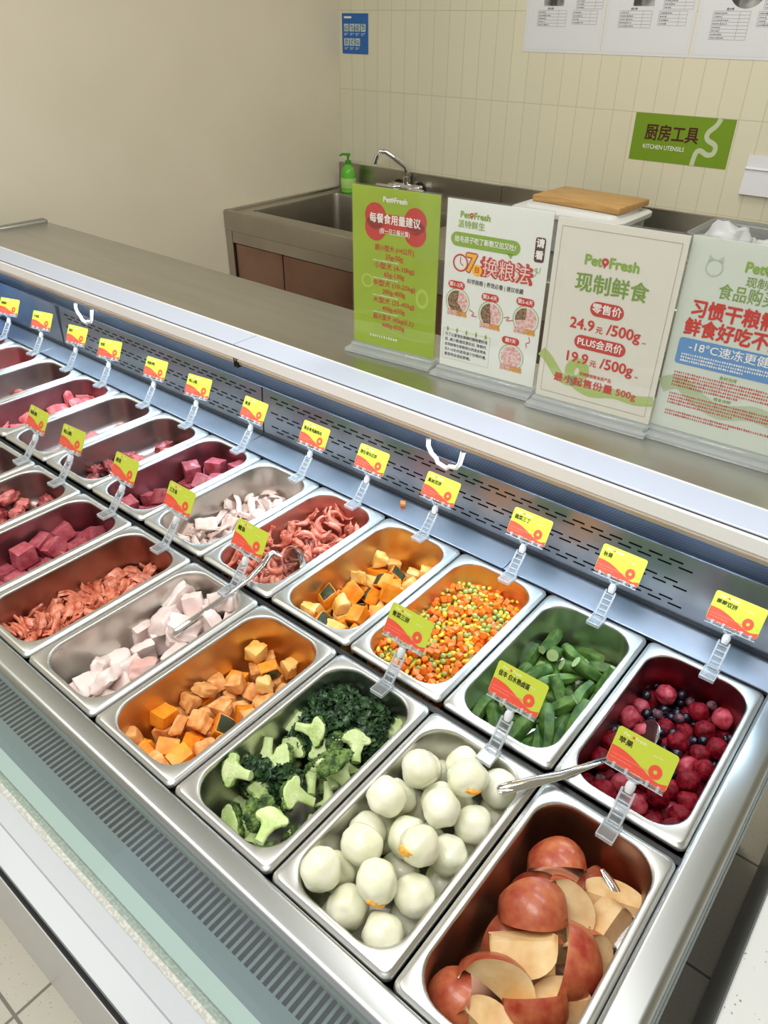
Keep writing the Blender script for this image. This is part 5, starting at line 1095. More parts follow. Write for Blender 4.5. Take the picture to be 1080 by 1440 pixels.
  'corn': "0 2034 4637 -455 -93 -33 -140 0;0 2116 4030 -470 -4 -2 -3 0;2 2168 5549 -461 55 -93 61 1;1 2280 3597 -468 -177 -4 5 0;0 2238 5096 -468 1 0 10 1;1 2214 5708 -465 -162 87 9 1;1 2339 5003 -468 0 -179 -24 1;2 2418 5375 -461 -111 -87 -40 1;0 2507 5089 -470 6 -89 -114 0;0 2580 3581 -463 19 84 40 1;2 2617 4337 -469 3 176 -80 0;1 2608 5982 -465 18 93 -80 0;0 2838 4211 -463 83 -84 86 0;1 2942 4970 -463 42 -84 -113 1;1 3163 4297 -463 64 -84 -46 0;2 3179 5520 -465 -102 0 -99 0;0 2182 5896 -385 -76 122 -31 1;0 2248 3913 -401 -98 9 4 1;2 2341 5195 -350 65 102 -21 1;0 2397 6025 -382 -30 22 97 1;0 2452 3919 -422 -86 44 -64 1;0 2450 5221 -373 -8 -3 90 1;0 2573 3546 -357 32 78 44 1;0 2657 4554 -372 -2 -111 88 1;2 2572 5278 -377 123 47 -57 1;1 2685 5471 -412 -35 -43 24 1;0 2722 3804 -412 -104 9 -85 1;0 2684 4671 -346 1 17 171 1;0 2817 3545 -455 64 -3 70 1;2 2985 4662 -356 -74 -64 -10 1;1 3004 5929 -411 -11 -162 -58 1;1 2979 6335 -419 -180 -42 -5 1;1 3266 4266 -357 79 -22 105 0;1 3173 6138 -366 10 100 19 1;0 3261 3552 -466 91 4 46 1;0 3325 3756 -401 19 131 -50 0;0 3364 5344 -457 53 -179 1 0;1 1978 3706 -244 -22 -95 34 0;2 1966 4366 -272 -94 -9 -85 1;2 1976 4736 -351 -142 5 -1 1;1 1975 5653 -361 12 -137 87 1;1 2100 3909 -309 -37 -61 -79 1;0 2100 4448 -377 57 -138 -61 1;0 2216 4524 -386 63 30 -165 1;0 2261 3792 -339 -28 -36 -138 1;0 2375 4038 -374 -132 27 -7 1;2 2356 4279 -375 99 60 -14 1;0 2515 6331 -371 -3 176 -89 1;0 2531 5091 -335 -20 32 168 1;2 2662 3745 -322 -43 13 133 1;0 2577 6029 -320 69 -139 49 1;2 2626 4703 -263 25 174 58 1;1 2663 4805 -385 -112 19 31 1;1 2898 4441 -353 25 50 -168 1;2 2768 5211 -373 -177 1 -44 1;1 2754 6187 -321 -20 176 -28 1;2 2940 5203 -243 76 -76 -4 1;2 3111 6334 -365 0 6 179 1;2 3167 4595 -299 -157 -54 -46 1;0 3293 3605 -345 -53 113 77 1;1 3358 4339 -275 3 57 -85 0;1 2036 3613 -324 8 -34 -54 0;0 2057 4047 -256 -19 -155 -10 1;1 2166 3542 -299 -8 29 175 1;0 2081 4388 -288 44 10 165 1;2 2078 4558 -304 67 -129 -64 1;0 2063 4944 -318 132 -23 77 1;0 2443 3971 -311 -1 53 -74 1;2 2378 4174 -269 -94 15 128 1;2 2343 4486 -254 164 -10 -80 1;1 2663 3874 -286 105 -30 83 1;0 2502 4361 -356 -103 79 57 1;1 2684 4002 -290 -95 122 -25 1;1 2769 3663 -304 93 15 48 1;0 2887 4223 -334 86 -7 16 1;2 3117 3945 -278 164 -33 -27 1;1 3085 4370 -262 -32 25 77 1;0 3153 4773 -288 55 -65 92 1;1 3218 4691 -267 72 -8 57 1;1 3342 4048 -271 -22 -5 141 0;2 3296 4464 -255 45 -102 -57 1;0 3356 4556 -343 -176 0 -9 0;0 2044 3915 -487 -155 -14 74 0;0 2083 4740 -488 17 -167 71 0;0 2062 4843 -480 -3 23 -114 0;2 1978 5480 -479 -59 -7 180 0;2 2016 5813 -488 -10 -14 10 0;0 2161 3926 -487 24 -166 -2 0;0 2163 4622 -488 -17 -6 88 0;1 2069 5442 -486 175 2 19 0;1 2256 3794 -488 -165 -15 -5 0;1 2256 3901 -487 -15 -4 -106 1;0 2261 5596 -486 26 -161 -47 0;0 2234 5887 -487 6 -14 -139 0;2 2316 6084 -468 -59 26 -33 1;1 2384 4326 -486 -1 4 -91 0;0 2350 4437 -487 -11 -3 126 1;0 2355 4643 -467 151 47 -66 0;0 2475 5723 -486 -174 -1 89 0;2 2452 4393 -480 -36 9 -4 1;1 2546 5790 -477 -82 -20 -8 0;2 2491 5982 -473 54 18 -30 0;0 2601 3756 -479 -69 -162 -9 0;0 2566 3857 -487 6 -14 69 0;0 2618 4222 -486 -26 -17 138 0;2 2747 3607 -487 13 -172 61 1;0 2681 3820 -487 -10 -179 61 0;0 2726 5437 -482 41 -12 -73 1;2 2745 5541 -484 -4 -23 -68 0;0 2779 3849 -487 170 -1 -25 0;0 2906 4127 -488 -15 -167 49 0;1 2839 4683 -482 38 -25 -5 0;2 2863 4865 -475 -56 13 -124 0;1 2817 4928 -487 12 -5 -138 0;1 2847 5350 -485 -20 -24 110 0;1 2836 5578 -484 -30 -160 66 0;0 2862 5687 -484 22 -3 -120 0;0 2869 6225 -480 125 -11 92 1;0 2899 4375 -477 32 18 78 0;0 2938 4789 -473 55 161 -22 0;2 2950 5061 -464 -13 68 78 0;1 2967 5479 -487 175 -14 -70 0;1 2943 5752 -486 -177 2 78 0;1 2964 5984 -487 13 -5 -44 0;1 3085 5290 -479 6 21 -140 0;0 3058 5482 -488 17 -167 -83 0;2 3064 5977 -477 9 27 -93 0;2 3031 6079 -487 -170 0 -88 0;2 3180 5325 -469 -15 43 -108 0;0 3178 5406 -479 -55 -11 51 0;2 3303 3808 -474 -13 31 -101 0;0 3293 4430 -486 6 -2 18 0;0 3312 4575 -487 6 -14 39 0;2 3362 4895 -487 -10 -5 83 0;0 3367 5460 -488 -164 -12 -27 1;2 3302 5944 -487 175 -15 -15 0;1 2047 3994 -372 -37 -12 72 1;1 2049 4356 -466 -18 -119 -113 0;1 2065 5516 -465 -21 127 -112 1;0 2056 4459 -479 108 -21 -97 0;1 2036 5240 -386 10 -17 -76 0;1 2126 5368 -431 -46 -99 70 1;1 2121 5618 -474 93 4 27 1;1 2100 6096 -467 -29 44 169 0;0 2163 3849 -472 -123 21 -27 1;0 2205 4360 -466 -110 39 77 0;2 2220 5082 -385 -10 -171 5 1;1 2286 5392 -475 -79 3 169 0;0 2295 5600 -419 -33 -129 -54 1;2 2350 4057 -477 -67 -28 -152 0;1 2413 4249 -442 31 24 -117 0;2 2323 4393 -444 51 -4 -46 1;2 2319 4644 -377 54 0 57 1;0 2413 4951 -465 -98 41 54 0;2 2403 5081 -464 -13 68 -139 1;1 2498 3524 -488 14 -165 -14 1;0 2542 4079 -477 -6 -35 -158 0;2 2446 4873 -478 -99 -23 -79 1;0 2440 5032 -377 42 98 35 1;2 2440 5120 -379 -51 38 74 1;1 2478 5608 -386 44 -44 -42 1;2 2444 5726 -424 -34 -19 65 1;0 2524 5810 -396 100 1 -144 1;2 2514 6213 -487 -9 -16 86 0;0 2545 5172 -460 -75 -109 17 1;0 2628 5636 -463 -34 -64 -30 0;0 2659 5830 -390 -171 6 -69 1;1 2609 6117 -370 -9 -15 -56 1;1 2763 4572 -408 -25 147 -31 0;1 2752 5354 -448 -103 -33 14 1;1 2800 5465 -367 36 -22 -126 1;1 2734 5626 -483 35 -23 -169 0;0 2687 5926 -378 -32 40 50 1;1 2707 6158 -483 39 -7 18 0;0 2828 3728 -365 -3 15 103 1;0 2795 4009 -488 -164 -12 54 0;1 3004 4519 -477 85 -21 -114 0;0 2842 4537 -404 29 147 49 1;0 2831 4763 -476 -151 -38 62 1;1 2892 5903 -422 41 3 65 1;2 2784 6125 -430 8 175 -57 0;0 2934 3741 -388 -52 -9 143 0;1 2975 5041 -370 -144 -14 56 1;1 2925 5293 -404 -133 2 -3 1;2 2897 5514 -474 -61 14 79 0;0 2941 5865 -473 72 -41 -95 1;2 3106 3804 -399 67 -160 29 0;1 3154 4201 -465 -78 45 3 0;2 3121 4752 -381 10 14 52 1;2 3037 4806 -386 -163 -1 -70 0;0 3057 4986 -383 -2 11 158 1;1 3136 3601 -368 -27 -5 -112 0;2 3185 4108 -400 175 -2 33 1;2 3175 5887 -370 -132 0 -62 1;0 3389 4093 -462 117 55 -94 0;1 3386 4378 -479 116 -13 77 0;2 3382 4495 -480 -36 8 118 0;1 3378 5884 -478 54 -31 -136 0;2 3393 6162 -467 97 20 -105 0;0 1955 5067 -395 140 -39 83 1;2 2088 6122 -391 83 -15 82 1;2 2069 3845 -465 -5 55 -93 0;2 2168 4603 -398 43 126 -45 1;0 2106 5268 -367 -93 6 90 1;2 2183 5440 -482 5 -152 1 0;2 2227 5465 -420 -27 45 96 1;0 2229 5979 -466 132 -29 -101 0;1 2071 6179 -466 -74 -125 -55 0;2 2211 3657 -383 -36 -56 94 0;1 2170 3890 -378 75 35 -110 1;2 2291 4115 -357 -3 -47 81 1;2 2210 4943 -377 -115 -15 115 0;1 2372 5156 -268 -13 -29 149 1;1 2183 5723 -376 -10 -4 168 1;2 2315 5905 -403 83 -146 8 1;0 2357 3835 -383 -23 -7 160 0;2 2284 4199 -339 65 -1 8 1;0 2353 4490 -420 -49 -147 35 0;2 2351 6201 -378 89 -1 149 1;0 2469 4183 -345 121 18 -33 1;2 2560 5189 -335 39 -160 18 1;2 2582 5424 -375 90 5 76 1;2 2596 6262 -460 -28 -93 -41 0;2 2604 3526 -270 -5 9 -176 1;0 2605 5164 -393 21 38 77 1;1 2597 5665 -387 93 -77 -98 1;1 2715 3730 -480 55 -8 -162 0;1 2660 3931 -371 66 -164 6 1;2 2660 4071 -369 -110 -13 133 1;1 2684 4252 -367 5 -8 15 1;0 2797 4987 -328 -38 -5 46 1;1 2818 5160 -294 169 -7 15 1;2 2672 5185 -368 47 -110 6 1;0 2694 5250 -467 -32 -54 97 0;2 2673 5983 -343 18 -71 -113 1;1 2831 4548 -335 24 -14 -46 1;1 2949 4951 -365 55 10 23 1;0 2846 5853 -374 -30 -135 -101 1;1 2974 4017 -399 -112 71 45 1;2 3008 4080 -337 32 -52 112 1;2 2995 4526 -306 -48 3 -160 1;2 3006 4898 -354 69 27 -122 1;2 2950 5324 -337 156 -11 5 1;2 3040 5380 -394 -17 -4 -2 0;1 3073 4037 -368 -11 -68 39 1;2 3113 4356 -373 -21 -50 -148 1;0 3152 5248 -327 -66 -16 -16 1;0 3023 5454 -419 -76 -43 145 0;2 3110 5859 -362 -143 8 -83 1;2 3147 6212 -468 40 -53 -25 1;1 3232 3661 -397 -65 60 -4 0;0 3154 4011 -365 -51 145 -40 1;2 3281 4966 -376 1 -166 -6 1;0 3257 5024 -473 -22 -43 94 0;2 3260 5284 -464 -83 48 -42 0;1 3369 5251 -322 162 -6 -47 0;1 3361 5311 -372 7 38 -78 0;1 3382 5734 -402 23 -169 -64 1;1 3386 5946 -440 -56 -111 89 1;1 2035 3807 -277 -60 21 -61 1;2 2013 4422 -380 -134 -20 111 1;0 2020 4656 -296 113 -28 -10 1;0 2194 4390 -337 133 -72 -52 1;0 2293 4366 -310 27 38 81 1;2 2375 3840 -318 9 -2 41 1;0 2309 4465 -331 34 -26 -180 1;1 2409 4914 -379 -168 30 -6 1;0 2725 3552 -398 131 -98 7 1;2 2480 4057 -398 71 -24 78 1;0 2660 3585 -390 -77 -12 -105 1;1 2527 4016 -354 -9 -100 109 1;0 2543 4495 -406 -11 -26 -114 0;1 2554 4532 -328 -155 42 -39 1;0 2359 4610 -318 70 -147 -17 1;2 2561 4640 -320 -38 -148 8 1;2 2585 4789 -332 11 -83 5 1;2 2814 3973 -314 139 -40 90 1;0 2998 4189 -344 -10 -70 -109 1;2 3174 4196 -318 -92 -16 -49 1;0 3165 3513 -477 -68 -31 162 1;1 3159 3874 -328 84 -13 -82 1;0 3207 4208 -410 17 -132 31 1;2 3212 4490 -318 -33 -61 19 1;1 3282 4659 -423 135 41 -49 0;1 3285 4475 -361 10 -37 -41 0",
  'pea': "1 2021 4926 -472 -68 -159 38 0;2 2024 5912 -474 113 -6 139 0;2 2173 3623 -474 59 165 14 0;2 2127 3767 -474 -125 -1 54 0;1 2127 4394 -472 -149 74 -26 0;2 2150 4854 -474 45 -54 139 0;1 2049 5034 -472 -115 -40 9 0;2 2051 5661 -474 6 133 118 0;1 2118 5913 -472 73 54 21 1;2 2151 6005 -474 -82 52 90 1;0 2208 4218 -472 123 -1 -20 0;1 2252 4467 -472 48 -172 20 0;2 2237 4573 -474 -11 -1 15 0;2 2199 5215 -474 -88 -4 -159 0;0 2301 5472 -472 -121 3 -134 0;1 2123 5818 -472 6 163 85 1;2 2393 3990 -474 -120 1 124 1;2 2423 4581 -474 -32 6 -47 0;0 2336 4754 -472 35 3 157 0;2 2423 5157 -474 -44 74 -7 1;0 2332 5648 -472 -28 100 33 0;2 2407 5953 -474 141 -42 6 0;2 2405 6108 -474 41 -152 64 0;1 2485 3816 -472 -9 -27 -138 0;0 2496 4522 -472 107 19 -93 0;0 2574 5501 -472 -121 45 -66 1;2 2684 4757 -474 34 2 -48 0;0 2604 5005 -472 26 51 105 0;0 2633 5326 -472 -154 -6 35 0;2 2620 5419 -474 18 45 -105 0;0 2657 5558 -472 30 -155 28 1;2 2693 5814 -474 -30 29 115 0;1 2730 4508 -472 112 29 59 0;0 2672 4584 -472 168 30 19 0;2 2758 4994 -474 -112 10 89 0;2 2757 5188 -474 -19 -16 -69 0;1 2776 5280 -472 107 8 -6 0;0 2710 5961 -472 53 123 41 0;1 2868 4476 -472 -25 11 87 1;2 2806 4590 -474 -94 35 -6 0;2 2860 5832 -474 14 46 -111 0;0 2905 3844 -472 -52 -14 -59 0;2 3014 5826 -474 -5 173 10 1;1 2954 6234 -472 -13 161 77 0;0 2886 6330 -472 79 -43 -136 0;0 3046 4040 -472 18 -78 -105 0;2 3053 4273 -474 34 -133 36 0;0 3035 5585 -472 24 33 -159 0;2 3072 5754 -474 -39 -133 79 1;0 3165 3879 -472 -72 -28 29 0;1 3241 4121 -472 -85 -14 82 0;2 3210 4469 -474 -26 -153 21 0;2 3210 4805 -474 -95 -8 -83 0;1 3166 5048 -472 89 -60 19 0;1 3377 3993 -472 57 42 113 0;1 3365 4747 -472 81 -63 66 0;1 3294 5184 -472 15 -61 -118 0;0 3259 5370 -472 -5 158 85 0;2 3379 5697 -474 174 -51 -16 0;1 3377 5791 -472 49 -38 -2 0;2 3323 6088 -474 -130 37 -82 1;2 1974 3652 -474 104 -134 -1 0;2 2029 5103 -412 56 -37 18 1;0 2059 5349 -472 -79 6 -37 0;2 1961 5853 -440 -78 -128 2 0;0 2011 6097 -380 12 -31 117 1;1 2158 3528 -472 53 -66 111 1;0 2092 3934 -414 125 4 -7 1;1 2145 4003 -374 -9 30 85 1;1 2155 4325 -360 31 37 180 1;1 2125 4944 -393 69 -2 180 1;2 2144 5048 -474 135 -25 -98 0;2 2197 5350 -474 59 -31 -30 0;2 2118 5724 -474 -72 45 77 1;2 2137 6031 -386 -97 7 7 1;1 2211 4236 -379 -10 112 -101 0;1 2158 4485 -472 75 -62 -128 0;0 2283 4759 -392 76 46 112 1;0 2294 4929 -387 -84 43 101 1;1 2187 5282 -384 39 63 -12 1;2 2298 5692 -396 52 5 -1 1;2 2171 6188 -381 50 6 89 1;1 2320 3718 -373 128 -8 -29 1;2 2324 4540 -474 -72 151 27 0;2 2321 5527 -399 179 -1 72 1;2 2426 5637 -474 34 -76 142 0;1 2368 5736 -472 -88 -55 -102 0;0 2398 5863 -376 -127 -41 87 1;2 2315 6178 -474 61 62 55 0;2 2415 6290 -399 -126 31 43 1;2 2576 4213 -378 -9 -160 50 1;2 2494 4260 -377 43 -61 6 1;1 2419 4707 -472 -71 -24 30 0;0 2473 5352 -359 82 108 -73 1;2 2518 5992 -389 86 21 -94 1;0 2546 3940 -372 24 -124 87 1;0 2683 5011 -419 67 1 -41 0;2 2603 5079 -414 -38 -147 6 0;0 2563 5707 -472 9 12 -59 0;2 2598 5939 -362 18 21 -127 1;1 2614 6342 -472 43 -131 59 0;1 2777 3917 -405 -171 -70 6 0;0 2739 4153 -425 175 -10 23 0;1 2707 4345 -382 20 -5 7 0;1 2776 4861 -369 18 -160 -55 1;2 2729 4929 -414 -165 -43 -33 1;0 2608 5233 -472 -75 140 -22 0;1 2830 3839 -413 173 54 -14 0;2 2807 4111 -474 -8 154 1 0;1 2911 5102 -379 -70 -116 -36 1;2 2865 5559 -408 72 -24 -151 1;1 2767 5573 -411 81 18 -15 1;2 2775 5969 -364 -14 26 -14 1;0 2844 3923 -472 11 36 179 0;2 2912 4324 -366 -124 33 -74 1;0 2958 4395 -423 130 59 48 0;1 2928 4563 -355 34 8 13 1;2 2864 5648 -382 -121 46 -5 1;2 3007 5688 -474 39 83 -44 1;2 3012 3764 -416 26 50 -127 0;0 3021 4568 -372 -37 -180 -49 0;2 3078 4898 -385 -54 49 39 0;0 3114 5207 -388 -5 -139 104 0;2 3028 5822 -382 -22 -39 131 1;2 3100 5958 -383 9 57 85 1;0 3016 6052 -407 168 -69 21 1;2 3136 3932 -400 75 57 54 0;1 3112 4623 -387 35 135 87 1;2 3210 4720 -372 167 36 -49 1;2 3141 4844 -425 49 26 -145 0;2 3145 5294 -402 31 -51 -39 1;0 3271 4733 -472 -32 167 9 0;2 3223 5122 -474 43 -25 60 0;0 3377 5549 -472 -23 38 -21 0;1 3354 5625 -418 -128 5 106 0;2 3307 5832 -419 70 -8 -140 0;1 2015 4166 -411 -33 -14 116 0;0 1963 4348 -371 45 138 66 1;0 2056 4777 -421 -157 -30 23 1;2 1961 5297 -407 91 15 98 1;0 2144 5451 -392 105 -131 -22 1;0 1963 5791 -368 -19 -48 -154 1;1 2188 3574 -395 2 -1 29 1;2 2056 4332 -370 163 29 43 1;0 2099 5036 -391 -23 -27 -112 1;2 2015 4985 -399 17 -129 -28 1;2 2054 5725 -407 19 -142 -1 1;1 2151 6193 -472 22 35 -104 1;1 2190 3793 -409 54 95 -83 1;1 2317 4080 -281 -52 -61 -5 1;0 2249 4332 -370 -31 29 55 0;0 2261 4425 -387 -18 161 -78 0;1 2224 4756 -317 -92 12 -111 1;1 2263 5278 -327 6 179 4 1;0 2240 5371 -393 -45 27 -172 1;2 2237 5977 -374 -119 19 -15 1;0 2258 6151 -374 26 -165 -10 1;2 2367 4575 -400 -89 -6 117 1;0 2340 4842 -366 -101 22 32 1;2 2280 6059 -380 4 -155 93 1;1 2474 3851 -349 143 75 6 1;0 2443 4070 -472 173 57 21 0;0 2436 4265 -303 35 -13 86 1;0 2415 4672 -383 34 53 152 1;2 2378 4759 -388 -81 55 -112 1;2 2434 5544 -344 77 105 41 1;1 2519 5685 -390 -71 32 95 1;1 2585 5754 -389 -25 31 19 1;2 2488 6080 -374 9 139 -62 1;0 2344 6123 -403 -58 -27 173 1;2 2613 4005 -369 72 35 132 1;0 2565 4086 -387 -33 58 -66 1;0 2642 4201 -312 21 -118 76 1;1 2544 4439 -472 -13 -79 15 0;2 2560 4586 -390 49 135 -69 0;0 2444 4825 -382 52 125 86 1;0 2675 5267 -364 -41 -74 34 1;0 2613 6185 -472 -129 9 -122 0;2 2677 3526 -474 -115 -42 50 1;1 2753 4507 -351 -175 6 46 0;0 2740 5519 -336 161 -34 -48 1;0 2785 5664 -433 -74 9 -79 1;0 2760 5741 -382 53 7 -88 0;0 2894 5022 -331 139 49 -43 1;1 2818 5309 -385 132 126 0 1;1 2988 5417 -336 102 22 -23 1;2 2978 5748 -409 36 175 26 1;2 3010 3705 -344 11 139 -46 0;0 2982 4440 -285 101 -38 115 1;1 3120 5755 -390 166 -22 -58 1;0 2939 5848 -365 86 49 -110 1;2 2926 6024 -425 -83 -165 9 1;2 3084 3868 -357 118 120 11 0;1 3138 4440 -336 -124 13 -74 1;2 3096 4524 -336 166 -3 -26 0;0 3078 4834 -315 -5 -1 171 1;2 3058 5250 -302 45 7 -11 1;0 3181 5622 -384 -124 -53 77 1;1 3163 5778 -472 -120 -57 -46 1;2 3060 6134 -393 87 -21 14 0;1 3223 3724 -472 99 11 -91 0;1 3165 4281 -361 5 -18 6 1;0 3260 4607 -352 27 -148 86 1;0 3116 5324 -317 -179 -26 -12 1;1 3079 5446 -328 55 37 -67 1;0 3192 5516 -352 100 18 -14 1;2 3226 5789 -404 -6 128 66 1;1 3301 5969 -408 -22 52 -156 0;1 3354 6122 -391 77 -32 -19 1;2 3379 3946 -333 -41 179 -39 1;0 3305 4511 -436 161 -33 67 0;1 3377 4929 -406 49 -11 -124 1;2 3379 5509 -387 60 58 28 1;2 3259 6021 -474 -130 -67 0 0;0 3262 6140 -423 12 -178 49 0;0 2097 4088 -380 -44 -47 95 1;2 2129 3779 -339 66 26 -169 1;0 2314 3984 -275 -142 25 36 1;2 2051 4149 -325 -146 52 6 1;0 2271 3902 -298 -92 -4 82 1;0 2352 3929 -343 12 41 161 1;1 2270 4161 -266 19 -155 69 1;0 2212 4284 -296 -46 -159 -15 1;1 2179 4466 -313 68 -23 58 1;1 2365 4992 -373 70 -15 110 1;1 2484 3530 -400 -8 -175 9 1;2 2304 4269 -282 -7 27 130 1;0 2298 4556 -340 18 160 -8 1;1 2402 3762 -351 -11 170 -31 0;1 2377 4320 -252 44 124 -77 1;2 2554 4443 -324 -94 19 100 1;2 2493 4968 -369 -51 -154 27 1;0 2797 3528 -354 68 58 -126 1;1 2791 4214 -356 -37 -45 89 1;2 2622 4518 -277 -52 -105 88 1;0 2978 3640 -284 -95 27 29 0;0 2756 3914 -312 87 4 133 1;1 2921 4101 -277 -80 73 19 1;2 2888 3909 -390 -111 -12 -31 0;1 2983 4253 -281 -96 112 48 1;2 2912 4354 -279 116 -80 51 1;1 3127 3528 -279 142 4 -59 1;1 3149 4052 -285 132 -50 -83 1;2 3294 3958 -298 -58 160 -29 0;2 3379 3664 -357 -128 38 -21 1",
 },
 'broccoli': {
  'broccoli': "7 2190 1501 -820 -72 7 29 0;4 2746 1762 -734 3 -153 -68 0;1 2507 489 -818 -54 42 13 0;2 2254 2281 -649 26 -135 -34 0;2 3176 826 -744 39 42 -71 0;2 2563 1216 -673 173 24 -20 0;0 2791 458 -656 65 121 -4 0;3 2048 2770 -736 -2 -148 -103 0;5 2263 377 -749 86 47 -131 1;6 3121 1970 -621 -88 -61 -108 0;6 2220 1630 -560 60 42 107 1;5 3085 2797 -825 -73 -1 107 1;3 2616 2051 -517 52 -25 113 0;3 2780 1522 -541 -96 116 35 0;5 2253 1318 -397 -23 -21 -149 1;1 3213 388 -540 18 -23 -38 0;7 2514 1954 -388 -79 124 33 1;2 3019 2148 -236 19 29 -25 1;1 2164 801 -842 -69 -15 -100 0;0 2471 843 -471 -60 41 129 1;5 2071 1095 -610 -161 1 -80 0;4 2729 596 -310 49 -10 1 1;1 3219 1241 -734 -168 17 22 0;7 2109 1310 -385 23 21 32 1;3 1964 1929 -418 1 -25 -96 1;1 2349 1955 -252 44 -21 95 1;2 2216 724 -42 102 3 -61 1;5 2704 2578 -634 41 6 35 0;7 2935 1678 -385 67 -40 -102 0;3 3122 1476 -626 128 28 65 0;6 3214 1636 -140 23 8 -83 1;2 2969 1077 -236 -32 -50 -159 1;0 3142 428 68 -15 126 109 1;7 3129 2841 -567 -125 26 105 1",
 },
 'egg': {
  'egg': "4 4240 426 -722 70 45 -4 0;5 4901 422 -702 -51 20 -41 1;4 3976 1025 -720 105 135 4 0;2 4913 954 -705 -139 -18 -48 0;0 3967 1605 -725 102 118 29 1;0 4942 1587 -712 -67 -49 -28 1;2 4008 2160 -722 86 61 66 1;2 4919 2224 -711 94 92 -34 0;1 4036 2790 -710 -8 -4 149 0;5 4929 2783 -727 95 24 48 1;1 4416 416 -239 -73 20 167 1;1 4932 416 -182 29 -162 -2 1;4 3979 682 -338 64 2 94 1;5 4936 979 -156 -8 139 119 1;0 4481 2518 -691 -157 12 69 0;0 3954 2469 -292 -68 -112 -4 1;2 4905 2801 -194 51 -126 -73 1;5 4437 1338 -717 81 4 -68 1;3 4495 1864 -665 6 -29 -173 0;1 4935 2161 -204 137 31 -84 1;4 4455 934 -376 35 -46 16 0;1 4943 1638 -193 5 47 13 1;1 4625 1902 124 -136 13 -61 1;1 4359 2795 -176 -11 29 -82 1;1 3959 1306 -285 -32 134 -10 1;3 4094 2174 151 -95 49 -69 1;5 4424 1509 -204 17 -140 61 1;1 4023 421 106 -25 25 60 1;5 4165 964 63 106 27 -74 1;1 3963 1897 -277 -95 29 -46 1;1 4626 689 151 126 -26 40 1;5 4415 2196 -254 -43 77 51 1;3 4740 1306 179 29 -50 78 1;1 4016 1583 149 75 -129 -31 1;0 4643 2454 156 -39 109 17 1",
 },
 'organ_back': {
  'organ': "1 -6548 3677 -576 58 3 109 0;1 -6146 3684 -593 174 -2 -76 0;5 -5773 3719 -562 104 -6 -131 0;1 -6522 4067 -593 174 -2 -45 1;4 -6110 4285 -561 26 -132 -107 1;5 -6711 4608 -593 -17 9 -15 1;1 -6220 4583 -598 -18 9 7 0;0 -6489 4825 -523 -47 -39 -30 1;0 -6344 5186 -576 18 -15 -162 1;1 -6794 4292 -569 158 -27 -3 1;4 -6154 3981 -528 47 -24 -164 0;2 -6085 4918 -514 5 -145 -44 1;5 -6750 5088 -577 87 -4 -113 1;5 -6553 5995 -595 27 2 -88 1;4 -6200 5833 -591 -13 -164 93 0;3 -6004 5502 -535 106 -25 72 0",
 },
 'slices': {
  'slice': "2 -10276 3531 -478 -34 72 37 0;1 -9338 3729 -562 4 -153 3 1;0 -10112 4192 -589 -158 -24 31 1;0 -10113 4541 -654 172 -19 54 0;1 -9762 4510 -655 9 7 31 0;0 -10121 4903 -602 11 -173 -45 0;1 -9883 5205 -686 -23 3 157 0;2 -10376 5391 -628 8 -31 96 0;2 -9798 5532 -635 -1 -33 108 0;3 -10428 5827 -477 7 -131 16 1;2 -9767 5840 -614 -43 -1 -145 0;2 -10171 6156 -552 -110 4 57 1;2 -10017 3817 -679 1 -24 72 0;2 -10335 3842 -561 -128 12 -55 1;3 -10459 4659 -592 121 14 -114 1;1 -9920 4814 -572 17 16 96 1;0 -10249 5534 -703 -9 17 -177 0;0 -10138 5909 -589 -5 -14 -176 1;1 -10005 6063 -572 -15 7 -72 1;2 -10213 5369 -542 24 -18 63 1",
 },
 'scraps_near': {
  'slice': "3 -8425 3907 -659 10 -28 -8 0;2 -7912 3822 -722 2 -12 131 0;1 -7525 3975 -563 7 -156 -88 0;2 -8207 4421 -722 2 -12 172 0;3 -8460 5192 -659 10 -28 115 1;1 -7998 5782 -738 3 5 101 0;1 -8571 4803 -694 10 16 -88 1",
 },
 'scraps_far': {
  'organ': "5 -11983 3677 -548 -58 -27 -33 0;2 -11790 3890 -593 -19 -8 123 0;1 -11129 3724 -581 19 -4 171 0;1 -11831 4599 -577 51 0 -116 0;2 -11974 5271 -600 -165 7 9 1",
 },
 'pale_far': {
  'slice': "2 -13797 3804 -619 -175 22 -57 0;2 -12967 3729 -722 2 -12 -136 0;3 -13765 4247 -658 29 156 -2 0;2 -13296 4638 -606 36 11 -24 0;2 -13687 4528 -582 12 146 -102 0;3 -13844 4916 -690 -167 26 6 0;0 -13768 5224 -639 26 18 -5 0;3 -13656 5868 -630 10 136 -71 0;2 -13706 3738 -629 -6 -1 -96 0;1 -13886 5472 -544 -13 167 23 0;0 -13494 5556 -518 -10 24 -59 0;2 -13628 6211 -557 -108 15 -141 0",
 },
 'pale_end': {
  'slice': "2 -15613 3802 -722 2 -12 107 0;2 -14760 3582 -619 53 -2 177 0;0 -15648 4238 -615 17 -164 -54 0;2 -15345 4469 -640 43 -1 -41 0;1 -15559 4787 -738 3 5 127 0;0 -15354 5065 -627 19 28 70 0;0 -15592 3681 -537 -20 -159 -3 0;0 -15308 5830 -574 -3 14 174 0",
 },
 'organ_front': {
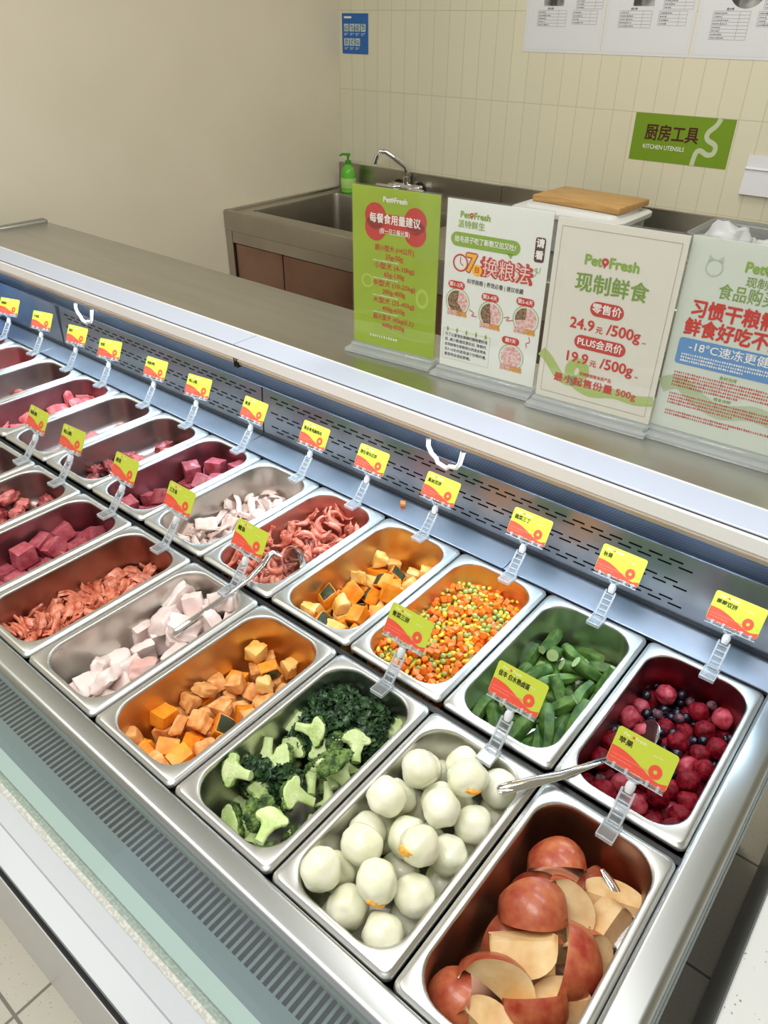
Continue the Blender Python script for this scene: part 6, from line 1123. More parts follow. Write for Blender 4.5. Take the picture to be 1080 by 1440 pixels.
  'organ': "3 -6591 435 -577 -33 2 96 0;4 -6184 304 -564 -51 37 37 0;5 -6580 835 -572 38 -15 -8 0;0 -6242 590 -516 -44 117 -100 0;1 -6797 1304 -575 10 -57 18 0;3 -6222 1057 -572 -21 -17 -27 0;1 -6619 1583 -585 164 22 -58 0;5 -6304 1858 -595 27 2 176 1;3 -6777 1959 -575 -20 -163 62 1;4 -6769 2499 -596 8 -8 -9 1;4 -6503 2253 -576 8 -33 47 1;2 -6841 2283 -352 102 1 95 1;1 -6187 2216 -576 60 3 90 0;5 -6357 2905 -581 -47 -11 179 1;5 -6052 2720 -460 69 18 -166 1;1 -5896 1878 -441 73 125 46 0;4 -6310 1449 -544 101 -2 -159 0",
 },
 'scraps_front': {
  'organ': "1 -8354 368 -598 -18 9 113 0;5 -8038 439 -593 -23 5 -80 0;5 -8282 1082 -595 -133 1 130 0;0 -8383 1987 -580 166 -3 1 0",
 },
}
YOLKS = {34: (0.758, -0.636, 0.113), 32: (-0.249, -0.881, 0.404), 30: (0.54, -0.808, -0.255)}
# ------------------------------------------------------------------ the pans
CRUMB = (.0, .70)
DX, ROW = 0.178, {'F': (.0020, .3188), 'B': (.3355, .6520)}
WORDS = ['first', 'second', 'third', 'fourth', 'fifth', 'sixth', 'seventh', 'eighth', 'ninth', 'tenth', 'eleventh', 'twelfth', 'thirteenth', 'fourteenth']

def pan_mesh(depth):
    hw, hl = .0872, .1584
    bm = bmesh.new()
    spec = ((-.0005, .010, -.0075), (0, .0105, -.0045), (.0008, .0105, -.0028), (.0032, .010, -.0022), (.0042, .010, -.0008), (.0058, .010, 0.0), (.0105, .040, 0.0), (.0120, .041, -.0006), (.0134, .041, -.003),
            (.0138, .041, -.008), (.0155, .041, -.5 * depth), (.019, .041, -depth + .016), (.0215, .042, -depth + .007), (.027, .041, -depth + .001), (.034, .038, -depth), (.06, .02, -depth))
    loft(bm, [[(x, y, z) for x, y in rrect(hw - i, hl - i, r, 8)] for i, r, z in spec])
    for f in bm.faces: f.normal_flip()
    me = bpy.data.meshes.new('pan_shell')
    bm.normal_update(); bm.to_mesh(me); bm.free()
    me.materials.append(steel); me.materials.append(steel_in)
    for p in me.polygons:
        if min(me.vertices[v].co.z for v in p.vertices) < -.0032 and max(abs(me.vertices[v].co.x) for v in p.vertices) < hw - .0125 and max(abs(me.vertices[v].co.y) for v in p.vertices) < hl - .0125: p.material_index = 1
    me.shade_smooth(); me.set_sharp_from_angle(angle=math.radians(50))
    return me
PAN_DEEP, PAN_SHALLOW, PAN_MID = pan_mesh(.10), pan_mesh(.055), pan_mesh(.075)
MID = {('B', -4), ('B', -5), ('B', -6), ('B', -7), ('B', -8), ('B', -9), ('F', -4), ('F', -5)}
PAN_TEXT = {
 ('F', 3): 'front row pan of red apple slices, at the right end', ('F', 2): 'front row pan of peeled boiled eggs', ('F', 1): 'front row pan of broccoli and chopped leaves',
 ('F', 0): 'front row pan of sweet potato and pumpkin chunks', ('F', -1): 'front row pan of white fish pieces with a ladle handle across', ('F', -2): 'front row pan of shredded salmon',
 ('F', -3): 'front row pan of dark red meat cubes', ('F', -4): 'front row pan with a few pink organ pieces', ('F', -5): 'front row pan nearly empty, at the left edge of view', ('F', -6): 'front row empty pan beyond the left edge of view',
 ('B', 3): 'rear row pan of strawberries and blueberries, at the right end', ('B', 2): 'rear row pan of green okra pods', ('B', 1): 'rear row pan of diced carrot, corn and peas',
 ('B', 0): 'rear row pan of pumpkin chunks with dark skin', ('B', -1): 'rear row pan of small pink shrimp', ('B', -2): 'rear row pan of pale cooked chicken strips', ('B', -3): 'rear row pan of dark red meat cubes',
 ('B', -4): 'rear row pan with dark red organ clumps', ('B', -5): 'rear row pan nearly empty, left of the organ clumps', ('B', -6): 'rear row pan of red sliced meat', ('B', -7): 'rear row nearly empty pan, left of the red sliced meat',
 ('B', -8): 'rear row pan of pink meat, second from the far left end', ('B', -9): 'rear row pan of pink meat, at the far left end'}
STAIN_SHEEN = {}
def stain_sheen(c, c2, r=.32):  # inner steel tint: juice stain in meat pans, painted food reflection in pumpkin pans
    if c not in STAIN_SHEEN: STAIN_SHEEN[c] = pbr('stain_sheen_steel_%d' % len(STAIN_SHEEN), c, r, 1.0, c2=c2, scale=9, detail=4, rough2=r + .1, lo=.38, hi=.66)
    return STAIN_SHEEN[c]
RAW, ORG, PNK = ((156, 110, 116), (168, 140, 142)), ((154, 134, 130), (170, 156, 152)), ((196, 132, 132), (190, 160, 158))
INNER = {('F', -3): RAW, ('B', -3): RAW, ('F', -4): ORG, ('B', -4): ORG, ('F', -5): ORG, ('B', -5): ORG, ('B', -6): RAW, ('B', -7): ORG, ('B', -8): PNK, ('B', -9): PNK, ('F', -2): ((156, 112, 96), (176, 150, 138)),
         ('B', 3): ((120, 44, 56), (150, 96, 102)), ('F', 0): ((214, 164, 100), (206, 186, 160)), ('B', 0): ((222, 176, 112), (208, 190, 164)), ('B', 1): ((226, 168, 96), (214, 190, 150)), ('B', -1): ((206, 150, 136), (200, 178, 170)),  # pumpkin pans: the food's orange reflection put into the colour; others tinted alike
         ('F', 3): ((150, 104, 82), (176, 146, 124))}
for (row, i), lab in PAN_TEXT.items():
    y0, y1 = ROW[row]
    o = link('steel_food_pan', PAN_SHALLOW if (row, i) == ('B', 1) else PAN_MID if (row, i) in MID else PAN_DEEP, None, ((i + .5) * DX, (y0 + y1) / 2, 0))
    if (row, i) in INNER:
        o.material_slots[1].link = 'OBJECT'; o.material_slots[1].material = stain_sheen(*INNER[(row, i)])
    tag(o, 'stainless steel ' + lab, 'food pan', 'steel food pans in the case')

# ------------------------------------------------------------------ the food
def put(name, me, loc, rot, label, cat, group):
    if isinstance(me, dict):
        o = empty(name, loc); o.rotation_euler = rot
        for pn, m in me.items(): link(pn, m, o)
    else:
        o = link(name, me, None, loc, rot)
    return tag(o, label, cat, group)

FOOD = {  # pile: {kind: (name, noun for the label, category, group)}; rowed = give each its own place
 'pumpkin_front': dict(pumpkin=('pumpkin_chunk', 'bright orange pumpkin cube in front pan', 'pumpkin'), pumpkin_skin=('pumpkin_chunk', 'green-skinned pumpkin chunk in front pan', 'pumpkin'),
                       sweet=('sweet_potato_chunk', 'pale sweet potato chunk in front pan', 'sweet potato'), pale_pumpkin=('pumpkin_chunk', 'pale yellow pumpkin chunk in front pan', 'pumpkin')),
 'pumpkin_back': dict(pumpkin=('pumpkin_chunk', 'bright orange pumpkin cube in rear pan', 'pumpkin'), pumpkin_skin=('pumpkin_chunk', 'green-skinned pumpkin chunk in rear pan', 'pumpkin'), pale_pumpkin=('pumpkin_chunk', 'pale yellow pumpkin chunk in rear pan', 'pumpkin')),
 'fish': dict(fish=('fish_piece', 'pale raw white fish piece', 'fish')),
 'tuna_front': dict(beef=('meat_cube', 'dark red meat cube in front row', 'meat')), 'tuna_back': dict(beef=('meat_cube', 'dark red meat cube in rear row', 'meat')),
 'okra': dict(okra=('okra_pod', 'dark green okra pod', 'okra')),
 'berries': dict(strawberry=('strawberry', 'frozen red strawberry', 'strawberry'), blueberry=('blueberry', 'dark frozen blueberry', 'blueberry')),
 'broccoli': dict(broccoli=('broccoli_floret', 'green broccoli floret', 'broccoli')),
 'egg': dict(egg=('boiled_egg', 'peeled white boiled egg', 'egg')),
 'organ_back': dict(organ=('organ_meat', 'dark red organ clump in rear row', 'meat')), 'organ_front': dict(organ=('organ_meat', 'pink organ piece in front row', 'meat')),
 'slices': dict(slice=('meat_slice', 'bright red meat slice', 'meat')), 'scraps_near': dict(slice=('meat_slice', 'last pink meat scrap beside organ clumps', 'meat')),
 'scraps_far': dict(organ=('organ_meat', 'last organ scrap in far rear pan', 'meat')), 'pale_far': dict(slice=('meat_slice', 'pink meat piece, second pan from far end', 'meat')),
 'scraps_front': dict(organ=('organ_meat', 'organ scrap in nearly empty front pan', 'meat')),
 'pale_end': dict(slice=('meat_slice', 'pink meat piece, far end pan', 'meat')),
 'salmon': dict(salmon=('salmon_shred', 'curled shred of raw salmon', 'salmon')),
 'chicken': dict(chicken=('chicken_strip', 'pale cooked chicken strip', 'chicken')),
 'shrimp': dict(shrimp=('shrimp', 'small pink shrimp with head', 'shrimp')),
 'mixed': dict(carrot=('carrot_dice', 'orange carrot dice among corn and peas in rear pan', 'carrot'), corn=('corn_kernel', 'yellow corn kernel among diced carrot and peas', 'corn'), pea=('green_pea', 'pale green pea among diced carrot and corn', 'pea')),
}
def turn_floret(j, t):
    rg = random.Random(j * 7 + 1)
    C = (UP * rg.uniform(.2, .9) + TC * rg.uniform(.5, 1) + RI * rg.uniform(-.5, .5)).normalized()
    if t[0] % 2:      # halved: the cut face (-y) looks out
        Y = -C; Z = (UP * rg.uniform(-.3, 1) + RI * rg.uniform(-1, 1)).normalized()
    else:             # whole: crown out, or lying with the stalk showing
        Z = (C if rg.random() < .45 else (-RI * rg.uniform(-1, 1) + UP * rg.uniform(.1, .6))).normalized(); Y = UP
        if abs(Z.dot(Y)) > .9: Y = RI
    Z = Z - Y * Z.dot(Y) if t[0] % 2 else Z
    Z.normalize(); Y = (Y - Z * Y.dot(Z)).normalized(); X = Y.cross(Z)
    return [round(math.degrees(q)) for q in Matrix((X, Y, Z)).transposed().to_euler()]
RI, UP, TC = Vector((.771, .637, .008)), Vector((-.36, .426, .83)), Vector((.526, -.643, .558))
WHERE = dict(pumpkin_front='front row pumpkin pan', pumpkin_back='rear row pumpkin pan', fish='white fish pan', tuna_front='front row red meat pan', tuna_back='rear row red meat pan', okra='okra pan',
             berries='berry pan', broccoli='broccoli pan', egg='boiled egg pan', organ_back='rear row organ pan', organ_front='front row organ pan', slices='red sliced meat pan', scraps_near='nearly empty rear pan',
             scraps_far='far nearly empty rear pan', scraps_front='nearly empty front pan', pale_far='second pan from the far end', pale_end='pan at the far end', salmon='salmon pan', chicken='chicken pan', shrimp='shrimp pan', mixed='diced vegetable pan')
SHARED = {'mixed'}
for pile, kinds in FOOD.items():
    for kind, (name, noun, cat) in kinds.items():
        txt = PILES.get(pile, {}).get(kind)
        if not txt: continue
        its = [[int(q) for q in t.split()] for t in txt.split(';')]
        grp = '%s pieces in the %s' % (cat if pile != 'mixed' and pile != 'berries' else kind, WHERE[pile])
        labs = {}
        if pile not in SHARED:
            # seen ones are told apart by row (front to rear) and place in the row (left to right)
            seen = [j for j, t in enumerate(its) if t[7]]
            seen.sort(key=lambda j: its[j][2])
            per = max(1, round(math.sqrt(len(seen) * .6)))
            rows = [seen[a:a + per] for a in range(0, len(seen), per)]
            for ri, rw in enumerate(rows):
                rw.sort(key=lambda j: its[j][1])
                for ci, j in enumerate(rw):
                    if len(rows) == 1 and len(rw) == 1: labs[j] = noun
                    elif len(rw) == 1: labs[j] = '%s, %s counting from the front' % (noun, WORDS[ri])
                    elif len(rows) == 1: labs[j] = '%s, %s from the left' % (noun, WORDS[ci])
                    else: labs[j] = '%s, %s from left in %s row from front' % (noun, WORDS[ci], WORDS[ri])
        for j, t in enumerate(its):
            if pile in SHARED: lab = noun
            else: lab = labs.get(j) or noun + ', mostly hidden under the others'
            if pile == 'broccoli' and j % 3: t[0] |= 1
            if pile == 'broccoli' and t[7]: t[4:7] = turn_floret(j, t)
            o = put(name, variant(kind, t[0]), [q / 1e4 for q in t[1:4]], [math.radians(q) for q in t[4:7]], lab, cat, grp)
            if pile == 'egg' and j in YOLKS:
                bm = bmesh.new(); bmesh.ops.create_icosphere(bm, subdivisions=3, radius=1)
                d = o.rotation_euler.to_matrix().inverted() @ Vector(YOLKS[j])
                d.normalize(); q = d.to_track_quat('Z', 'Y')
                for v in bm.verts: v.co = q @ (Vector((v.co.x * .0058, v.co.y * .0105, v.co.z * .0040)) * (1 + .5 * noise.noise(v.co * 1.7 + Vector((j, 0, 0))))) + d * .0214
                make('exposed_yolk', bm, m_yolk, o)['label'] = 'orange yolk showing'
                o['label'] = labs.get(j, noun) + ', yolk showing'

o = link('food_crumb', variant('carrot', 1), None, (CRUMB[0], CRUMB[1], .003), (.2, .1, .6)); tag(o, 'small orange crumb lying on the steel shelf behind the shrimp pan', 'food crumb')
# apple slices, laid by hand: position, peel direction, long axis, cut (0 half-ish, 1 and 2 thin, 3 quarter)
RI, UP, TC = Vector((.771, .637, .008)), Vector((-.36, .426, .83)), Vector((.526, -.643, .558))
def apple(loc, P, A, k, s, label):
    X = (RI * P[0] + UP * P[1] + TC * P[2]).normalized()
    Z = (RI * A[0] + UP * A[1] + TC * A[2]); Z = (Z - X * Z.dot(X)).normalized()
    Y = Z.cross(X)
    M = Matrix((X, Y, Z)).transposed()
    o = put('apple_slice', variant('apple', k), loc, M.to_euler(), label, 'apple slice', 'red apple slices in the right front pan')
    o.scale = (s, s, s)
AX = .534
for (x, y, z), P, A, k, s, lab in (
    ((.060, .252, -.034), (0, .9, .42), (1, -.15, 0), 2, 1.0, 'red-peeled apple slice topmost near the price card, peel up'),
    ((.068, .180, -.030), (-.05, .72, .7), (1, -.05, 0), 1, 1.12, 'large orange-red apple piece, domed peel up, middle left of the pan'),
    ((.098, .218, -.046), (.87, .1, -.5), (.35, -.95, 0), 2, 1.05, 'cream crescent apple slice standing right of the large domed piece'),
    ((.131, .256, -.052), (0, -.5, -.75), (.93, -.35, 0), 3, 1.0, 'pale apple wedge cut face up by the metal spoon'),
    ((.138, .226, -.058), (.1, -.3, -1), (.6, .8, 0), 3, .95, 'blocky pale apple wedge against the right wall of the pan'),
    ((.140, .196, -.072), (.6, 0, -.8), (0, 1, 0), 2, .9, 'small pale apple wedge behind the leaning orange slice'),
    ((.080, .134, -.034), (0, -.87, -.45), (1, -.05, 0), 1, 1.05, 'apple slice with cream cut face and brown core mark, below the dome'),
    ((.076, .096, -.042), (.5, .55, -.55), (.75, -.65, 0), 1, 1.2, 'largest oval apple slice, wide cut face towards the customer'),
    ((.134, .160, -.040), (.5, .1, .8), (-.45, -.9, 0), 3, 1.1, 'orange-peeled apple slice leaning on the right wall, peel outward'),
    ((.106, .150, -.066), (-.6, 0, -.65), (0, 1, 0), 1, 1.0, 'pale apple wedge tucked beneath the slice with the core mark'),
    ((.122, .098, -.052), (0, -.2, .9), (1, .1, 0), 3, 1.0, 'dark red peeled apple piece at the front right of the pan'),
    ((.050, .046, -.056), (-.6, .2, .7), (.1, 1, 0), 3, 1.0, 'brownish red apple piece at the front left corner'),
    ((.090, .052, -.056), (0, -.3, -.9), (.7, -.7, 0), 3, 1.0, 'pale apple wedge lying at the very front of the pan'),
    ((.134, .124, -.066), (0, -.5, -.8), (1, .2, 0), 3, .95, 'pale apple wedge under the leaning slice, front right'),
    ((.056, .215, -.072), (-.3, .5, .6), (1, 0, .2), 3, 1.0, 'dark red apple piece half hidden below the topmost slice'),
    ((.060, .150, -.078), (0, .4, .8), (.6, .8, 0), 0, 1.0, 'red apple piece deep at the left side of the pan'),
    ((.110, .265, -.080), (0, .4, .8), (.6, .8, 0), 3, 1.0, 'red apple piece deep at the rear of the pan'),
    ((.100, .200, -.082), (.2, -.4, -.8), (.9, .3, 0), 0, 1.0, 'pale apple piece at the bottom in the middle of the pan')):
    apple((AX + x, y, z), P, A, k, s, lab)
# the brown core mark on one cut face
# chopped leaves: too fine to count
rg = random.Random(21)
bm = bmesh.new()
heaps = [((.228, .252, -.050), .048, 900), ((.272, .268, -.052), .038, 520), ((.226, .205, -.058), .032, 360), ((.218, .104, -.054), .022, 240), ((.256, .120, -.056), .024, 260), ((.300, .236, -.058), .02, 160)]
for (hx, hy, hz), r, n in heaps:
    for k in range(n):
        a = rg.uniform(0, 2 * PI); d = r * math.sqrt(rg.random())
        x, y = hx + d * math.cos(a), hy + d * math.sin(a)
        x = min(max(x, .196), .338); y = min(max(y, .022), .300)
        z = hz + .012 + .022 * (1 - (d / r) ** 2) - rg.random() * .018
        M = Matrix.Translation((x, y, z)) @ Euler((rg.uniform(-1, 1), rg.uniform(-1, 1), rg.uniform(0, 6.3))).to_matrix().to_4x4()
        L, W = rg.uniform(.007, .019), rg.uniform(.005, .011); cv = rg.uniform(-.004, .004)
        g = [[bm.verts.new(M @ Vector((L * (u - .5) * (1 - .3 * abs(v - .5)), W * (v - .5) * (1 - .8 * (u - .5) ** 2), cv * math.sin(PI * u) + cv * .6 * math.sin(6 * v + 3 * u)))) for v in (0, .5, 1)] for u in (0, .35, .7, 1)]
        for i in range(3):
            for j in range(2): bm.faces.new((g[i][j], g[i + 1][j], g[i + 1][j + 1], g[i][j + 1]))
me = bpy.data.meshes.new('chopped_leaves'); bm.to_mesh(me); bm.free(); me.materials.append(m_leaf); me.shade_smooth()
o = link('chopped_leaves', me); tag(o, 'dark green chopped leaves heaped among the broccoli florets', 'leaves', None, 'stuff')

# ------------------------------------------------------------------ ladle and spoons
t = empty('ladle', (-.058, .30, 0)); tag(t, 'steel ladle resting across the fish pan, its bowl in the shrimp', 'ladle')
off = Vector((-.058, .30, 0))
bm = bmesh.new()
pts = [(-.064, .186, -.020), (-.0635, .192, -.0165), (-.058, .24, -.008), (-.052, .30, .002), (-.050, .339, .0085), (-.054, .375, .016), (-.060, .396, .021), (-.062, .404, .021), (-.060, .410, .017), (-.055, .416, .010)]
tube(bm, [Vector(p) - off for p in pts], [.0042, .0064, .0060, .0052, .0050, .0052, .0054, .0056, .0056, .0052], 12, squash=lambda q, a: 1.0)
make('handle', bm, chrome, t)
bm = bmesh.new()
pr = [(.0300, 0.0), (.0295, -.004), (.026, -.014), (.018, -.021), (.006, -.0245), (.0005, -.025), (.0005, -.0235), (.006, -.023), (.017, -.0195), (.0245, -.013), (.028, -.004), (.0288, 0.0)]
lathe(bm, pr, 32)
Mb = Matrix.Translation(Vector((-.040, .428, -.004)) - off) @ Vector((-.25, -.85, .30)).to_track_quat('Z', 'Y').to_matrix().to_4x4()
for v in bm.verts: v.co = Mb @ v.co
make('bowl', bm, chrome, t)

def spoon(name, pts, w, bowl_c, bowl_dir, fac, label, br=(.030, .020)):
    t = empty(name, pts[0]); tag(t, label, 'spoon'); off = Vector(pts[0])
    bm = bmesh.new()
    P = [Vector(p) - off for p in pts]
    ring = []
    for i, p in enumerate(P):
        d = (P[min(i + 1, len(P) - 1)] - P[max(0, i - 1)]).normalized(); s = d.cross(Vector((0, 0, 1))).normalized(); n = s.cross(d)
        ww = w[i]
        ring.append([bm.verts.new(p + s * ww * math.cos(a) + n * .0022 * math.sin(a)) for a in [2 * PI * k / 14 for k in range(14)]])
    for i in range(len(ring) - 1):
        for k in range(14): bm.faces.new((ring[i][k], ring[i][(k + 1) % 14], ring[i + 1][(k + 1) % 14], ring[i + 1][k]))
    bm.faces.new(list(reversed(ring[0]))); bm.faces.new(ring[-1])
    make('handle', bm, chrome, t)
    bm = bmesh.new()
    lathe(bm, [(1, 0), (.93, -.14), (.75, -.32), (.45, -.45), (.02, -.5), (.02, -.46), (.43, -.41), (.72, -.28), (.9, -.1), (.96, 0)], 30)
    Z = Vector(fac).normalized(); X = Vector(bowl_dir); X = (X - Z * X.dot(Z)).normalized(); Y = Z.cross(X)
    M = Matrix((X, Y, Z)).transposed()
    for v in bm.verts: v.co = M @ Vector((v.co.x * br[0], v.co.y * br[1], v.co.z * .020)) + Vector(bowl_c) - off
    make('bowl', bm, chrome, t)
spoon('serving_spoon', [(.5025, .2545, .0135), (.504, .257, .014), (.512, .270, .0135), (.530, .298, .0105), (.548, .327, .0075), (.568, .375, -.004), (.580, .410, -.014), (.588, .455, -.028), (.594, .480, -.036)],
      [.0045, .0072, .0082, .0080, .0070, .0054, .0048, .0044, .0060], (.599, .505, -.044), (.1, 1, -.2), (-.5, -.25, .8), 'flat steel serving spoon lying from the eggs across to the berries')
spoon('serving_spoon', [(.640, .280, -.044), (.648, .276, -.044), (.660, .270, -.046), (.674, .262, -.052)], [.003, .0055, .006, .007], (.682, .245, -.062), (.3, -1, -.5), (-.3, -.4, .8), 'steel spoon half buried among the apple slices')

# ------------------------------------------------------------------ price cards on clear clips
m_clip = clear('clear_clip_plastic', (248, 250, 252), .07, .08, .06)
m_clipe = clear('clear_clip_edge', (244, 247, 250), .42, .12, .10)
m_joint = pbr('frosted_joint', (232, 236, 238), .3)
LIME, RED, REDL, BROWN = ink((196, 208, 64), .4), ink((232, 84, 62), .4), ink((240, 132, 110), .4), ink((62, 52, 20), .4)
PALE = ink((232, 236, 180), .4)
def clip_meshes():
    d = {}
    bm = bmesh.new()
    for zz in (.0012, .0055):
        box(bm, (-.0105, -.033, zz), (.0105, -.006, zz + .0016), .0006, 1)
    for q in ((-.0110, -.0345, .0008, .0110, -.0325, .0072), (-.0112, -.034, .0010, -.0098, -.006, .0075), (.0098, -.034, .0010, .0112, -.006, .0075)): box(bm, q[:3], q[3:], .0005, 1, mi=1)
    box(bm, (-.0075, -.012, -.008), (.0075, -.0095, .006), .0006, 1)
    d['clamp'] = to_mesh('clamp', bm, [m_clip, m_clipe], True)
    bm = bmesh.new()
    R = Matrix.Translation((0, -.008, .006)) @ Matrix.Rotation(math.radians(-42), 4, 'X')
    for s in (-1, 1): box(bm, (s * .0078 - .0014, -.0022, -.002), (s * .0078 + .0014, .0022, .044), .0007, 1, mi=1, M=R)
    for q in (0, .009, .018, .027, .036): box(bm, (-.0070, -.0016, q), (.0070, .0016, q + .0022), .0006, 1, mi=1, M=R)
    box(bm, (-.0075, .004, .006), (.0075, .0055, .030), .0006, 1, M=R); box(bm, (-.0075, -.0006, 0), (.0075, .0006, .044), .0003, 1, M=R)
    d['spring_grip'] = to_mesh('spring_grip', bm, [m_clip, m_clipe], True)
    bm = bmesh.new(); tube(bm, [(0, .0195, .036), (0, .0225, .041), (0, .0245, .046), (0, .026, .050)], [.0045, .0062, .0060, .0040], 12)
    d['ball_joint'] = to_mesh('ball_joint', bm, m_joint, True)
    bm = bmesh.new()
    for s in (-1, 1): tube(bm, [(0, .0255, .049), (s * .007, .0258, .054), (s * .010, .0262, .0585)], [.0022, .002, .0018], 7, mi=1)
    T = Matrix.Translation((0, .0265, .060)) @ Matrix.Rotation(math.radians(-30), 4, 'X')
    box(bm, (-.036, -.0035, -.003), (.036, .0035, .0035), .0008, 1, M=T)
    for q in (-.028, -.012, .014, .027): box(bm, (q, -.0048, -.0036), (q + .004, .0048, .004), .0006, 1, mi=1, M=T)
    box(bm, (-.0365, -.0040, -.0036), (.0365, -.0028, -.0022), .0003, 1, mi=1, M=T)
    d['card_rail'] = to_mesh('card_rail', bm, [m_clip, m_clipe], True)
    return d
CM = clip_meshes()
CARD_W, CARD_H = .0745, .047
bm = bmesh.new()
pts = rrect(CARD_W / 2, CARD_H / 2, .004, 4)
a = [bm.verts.new((x, y, -.0006)) for x, y in pts]; b = [bm.verts.new((x, y, 0)) for x, y in pts]
bm.faces.new(list(reversed(a))); bm.faces.new(b)
for i in range(len(pts)): bm.faces.new((a[i], a[(i + 1) % len(pts)], b[(i + 1) % len(pts)], b[i]))
CARD_ME = to_mesh('card', bm, LIME, False)
def price_card(row, i, text, dx, tw, label, yaw=0, tilt=-30):
    yb = ROW[row][1]
    t = empty('price_card_clip', ((i + .5) * DX + dx, yb, 0), math.radians(yaw))
    tag(t, label, 'price card', 'price cards on clear clips')
    for n, me in CM.items(): link(n, me, t)
    c = link('card', CARD_ME, t)
    c.matrix_local = Matrix.Translation((0, .0265, .062)) @ Matrix.Rotation(math.radians(tilt), 4, 'X') @ Matrix.Translation((0, 0, CARD_H / 2 - .001)) @ Matrix.Rotation(PI / 2, 4, 'X')
    k = Ink(c, Matrix.Identity(4), 'print')
    w, h = CARD_W / 2, CARD_H / 2
    top = []
    for q in range(25):
        u = -w + .0006 + (CARD_W - .0012) * q / 24; s = q / 24
        top.append((u, -h + .0205 - .013 * s + .0035 * math.sin(s * 5.2 + .4) + (.004 * max(0, s - .86) / .14)))
    k.poly(RED, [(-w + .0006, -h + .0006), (w - .0006, -h + .0006)] + list(reversed(top)), name='red_wave')
    k.ring(RED, w - .018, -h + .0165, .0026, .0086, z=.0004, name='red_loop', sx=.92)
    k.text(PALE, 'Pet', -w + .008, h - .0062, .0062, 'LEFT', .02)
    k.disc(RED, -w + .0205, h - .0062, .0017, name='logo_dot', n=10)
    k.text(PALE, 'Fresh', -w + .0228, h - .0062, .0062, 'LEFT', .02)
    k.text(BROWN, text, -w + .005, h - .0155, .0085, 'LEFT', .03, width=tw)
    k.lines(PALE, .010, .030, h - .013, .0016, 1, 1, name='small_print')
    k.lines(REDL, -w + .004, w - .026, -h + .0128, .0019, 2, .0046, z=.0005, name='small_print_red')
    k.done()
    return t
for a in (('F', 3, '苹果', .008, .017, 'price card 苹果 clipped behind the apple pan'),
          ('F', 2, '佳丰 白水熟卤蛋', .016, .046, 'price card 佳丰 白水熟卤蛋 clipped behind the boiled egg pan'),
          ('F', 1, '青菜三拼', .012, .030, 'price card 青菜三拼 clipped behind the broccoli pan'),
          ('F', -1, '鳕鱼', .031, .017, 'price card 鳕鱼 clipped behind the white fish pan'),
          ('F', -2, '三文鱼', .021, .021, 'price card 三文鱼 clipped behind the salmon pan'),
          ('F', -3, '鹿里', .030, .016, 'price card clipped behind the front row red meat cubes'),
          ('F', -4, '鸡心(鹅)', .026, .027, 'price card clipped behind the front row pink organ pan', 4),
          ('F', -5, '鸡胗(鹅)', .064, .027, 'price card clipped behind the nearly empty front row pan'),
          ('B', 3, '莓莓双拼', .010, .030, 'price card 莓莓双拼 clipped behind the berry pan'),
          ('B', 2, '秋葵', .006, .015, 'price card 秋葵 clipped behind the okra pan'),
          ('B', 1, '蔬菜三丁', .017, .030, 'price card 蔬菜三丁 clipped behind the diced vegetables'),
          ('B', 0, '真纳双拼', .006, .030, 'price card clipped behind the rear pumpkin pan'),
          ('B', -1, '野生带头红虾', .016, .042, 'price card 野生带头红虾 clipped behind the shrimp pan'),
          ('B', -2, '熟去骨鸡胸鸡肉', .036, .050, 'price card with longest title, clipped behind the chicken pan'),
          ('B', -3, '鹅里', .029, .016, 'price card clipped behind the rear row red meat cubes'),
          ('B', -4, '鸡心(鹅)', .019, .027, 'price card clipped behind the dark organ clumps', 8),
          ('B', -5, '鸡胗(鸭)', .030, .027, 'price card clipped behind the nearly empty rear pan', 6),
          ('B', -6, '鸡里', .017, .014, 'price card clipped behind the red sliced meat', 14),
          ('B', -7, '鸭肝', .036, .014, 'price card third from the far left end', 10),
          ('B', -8, '牛肉粒', .037, .020, 'price card second from the far left end', 14),
          ('B', -9, '鸡胸肉', .032, .020, 'price card at the far left end', 16)):
    price_card(*a)

# ------------------------------------------------------------------ the four counter signs
m_acry = clear('clear_acrylic', (252, 253, 253), .015, .03, .02)
m_base = clear('acrylic_base', (236, 240, 238), .26, .08, .06)
SW, SH = .202, .305
GRN, GRN2, SRED, SWH, SBLK, YEL = ink((142, 178, 30)), ink((126, 160, 40)), ink((206, 52, 36)), ink((244, 240, 230)), ink((60, 50, 46)), ink((250, 190, 30))
def sign(loc, rz, paper, label, width=SW):
    t = empty('counter_sign', loc, math.radians(rz)); tag(t, label, 'sign', 'acrylic signs on the counter')
    bm = bmesh.new(); box(bm, (-width / 2 - .004, -.030, 0), (width / 2 + .004, .030, .0075), .0015, 2); box(bm, (-width / 2 - .002, -.010, .0075), (width / 2 + .002, .010, .013), .001, 1); make('acrylic_base', bm, m_base, t)
    bm = bmesh.new(); box(bm, (-width / 2, -.0032, .0132), (width / 2, -.0016, SH + .014)); make('front_pane', bm, m_acry, t, False)
    bm = bmesh.new(); box(bm, (-width / 2 + .0015, -.0008, .015), (width / 2 - .0015, .0006, SH + .0115)); s = make('sheet', bm, paper, t, False)
    bm = bmesh.new(); box(bm, (-width / 2, .0012, .0132), (width / 2, .0026, SH + .014)); make('back_pane', bm, m_acry, t, False)
    return t, Ink(s, Matrix.Translation((-width / 2, -.0008, .014)) @ Matrix.Rotation(PI / 2, 4, 'X'))
